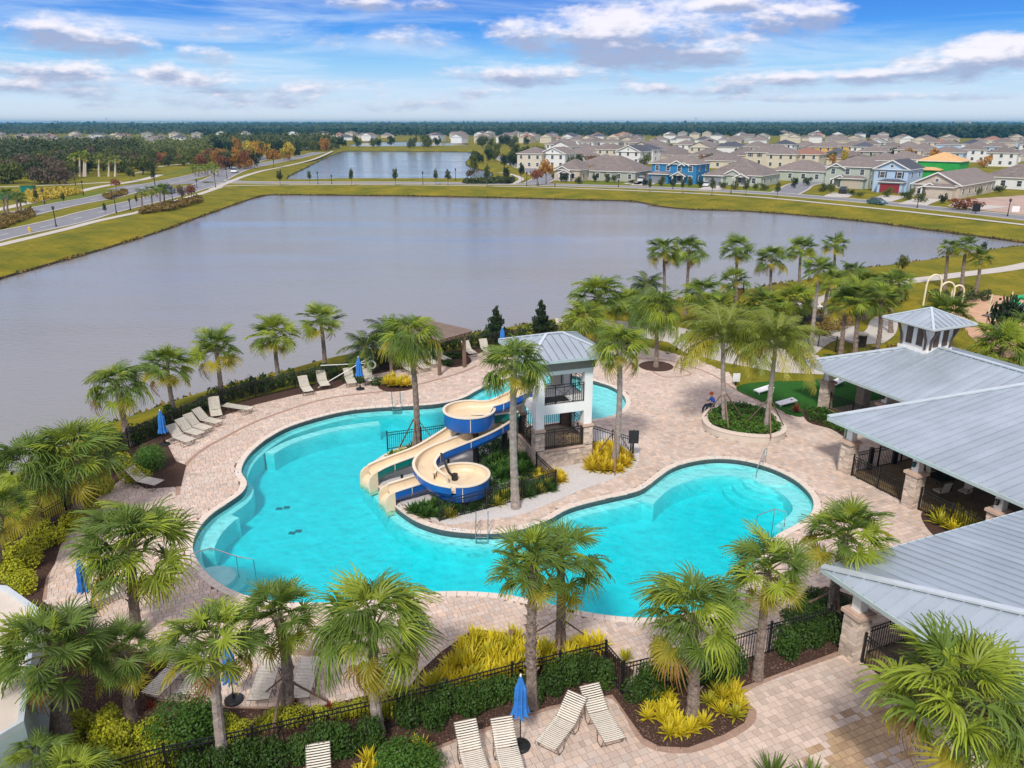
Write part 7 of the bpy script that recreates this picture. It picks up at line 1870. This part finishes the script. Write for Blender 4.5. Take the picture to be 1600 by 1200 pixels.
def lounger(head, foot, label, angle=40, z=.045):
    """head and foot: pixels on the ground under the two ends"""
    h, f = G(*head), G(*foot); d = h - f
    t = thing('sun_lounger', label, 'sun lounger', (h + f) / 2 + Vector((0, 0, z)), math.atan2(d.y, d.x) - math.pi / 2)
    lounger_parts(t, R(angle)); return t
far_l = [((471, 604), (486, 624), 'lounger of the far pair at the lake fence, left one'), ((500, 596), (511, 614), 'lounger of the far pair at the lake fence, right one'), ((543, 592), (552, 610), 'lounger just left of the middle closed parasol'), ((572, 589), (581, 606), 'lounger just right of the middle closed parasol'),
         ((628, 576), (648, 588), 'first lounger beside the pergola, left of the front post'), ((650, 572), (668, 584), 'second lounger, just under the pergola edge'), ((663, 566), (684, 577), 'third lounger under the pergola'), ((680, 560), (702, 571), 'fourth lounger, between the pergola posts'),
         ((726, 550), (740, 560), 'lounger just right of the right pergola post'), ((755, 548), (762, 556), 'lounger by the far parasol, left of the palm-hidden tower'),
         ((266, 686), (302, 700), 'first of the four angled loungers by the left fence, nearest the palm'), ((281, 677), (316, 688), 'second of the four angled loungers by the left fence'), ((293, 669), (328, 680), 'third of the four angled loungers by the left fence'), ((308, 661), (343, 669), 'fourth of the four angled loungers by the left fence, farthest from the palm')]
for h, f, lb in far_l: lounger(h, f, lb, 42)
lounger((335, 640), (341, 663), 'lounger with its back raised toward the camera beside the flat one', 55)
lounger((352, 642), (395, 648), 'lounger lying flat along the left paving', 2)
lounger((205, 756), (252, 766), 'white lounger standing alone in the left shrub recess', 38)
lounger((160, 945), (112, 962), 'lounger half hidden under the big palm left of the pool steps', 5)
lounger((285, 1052), (250, 1088), 'bottom left lounger inside the fence, seen from behind its back, left one', 40)
lounger((322, 1055), (305, 1082), 'bottom left lounger inside the fence, partly behind the bare trunk', 40)
lounger((409, 1100), (424, 1052), 'lounger left of the braced palm, seen from its head end', 6)
lounger((472, 1096), (485, 1050), 'lounger right of the braced palm, seen from its head end', 6)
lounger((727, 1160), (752, 1245), 'cream-strapped lounger at the bottom edge left of the blue parasol, left one', 30)
lounger((783, 1155), (806, 1240), 'cream-strapped lounger at the bottom edge touching the parasol foot', 30)
lounger((900, 1120), (852, 1182), 'crossing lounger right of the bottom parasol, pointing to the lower left', 30)
lounger((922, 1108), (958, 1170), 'crossing lounger right of the bottom parasol, pointing to the lower right', 30)
lounger((500, 1196), (500, 1290), 'lounger whose head just shows at the bottom edge left of the green bush', 30)
# ---------------------------------------------------------------- closed parasols
def parasol(px, py, top, label, spread=.2):
    b, tp = above(px, py, px, top); h = max(2.1, tp.z); t = thing('parasol', label, 'parasol', b + Vector((0, 0, .045)))
    m_ = MB(); m_.lathe((0, 0, 0), [(.30, 0), (.30, .05), (.24, .09), (.06, .12), (.05, .3)], 24); m_.build('base', M['black_metal'], t)
    m_ = MB(); m_.tube([(0, 0, .1), (0, 0, h - .05)], .02, 8); m_.build('pole', M['black_metal'], t)
    m_ = MB(); n_ = 48; rows = [(.03, h - .02, 0), (.07, h - .14, .2), (.11, h - .33, .3), (.13, h - .36, .35), (.15, h - .75, .35), (.16, h - 1.05, .35), (.22, h - 1.32, .4)]; vs = []
    for (r_, z, am) in rows:
        for k in range(n_):
            a = 2 * math.pi * k / n_; rr_ = r_ * (1 + am * math.cos(8 * a + .4) + .06 * math.sin(3 * a + z * 5)); vs.append((rr_ * math.cos(a + z * .15), rr_ * math.sin(a + z * .15), z - .04 * am * math.cos(8 * a)))
    m_.add(vs, [(i * n_ + k, i * n_ + (k + 1) % n_, (i + 1) * n_ + (k + 1) % n_, (i + 1) * n_ + k)[::-1] for i in range(len(rows) - 1) for k in range(n_)]); m_.build('canopy', M['cloth_blue'], t, smooth=True)
    m_ = MB(); m_.lathe((0, 0, h - 1.02), [(.165, 0), (.17, .03), (.165, .06)], 20); m_.build('tie_strap', M['cloth_blue'], t)
    m_ = MB(); m_.lathe((0, 0, h - .02), [(.03, 0), (.035, .05), (.01, .1)], 8); m_.build('finial', M['white_paint'], t)
parasol(813, 1168, 1058, 'closed blue parasol between the bottom loungers outside the fence')
parasol(366, 1096, 1020, 'closed blue parasol right of the bare palm trunk inside the fence')
parasol(140, 958, 875, 'closed blue parasol hidden behind the big palm left of the pool')
parasol(258, 696, 648, 'closed blue parasol at the left end of the angled loungers')
parasol(563, 609, 559, 'closed blue parasol between two loungers at the far fence')
parasol(785, 552, 512, 'closed blue parasol in front of the dark layered tree')
# ---------------------------------------------------------------- pergola
pa, pb_, pc, pd = G(687, 587), G(724, 575), G(690, 562), G(650, 572)
pe = thing('pergola', 'brown timber pergola with a slatted flat top over the far loungers', 'pergola', (pa.x, pa.y, 0), math.atan2((pb_ - pa).y, (pb_ - pa).x))
Lx = (pb_ - pa).length * 1.0; Lx = max(2.6, Lx); Ly = 5.2
pm_ = MB().box((0, 0, 1.25), (.2, .2, 2.5)).mesh('post', M['wood'])
for (x, y) in ((0, 0), (Lx, 0), (-.1, Ly), (Lx, Ly)): part('post', pm_, pe, (x, y, 0))
for y in (0, Ly):
    m_ = MB(); m_.box((Lx / 2, y, 2.6), (Lx + 1.0, .09, .24)); m_.build('beam', M['wood'], pe)
for i in range(8):
    m_ = MB(); m_.box((0, Ly / 2, 2.78), (.06, Ly + 1.0, .16)); part('rafter', m_.mesh('rafter', M['wood']), pe, (-.35 + i * (Lx + .7) / 7, 0, 0))
sl = MB().box((Lx / 2, 0, 2.89), (Lx + 1.1, .09, .045)).mesh('slat', M['wood_grey'])
for i in range(34): part('slat', sl, pe, (0, -.45 + i * (Ly + .9) / 33, 0))
# ---------------------------------------------------------------- pool furniture
def ladder(px, py, nx, ny, label, w=.55):
    c = G(px, py); n_ = (G(nx, ny) - c).normalized(); s = Vector((-n_.y, n_.x, 0)); t = thing('pool_ladder', label, 'ladder', c)
    for sg in (-1, 1):
        m_ = MB(); o = s * (sg * w / 2); m_.tube([o - n_ * .55 + Vector((0, 0, .04)), o - n_ * .55 + Vector((0, 0, .75)), o - n_ * .4 + Vector((0, 0, .92)), o - n_ * .1 + Vector((0, 0, .92)), o + n_ * .1 + Vector((0, 0, .75)), o + n_ * .14 + Vector((0, 0, -.9))], .022, 8); m_.build('handrail', M['steel'], t)
    for k in range(3): m_ = MB(); m_.box((0, 0, 0), (w, .1, .03)); m_.build('tread', M['steel'], t, loc=n_ * .14 + Vector((0, 0, -.1 - .26 * k)), rot=(0, 0, math.atan2(s.y, s.x)))
ladder(620, 636, 622, 645, 'steel pool ladder on the far pool edge below the yellow mound'); ladder(753, 834, 752, 850, 'steel pool ladder on the near side of the island')
def handrail(pts, label):
    b0_ = Vector(pts[0][:2] + (0,)) if isinstance(pts[0], tuple) else Vector((pts[0].x, pts[0].y, 0)); t = thing('handrail', label, 'handrail', b0_); m_ = MB(); m_.tube([Vector(p) - b0_ for p in pts], .024, 8); m_.build('rail', M['steel'], t)
    m_ = MB(); p = Vector(pts[-3]) - b0_; m_.tube([p, (p.x, p.y, -1.2)], .022, 6); m_.build('post', M['steel'], t)
a_, b_ = G(300, 884), G(398, 884)
d_ = (b_ - a_).normalized(); handrail([a_ + Vector((0, 0, .05)), a_ + Vector((0, 0, .55)), a_ + d_ * .9 + Vector((0, 0, .85)), a_ + d_ * 1.9 + Vector((0, 0, .45)), a_ + d_ * 2.6 + Vector((0, 0, .3)), a_ + d_ * 2.62 + Vector((0, 0, -.9))], 'bent steel handrail over the round steps at the lower left')
a_ = G(1196, 722); b_ = G(1172, 752); d_ = (b_ - a_).normalized(); handrail([a_ + Vector((0, 0, .05)), a_ + Vector((0, 0, .85)), a_ + d_ * .5 + Vector((0, 0, .9)), a_ + d_ * 1.6 + Vector((0, 0, .3)), a_ + d_ * 1.7 + Vector((0, 0, -.6))], 'steel handrail over the round steps at the right')
a_ = G(1225, 824); b_ = G(1186, 818); d_ = (b_ - a_).normalized(); handrail([a_ + Vector((0, 0, .05)), a_ + Vector((0, 0, .8)), a_ + d_ * .5 + Vector((0, 0, .85)), a_ + d_ * 1.2 + Vector((0, 0, .4)), a_ + d_ * 1.25 + Vector((0, 0, -.5))], 'steel handrail above the orange-stalked palm')
t = thing('rescue_pole', 'long white rescue pole and ring hanging on the far fence', 'rescue pole', G(497, 608)); m_ = MB(); m_.tube([(0, 0, .1), (3.4, 2.0, 1.75)], .03, 6); m_.build('pole', M['white_paint'], t); m_ = MB(); m_.tube([(0, 1.2, 1.35), (3.0, 2.2, 1.2)], .03, 6); m_.build('hook_pole', M['white_paint'], t)
m_ = MB(); m_.tube([(3.4 + .28 * math.cos(a), 2.2, 1.1 + .28 * math.sin(a)) for a in [k * math.pi / 8 for k in range(17)]], .06, 6); m_.build('life_ring', M['white_paint'], t)
t = thing('umbrella_stand_pole', 'thin white post with dark foot outside the island fence in front of the tall palm', 'pole', G(808, 794)); m_ = MB(); m_.tube([(0, 0, .1), (0, 0, 2.1)], .03, 8); m_.build('pole', M['white_paint'], t); m_ = MB(); m_.tube([(0, 0, 0), (0, 0, .25)], .05, 8); m_.tube([(0, 0, 2.0), (0, 0, 2.2)], .05, 8); m_.build('pole_end', M['black_metal'], t)
for (x, y, lb, rz) in ((1193, 614, 'white game board on the lawn left of the right coconut palm', .3), (1228, 634, 'white game board on the lawn nearest the dark red plant', .2), (1306, 603, 'white game board on the lawn near the far stone column', .5)):
    t = thing('cornhole_board', lb, 'game board', G(x, y, 0) + Vector((0, 0, .066)), rz); m_ = MB(); m_.add([(-.6, -.32, .08), (.6, -.32, .32), (.6, .32, .32), (-.6, .32, .08), (-.6, -.32, .14), (.6, -.32, .38), (.6, .32, .38), (-.6, .32, .14)], [(3, 2, 1, 0), (4, 5, 6, 7), (0, 1, 5, 4), (1, 2, 6, 5), (2, 3, 7, 6), (3, 0, 4, 7)]); m_.build('board', M['white_paint'], t)
    m_ = MB(); m_.lathe((.38, 0, .340), [(.09, 0), (.09, .006)], 14); m_.build('hole', M['black_plastic'], t)
    for sy in (-.28, .28): m_ = MB(); m_.box((.55, sy, .15), (.04, .06, .32)); m_.box((-.55, sy, .05), (.04, .06, .12)); m_.build('leg', M['white_paint'], t)
# patio table and chairs
t = thing('patio_table', 'dark patio table under the middle roof', 'table', AB(-23.6, 33.4, .08), TH); m_ = MB(); m_.box((0, 0, .72), (1.0, 1.0, .05)); m_.build('table_top', M['black_metal'], t)
for x in (-.42, .42):
    for y in (-.42, .42): m_ = MB(); m_.tube([(x, y, 0), (x, y, .7)], .025, 6); m_.build('leg', M['black_metal'], t)
def chair(c, rz, label):
    t = thing('patio_chair', label, 'chair', c, rz); m_ = MB(); m_.box((0, 0, .42), (.5, .5, .04)); m_.build('seat', M['strap'], t); m_ = MB(); m_.bar((0, .26, .44), (0, .40, .98), .48, .03, up=(0, 1, 0)); m_.build('backrest', M['strap'], t)
    for x in (-.24, .24):
        m_ = MB(); m_.tube([(x, -.24, 0), (x, -.24, .62), (x, .24, .62), (x, .3, 0)], .018, 6); m_.build('leg', M['bronze'], t)
        m_ = MB(); m_.tube([(x, .24, .42), (x, .4, 1.0)], .018, 6); m_.build('backrest_frame', M['bronze'], t)
chair(AB(-24.4, 34.0, .08), TH + 1.2, 'patio chair behind the dark table'); chair(AB(-22.4, 33.7, .08), TH - 1.4, 'patio chair right of the dark table')
chair(AB(-22.9, 32.6, .08), TH + 3.0, 'patio chair nearest the railing at the dark table')
# ---------------------------------------------------------------- playground
t = thing('climbing_arches', 'cream tubular playground arches beside the palm trio', 'playground frame', G(1483, 478))
for k, (x, w_, h_) in enumerate(((-1.9, 1.5, 3.2), (-.3, 1.5, 2.4), (1.0, 1.2, 2.0))):
    m_ = MB(); m_.tube([(x - w_ / 2, k * .3, 0), (x - w_ / 2, k * .3, h_ * .65)] + [(x - w_ / 2 * math.cos(a), k * .3, h_ * .65 + h_ * .35 * math.sin(a)) for a in [j * math.pi / 8 for j in range(1, 8)]] + [(x + w_ / 2, k * .3, h_ * .65), (x + w_ / 2, k * .3, 0)], .09, 8); m_.build('arch', M['play_cream'], t)
t = thing('playground_climber', 'playground frame with purple and green panels and pale posts', 'playground frame', G(1572, 512), .5)
for i in range(8):
    m_ = MB(); x, y = -2.6 + .8 * i, (i % 2) * 1.6 - .8; m_.tube([(x, y, 0), (x, y, 2.6 + .5 * math.sin(i * 1.7))], .06, 8); m_.build('post', M['play_cream'], t)
for i in range(4): m_ = MB(); m_.box((-2.1 + 1.0 * i, -.8, 1.9), (.8, .06, .7)); m_.build('panel', M['play_purple'], t)
m_ = MB(); m_.box((-.6, 0, 1.3), (4.4, 1.6, .1)); m_.build('platform', M['bronze'], t)
m_ = MB(); pts_ = [(1.6 + .7 * math.cos(a) + .25 * a, .9 * math.sin(a), 2.6 - a * .24) for a in [k * .4 for k in range(22)]]; m_.tube(pts_, .22, 8); m_.build('spiral_slide', M['play_green'], t, smooth=True)
# ---------------------------------------------------------------- people
def body_mesh(name, joints, edges, m_, sub=1, root=0):
    me = bpy.data.meshes.new(name); me.from_pydata([j[:3] for j in joints], edges, []); o = bpy.data.objects.new(name, me); COL.objects.link(o)
    sk = o.modifiers.new('skin', 'SKIN'); o.modifiers.new('sub', 'SUBSURF').levels = sub; o.modifiers['sub'].render_levels = sub
    for i, j in enumerate(joints): me.skin_vertices[0].data[i].radius = (j[3], j[4] if len(j) > 4 else j[3]); me.skin_vertices[0].data[i].use_root = i == root
    dg = bpy.context.evaluated_depsgraph_get(); ev = o.evaluated_get(dg); new = bpy.data.meshes.new_from_object(ev); bpy.data.objects.remove(o); new.materials.clear(); new.materials.append(M[m_])
    new.polygons.foreach_set('use_smooth', [True] * len(new.polygons)); return new
ps = thing('person', 'person in blue shirt and red cap sitting on the planter edge, holding a phone', 'person', G(1112, 646.5), R(190))
# local frame: faces +x, pelvis at the edge (z .56)
JB = [(0, 0, .60, .14, .12), (-.02, 0, .78, .13, .115), (.03, 0, .98, .15, .12), (.06, 0, 1.10, .09, .08), (.09, 0, 1.19, .052), (.12, 0, 1.27, .08), (.125, 0, 1.38, .085),
      (.04, .17, 1.06, .058), (.12, .25, .84, .045), (.34, .14, .92, .036), (.04, -.17, 1.06, .058), (.12, -.25, .84, .045), (.34, -.12, .90, .036),
      (.05, .10, .58, .095), (.42, .14, .60, .068), (.46, .15, .32, .052), (.44, .15, .09, .042), (.58, .17, .05, .035), (.05, -.10, .58, .095), (.42, -.16, .58, .068), (.54, -.17, .32, .052), (.55, -.17, .09, .042), (.69, -.19, .05, .035)]
EB = [(0, 1), (1, 2), (2, 3), (3, 4), (4, 5), (5, 6), (2, 7), (7, 8), (8, 9), (2, 10), (10, 11), (11, 12), (0, 13), (13, 14), (14, 15), (15, 16), (16, 17), (0, 18), (18, 19), (19, 20), (20, 21), (21, 22)]
part('body', body_mesh('body', JB, EB, 'skin', 2), ps)
sh = [(x, y, z, (r_[0] + .018)) if len(r_) == 1 else (x, y, z, r_[0] + .018, r_[1] + .018) for (x, y, z, *r_) in (JB[0], JB[1], JB[2], JB[3], JB[7], JB[8], JB[10], JB[11])]
part('shirt', body_mesh('shirt', sh, [(0, 1), (1, 2), (2, 3), (2, 4), (4, 5), (2, 6), (6, 7)], 'shirt_blue', 2), ps)
tr_ = [(x, y, z, r_[0] + .016, (r_[1] if len(r_) > 1 else r_[0]) + .016) for (x, y, z, *r_) in (JB[0], JB[13], JB[14], JB[15], JB[16], JB[18], JB[19], JB[20], JB[21])]
part('trousers', body_mesh('trousers', tr_, [(0, 1), (1, 2), (2, 3), (3, 4), (0, 5), (5, 6), (6, 7), (7, 8)], 'trousers', 2), ps)
m_ = MB(); m_.lathe((.12, 0, 1.36), [(.112, 0), (.115, .05), (.09, .11), (.03, .135)], 16); m_.box((.25, 0, 1.375), (.15, .15, .015)); m_.build('cap', M['cap_red'], ps, smooth=False)
m_ = MB(); m_.box((.215, .035, 1.335), (.012, .03, .014)); m_.box((.215, -.035, 1.335), (.012, .03, .014)); m_.build('eye', M['black_plastic'], ps)
m_ = MB(); m_.add([(.205, -.015, 1.30), (.205, .015, 1.30), (.24, 0, 1.295), (.208, 0, 1.335)], [(0, 1, 2), (0, 2, 3), (2, 1, 3)]); m_.build('nose', M['skin'], ps); m_ = MB(); m_.box((.198, 0, 1.262), (.012, .05, .01)); m_.build('mouth', M['cap_red'], ps)
for sg in (-1, 1):
    x0, y0, z0 = (.36, .13 * sg, .92 if sg > 0 else .90); h_ = MB()
    for k in range(4): yy = y0 + sg * (.03 - .02 * k); h_.tube([(x0, yy, z0), (x0 + .05, yy, z0 + .02), (x0 + (.08, .09, .085, .07)[k], yy, z0 + .005), (x0 + (.08, .09, .085, .07)[k] - .01, yy, z0 - .02)], .009, 6)
    h_.tube([(x0 - .01, y0 - sg * .02, z0), (x0 + .03, y0 - sg * .055, z0 + .03), (x0 + .06, y0 - sg * .05, z0 + .03)], .010, 6); h_.box((x0, y0, z0), (.07, .08, .03)); h_.build('hand', M['skin'], ps)
ph = MB(); ph.bar((.42, .13, .93), (.46, .13, 1.05), .075, .012, up=(1, 0, 0)); o = ph.build('phone', M['black_plastic']); o.location = ps.location; o.rotation_euler = ps.rotation_euler; tag(o, 'black phone held up by the person seated on the planter', 'phone')
def stander(px, py, top, shirt, label, stride=.15, rz=0.0):
    b, tp = above(px, py, px, top); t = thing('person', label, 'person', b + Vector((0, 0, .06)), rz); s = min(1.12, max(.95, tp.z / 1.75))
    J = [(0, 0, .95, .14, .11), (0, 0, 1.2, .13, .1), (0, 0, 1.42, .15, .10), (0, 0, 1.53, .055), (0, 0, 1.62, .08), (0, 0, 1.70, .08), (0, .2, 1.38, .055), (.03, .25, 1.12, .045), (.10, .24, .88, .035), (0, -.2, 1.38, .055), (-.03, -.25, 1.12, .045), (-.08, -.24, .88, .035),
         (0, .09, .88, .09), (stride * .5, .1, .48, .065), (stride, .1, .08, .045), (stride + .13, .1, .04, .035), (0, -.09, .88, .09), (-stride * .4, -.1, .48, .065), (-stride, -.1, .08, .045), (-stride + .13, -.1, .04, .035)]
    E_ = [(0, 1), (1, 2), (2, 3), (3, 4), (4, 5), (2, 6), (6, 7), (7, 8), (2, 9), (9, 10), (10, 11), (0, 12), (12, 13), (13, 14), (14, 15), (0, 16), (16, 17), (17, 18), (18, 19)]
    part('body', body_mesh('body', J, E_, 'skin', 1), t, scale=s)
    part('shirt', body_mesh('shirt', [(j[0], j[1], j[2], j[3] + .02, (j[4] if len(j) > 4 else j[3]) + .02) for j in (J[0], J[1], J[2], J[6], J[7], J[9], J[10])], [(0, 1), (1, 2), (2, 3), (3, 4), (2, 5), (5, 6)], shirt, 1), t, scale=s)
    part('trousers', body_mesh('trousers', [(j[0], j[1], j[2], j[3] + .018, (j[4] if len(j) > 4 else j[3]) + .018) for j in (J[0], J[12], J[13], J[14], J[16], J[17], J[18])], [(0, 1), (1, 2), (2, 3), (0, 4), (4, 5), (5, 6)], 'trousers', 1), t, scale=s)
    m_ = MB(); m_.lathe((-.015, 0, 1.66), [(.09, -.04), (.10, .03), (.07, .1), (.02, .12)], 12); part('hair', m_.mesh('hair', M['trunk_dark']), t, scale=s)
stander(841, 291.5, 282, 'shirt_dark', 'pedestrian in dark clothes crossing the side street mouth'); stander(867, 292.5, 285, 'shirt_dark', 'pedestrian in dark clothes on the pavement right of the orange tree', .2, .4); stander(1297, 466, 450, 'shirt_pink', 'walker in a pink top on the curving path behind the palms')

# ------------------------------------------------------------------ air
hz = MB(); hz.box((0, 3900, 16.75), (14000, 7900, 38.5))
hz.v = [(x, y, z) for x, y, z in hz.v]
me = hz.mesh('haze', []); hzo = link('haze', me)
hm_ = bpy.data.materials.new('haze'); hm_.use_nodes = True; n_, l_ = hm_.node_tree.nodes, hm_.node_tree.links; n_.clear()
pv = n_.new('ShaderNodeVolumePrincipled'); pv.inputs['Color'].default_value = (.12, .5, .8, 1); pv.inputs['Density'].default_value = .00016; pv.inputs['Anisotropy'].default_value = .2
oo = n_.new('ShaderNodeOutputMaterial'); l_.new(pv.outputs[0], oo.inputs[1]); me.materials.append(hm_); tag(hzo, kind='stuff')

ORD = ['leftmost', 'second', 'third', 'fourth', 'fifth', 'sixth', 'seventh', 'eighth', 'ninth', 'tenth', 'eleventh', 'twelfth', 'thirteenth', 'fourteenth', 'fifteenth', 'sixteenth', 'seventeenth', 'eighteenth', 'nineteenth', 'twentieth']
from collections import defaultdict
same = defaultdict(list)
for o in scene.objects:
    if o.parent is None and o.get('label') and o.get('category'): same[o['label']].append(o)
for lb, os_ in same.items():
    if 1 < len(os_) <= 20 and len(lb.split()) <= 12:
        os_.sort(key=lambda o: PJ(o.location)[0])
        for k, o in enumerate(os_): o['label'] = lb + (', leftmost of them' if k == 0 else ', %s from the left' % ORD[k])
print('houses', len([o for o in scene.objects if o.parent is None and o.name.startswith('house')]), 'trees', len([o for o in scene.objects if o.parent is None and o.name.startswith('tree')]))
print('objects', len(bpy.data.objects))
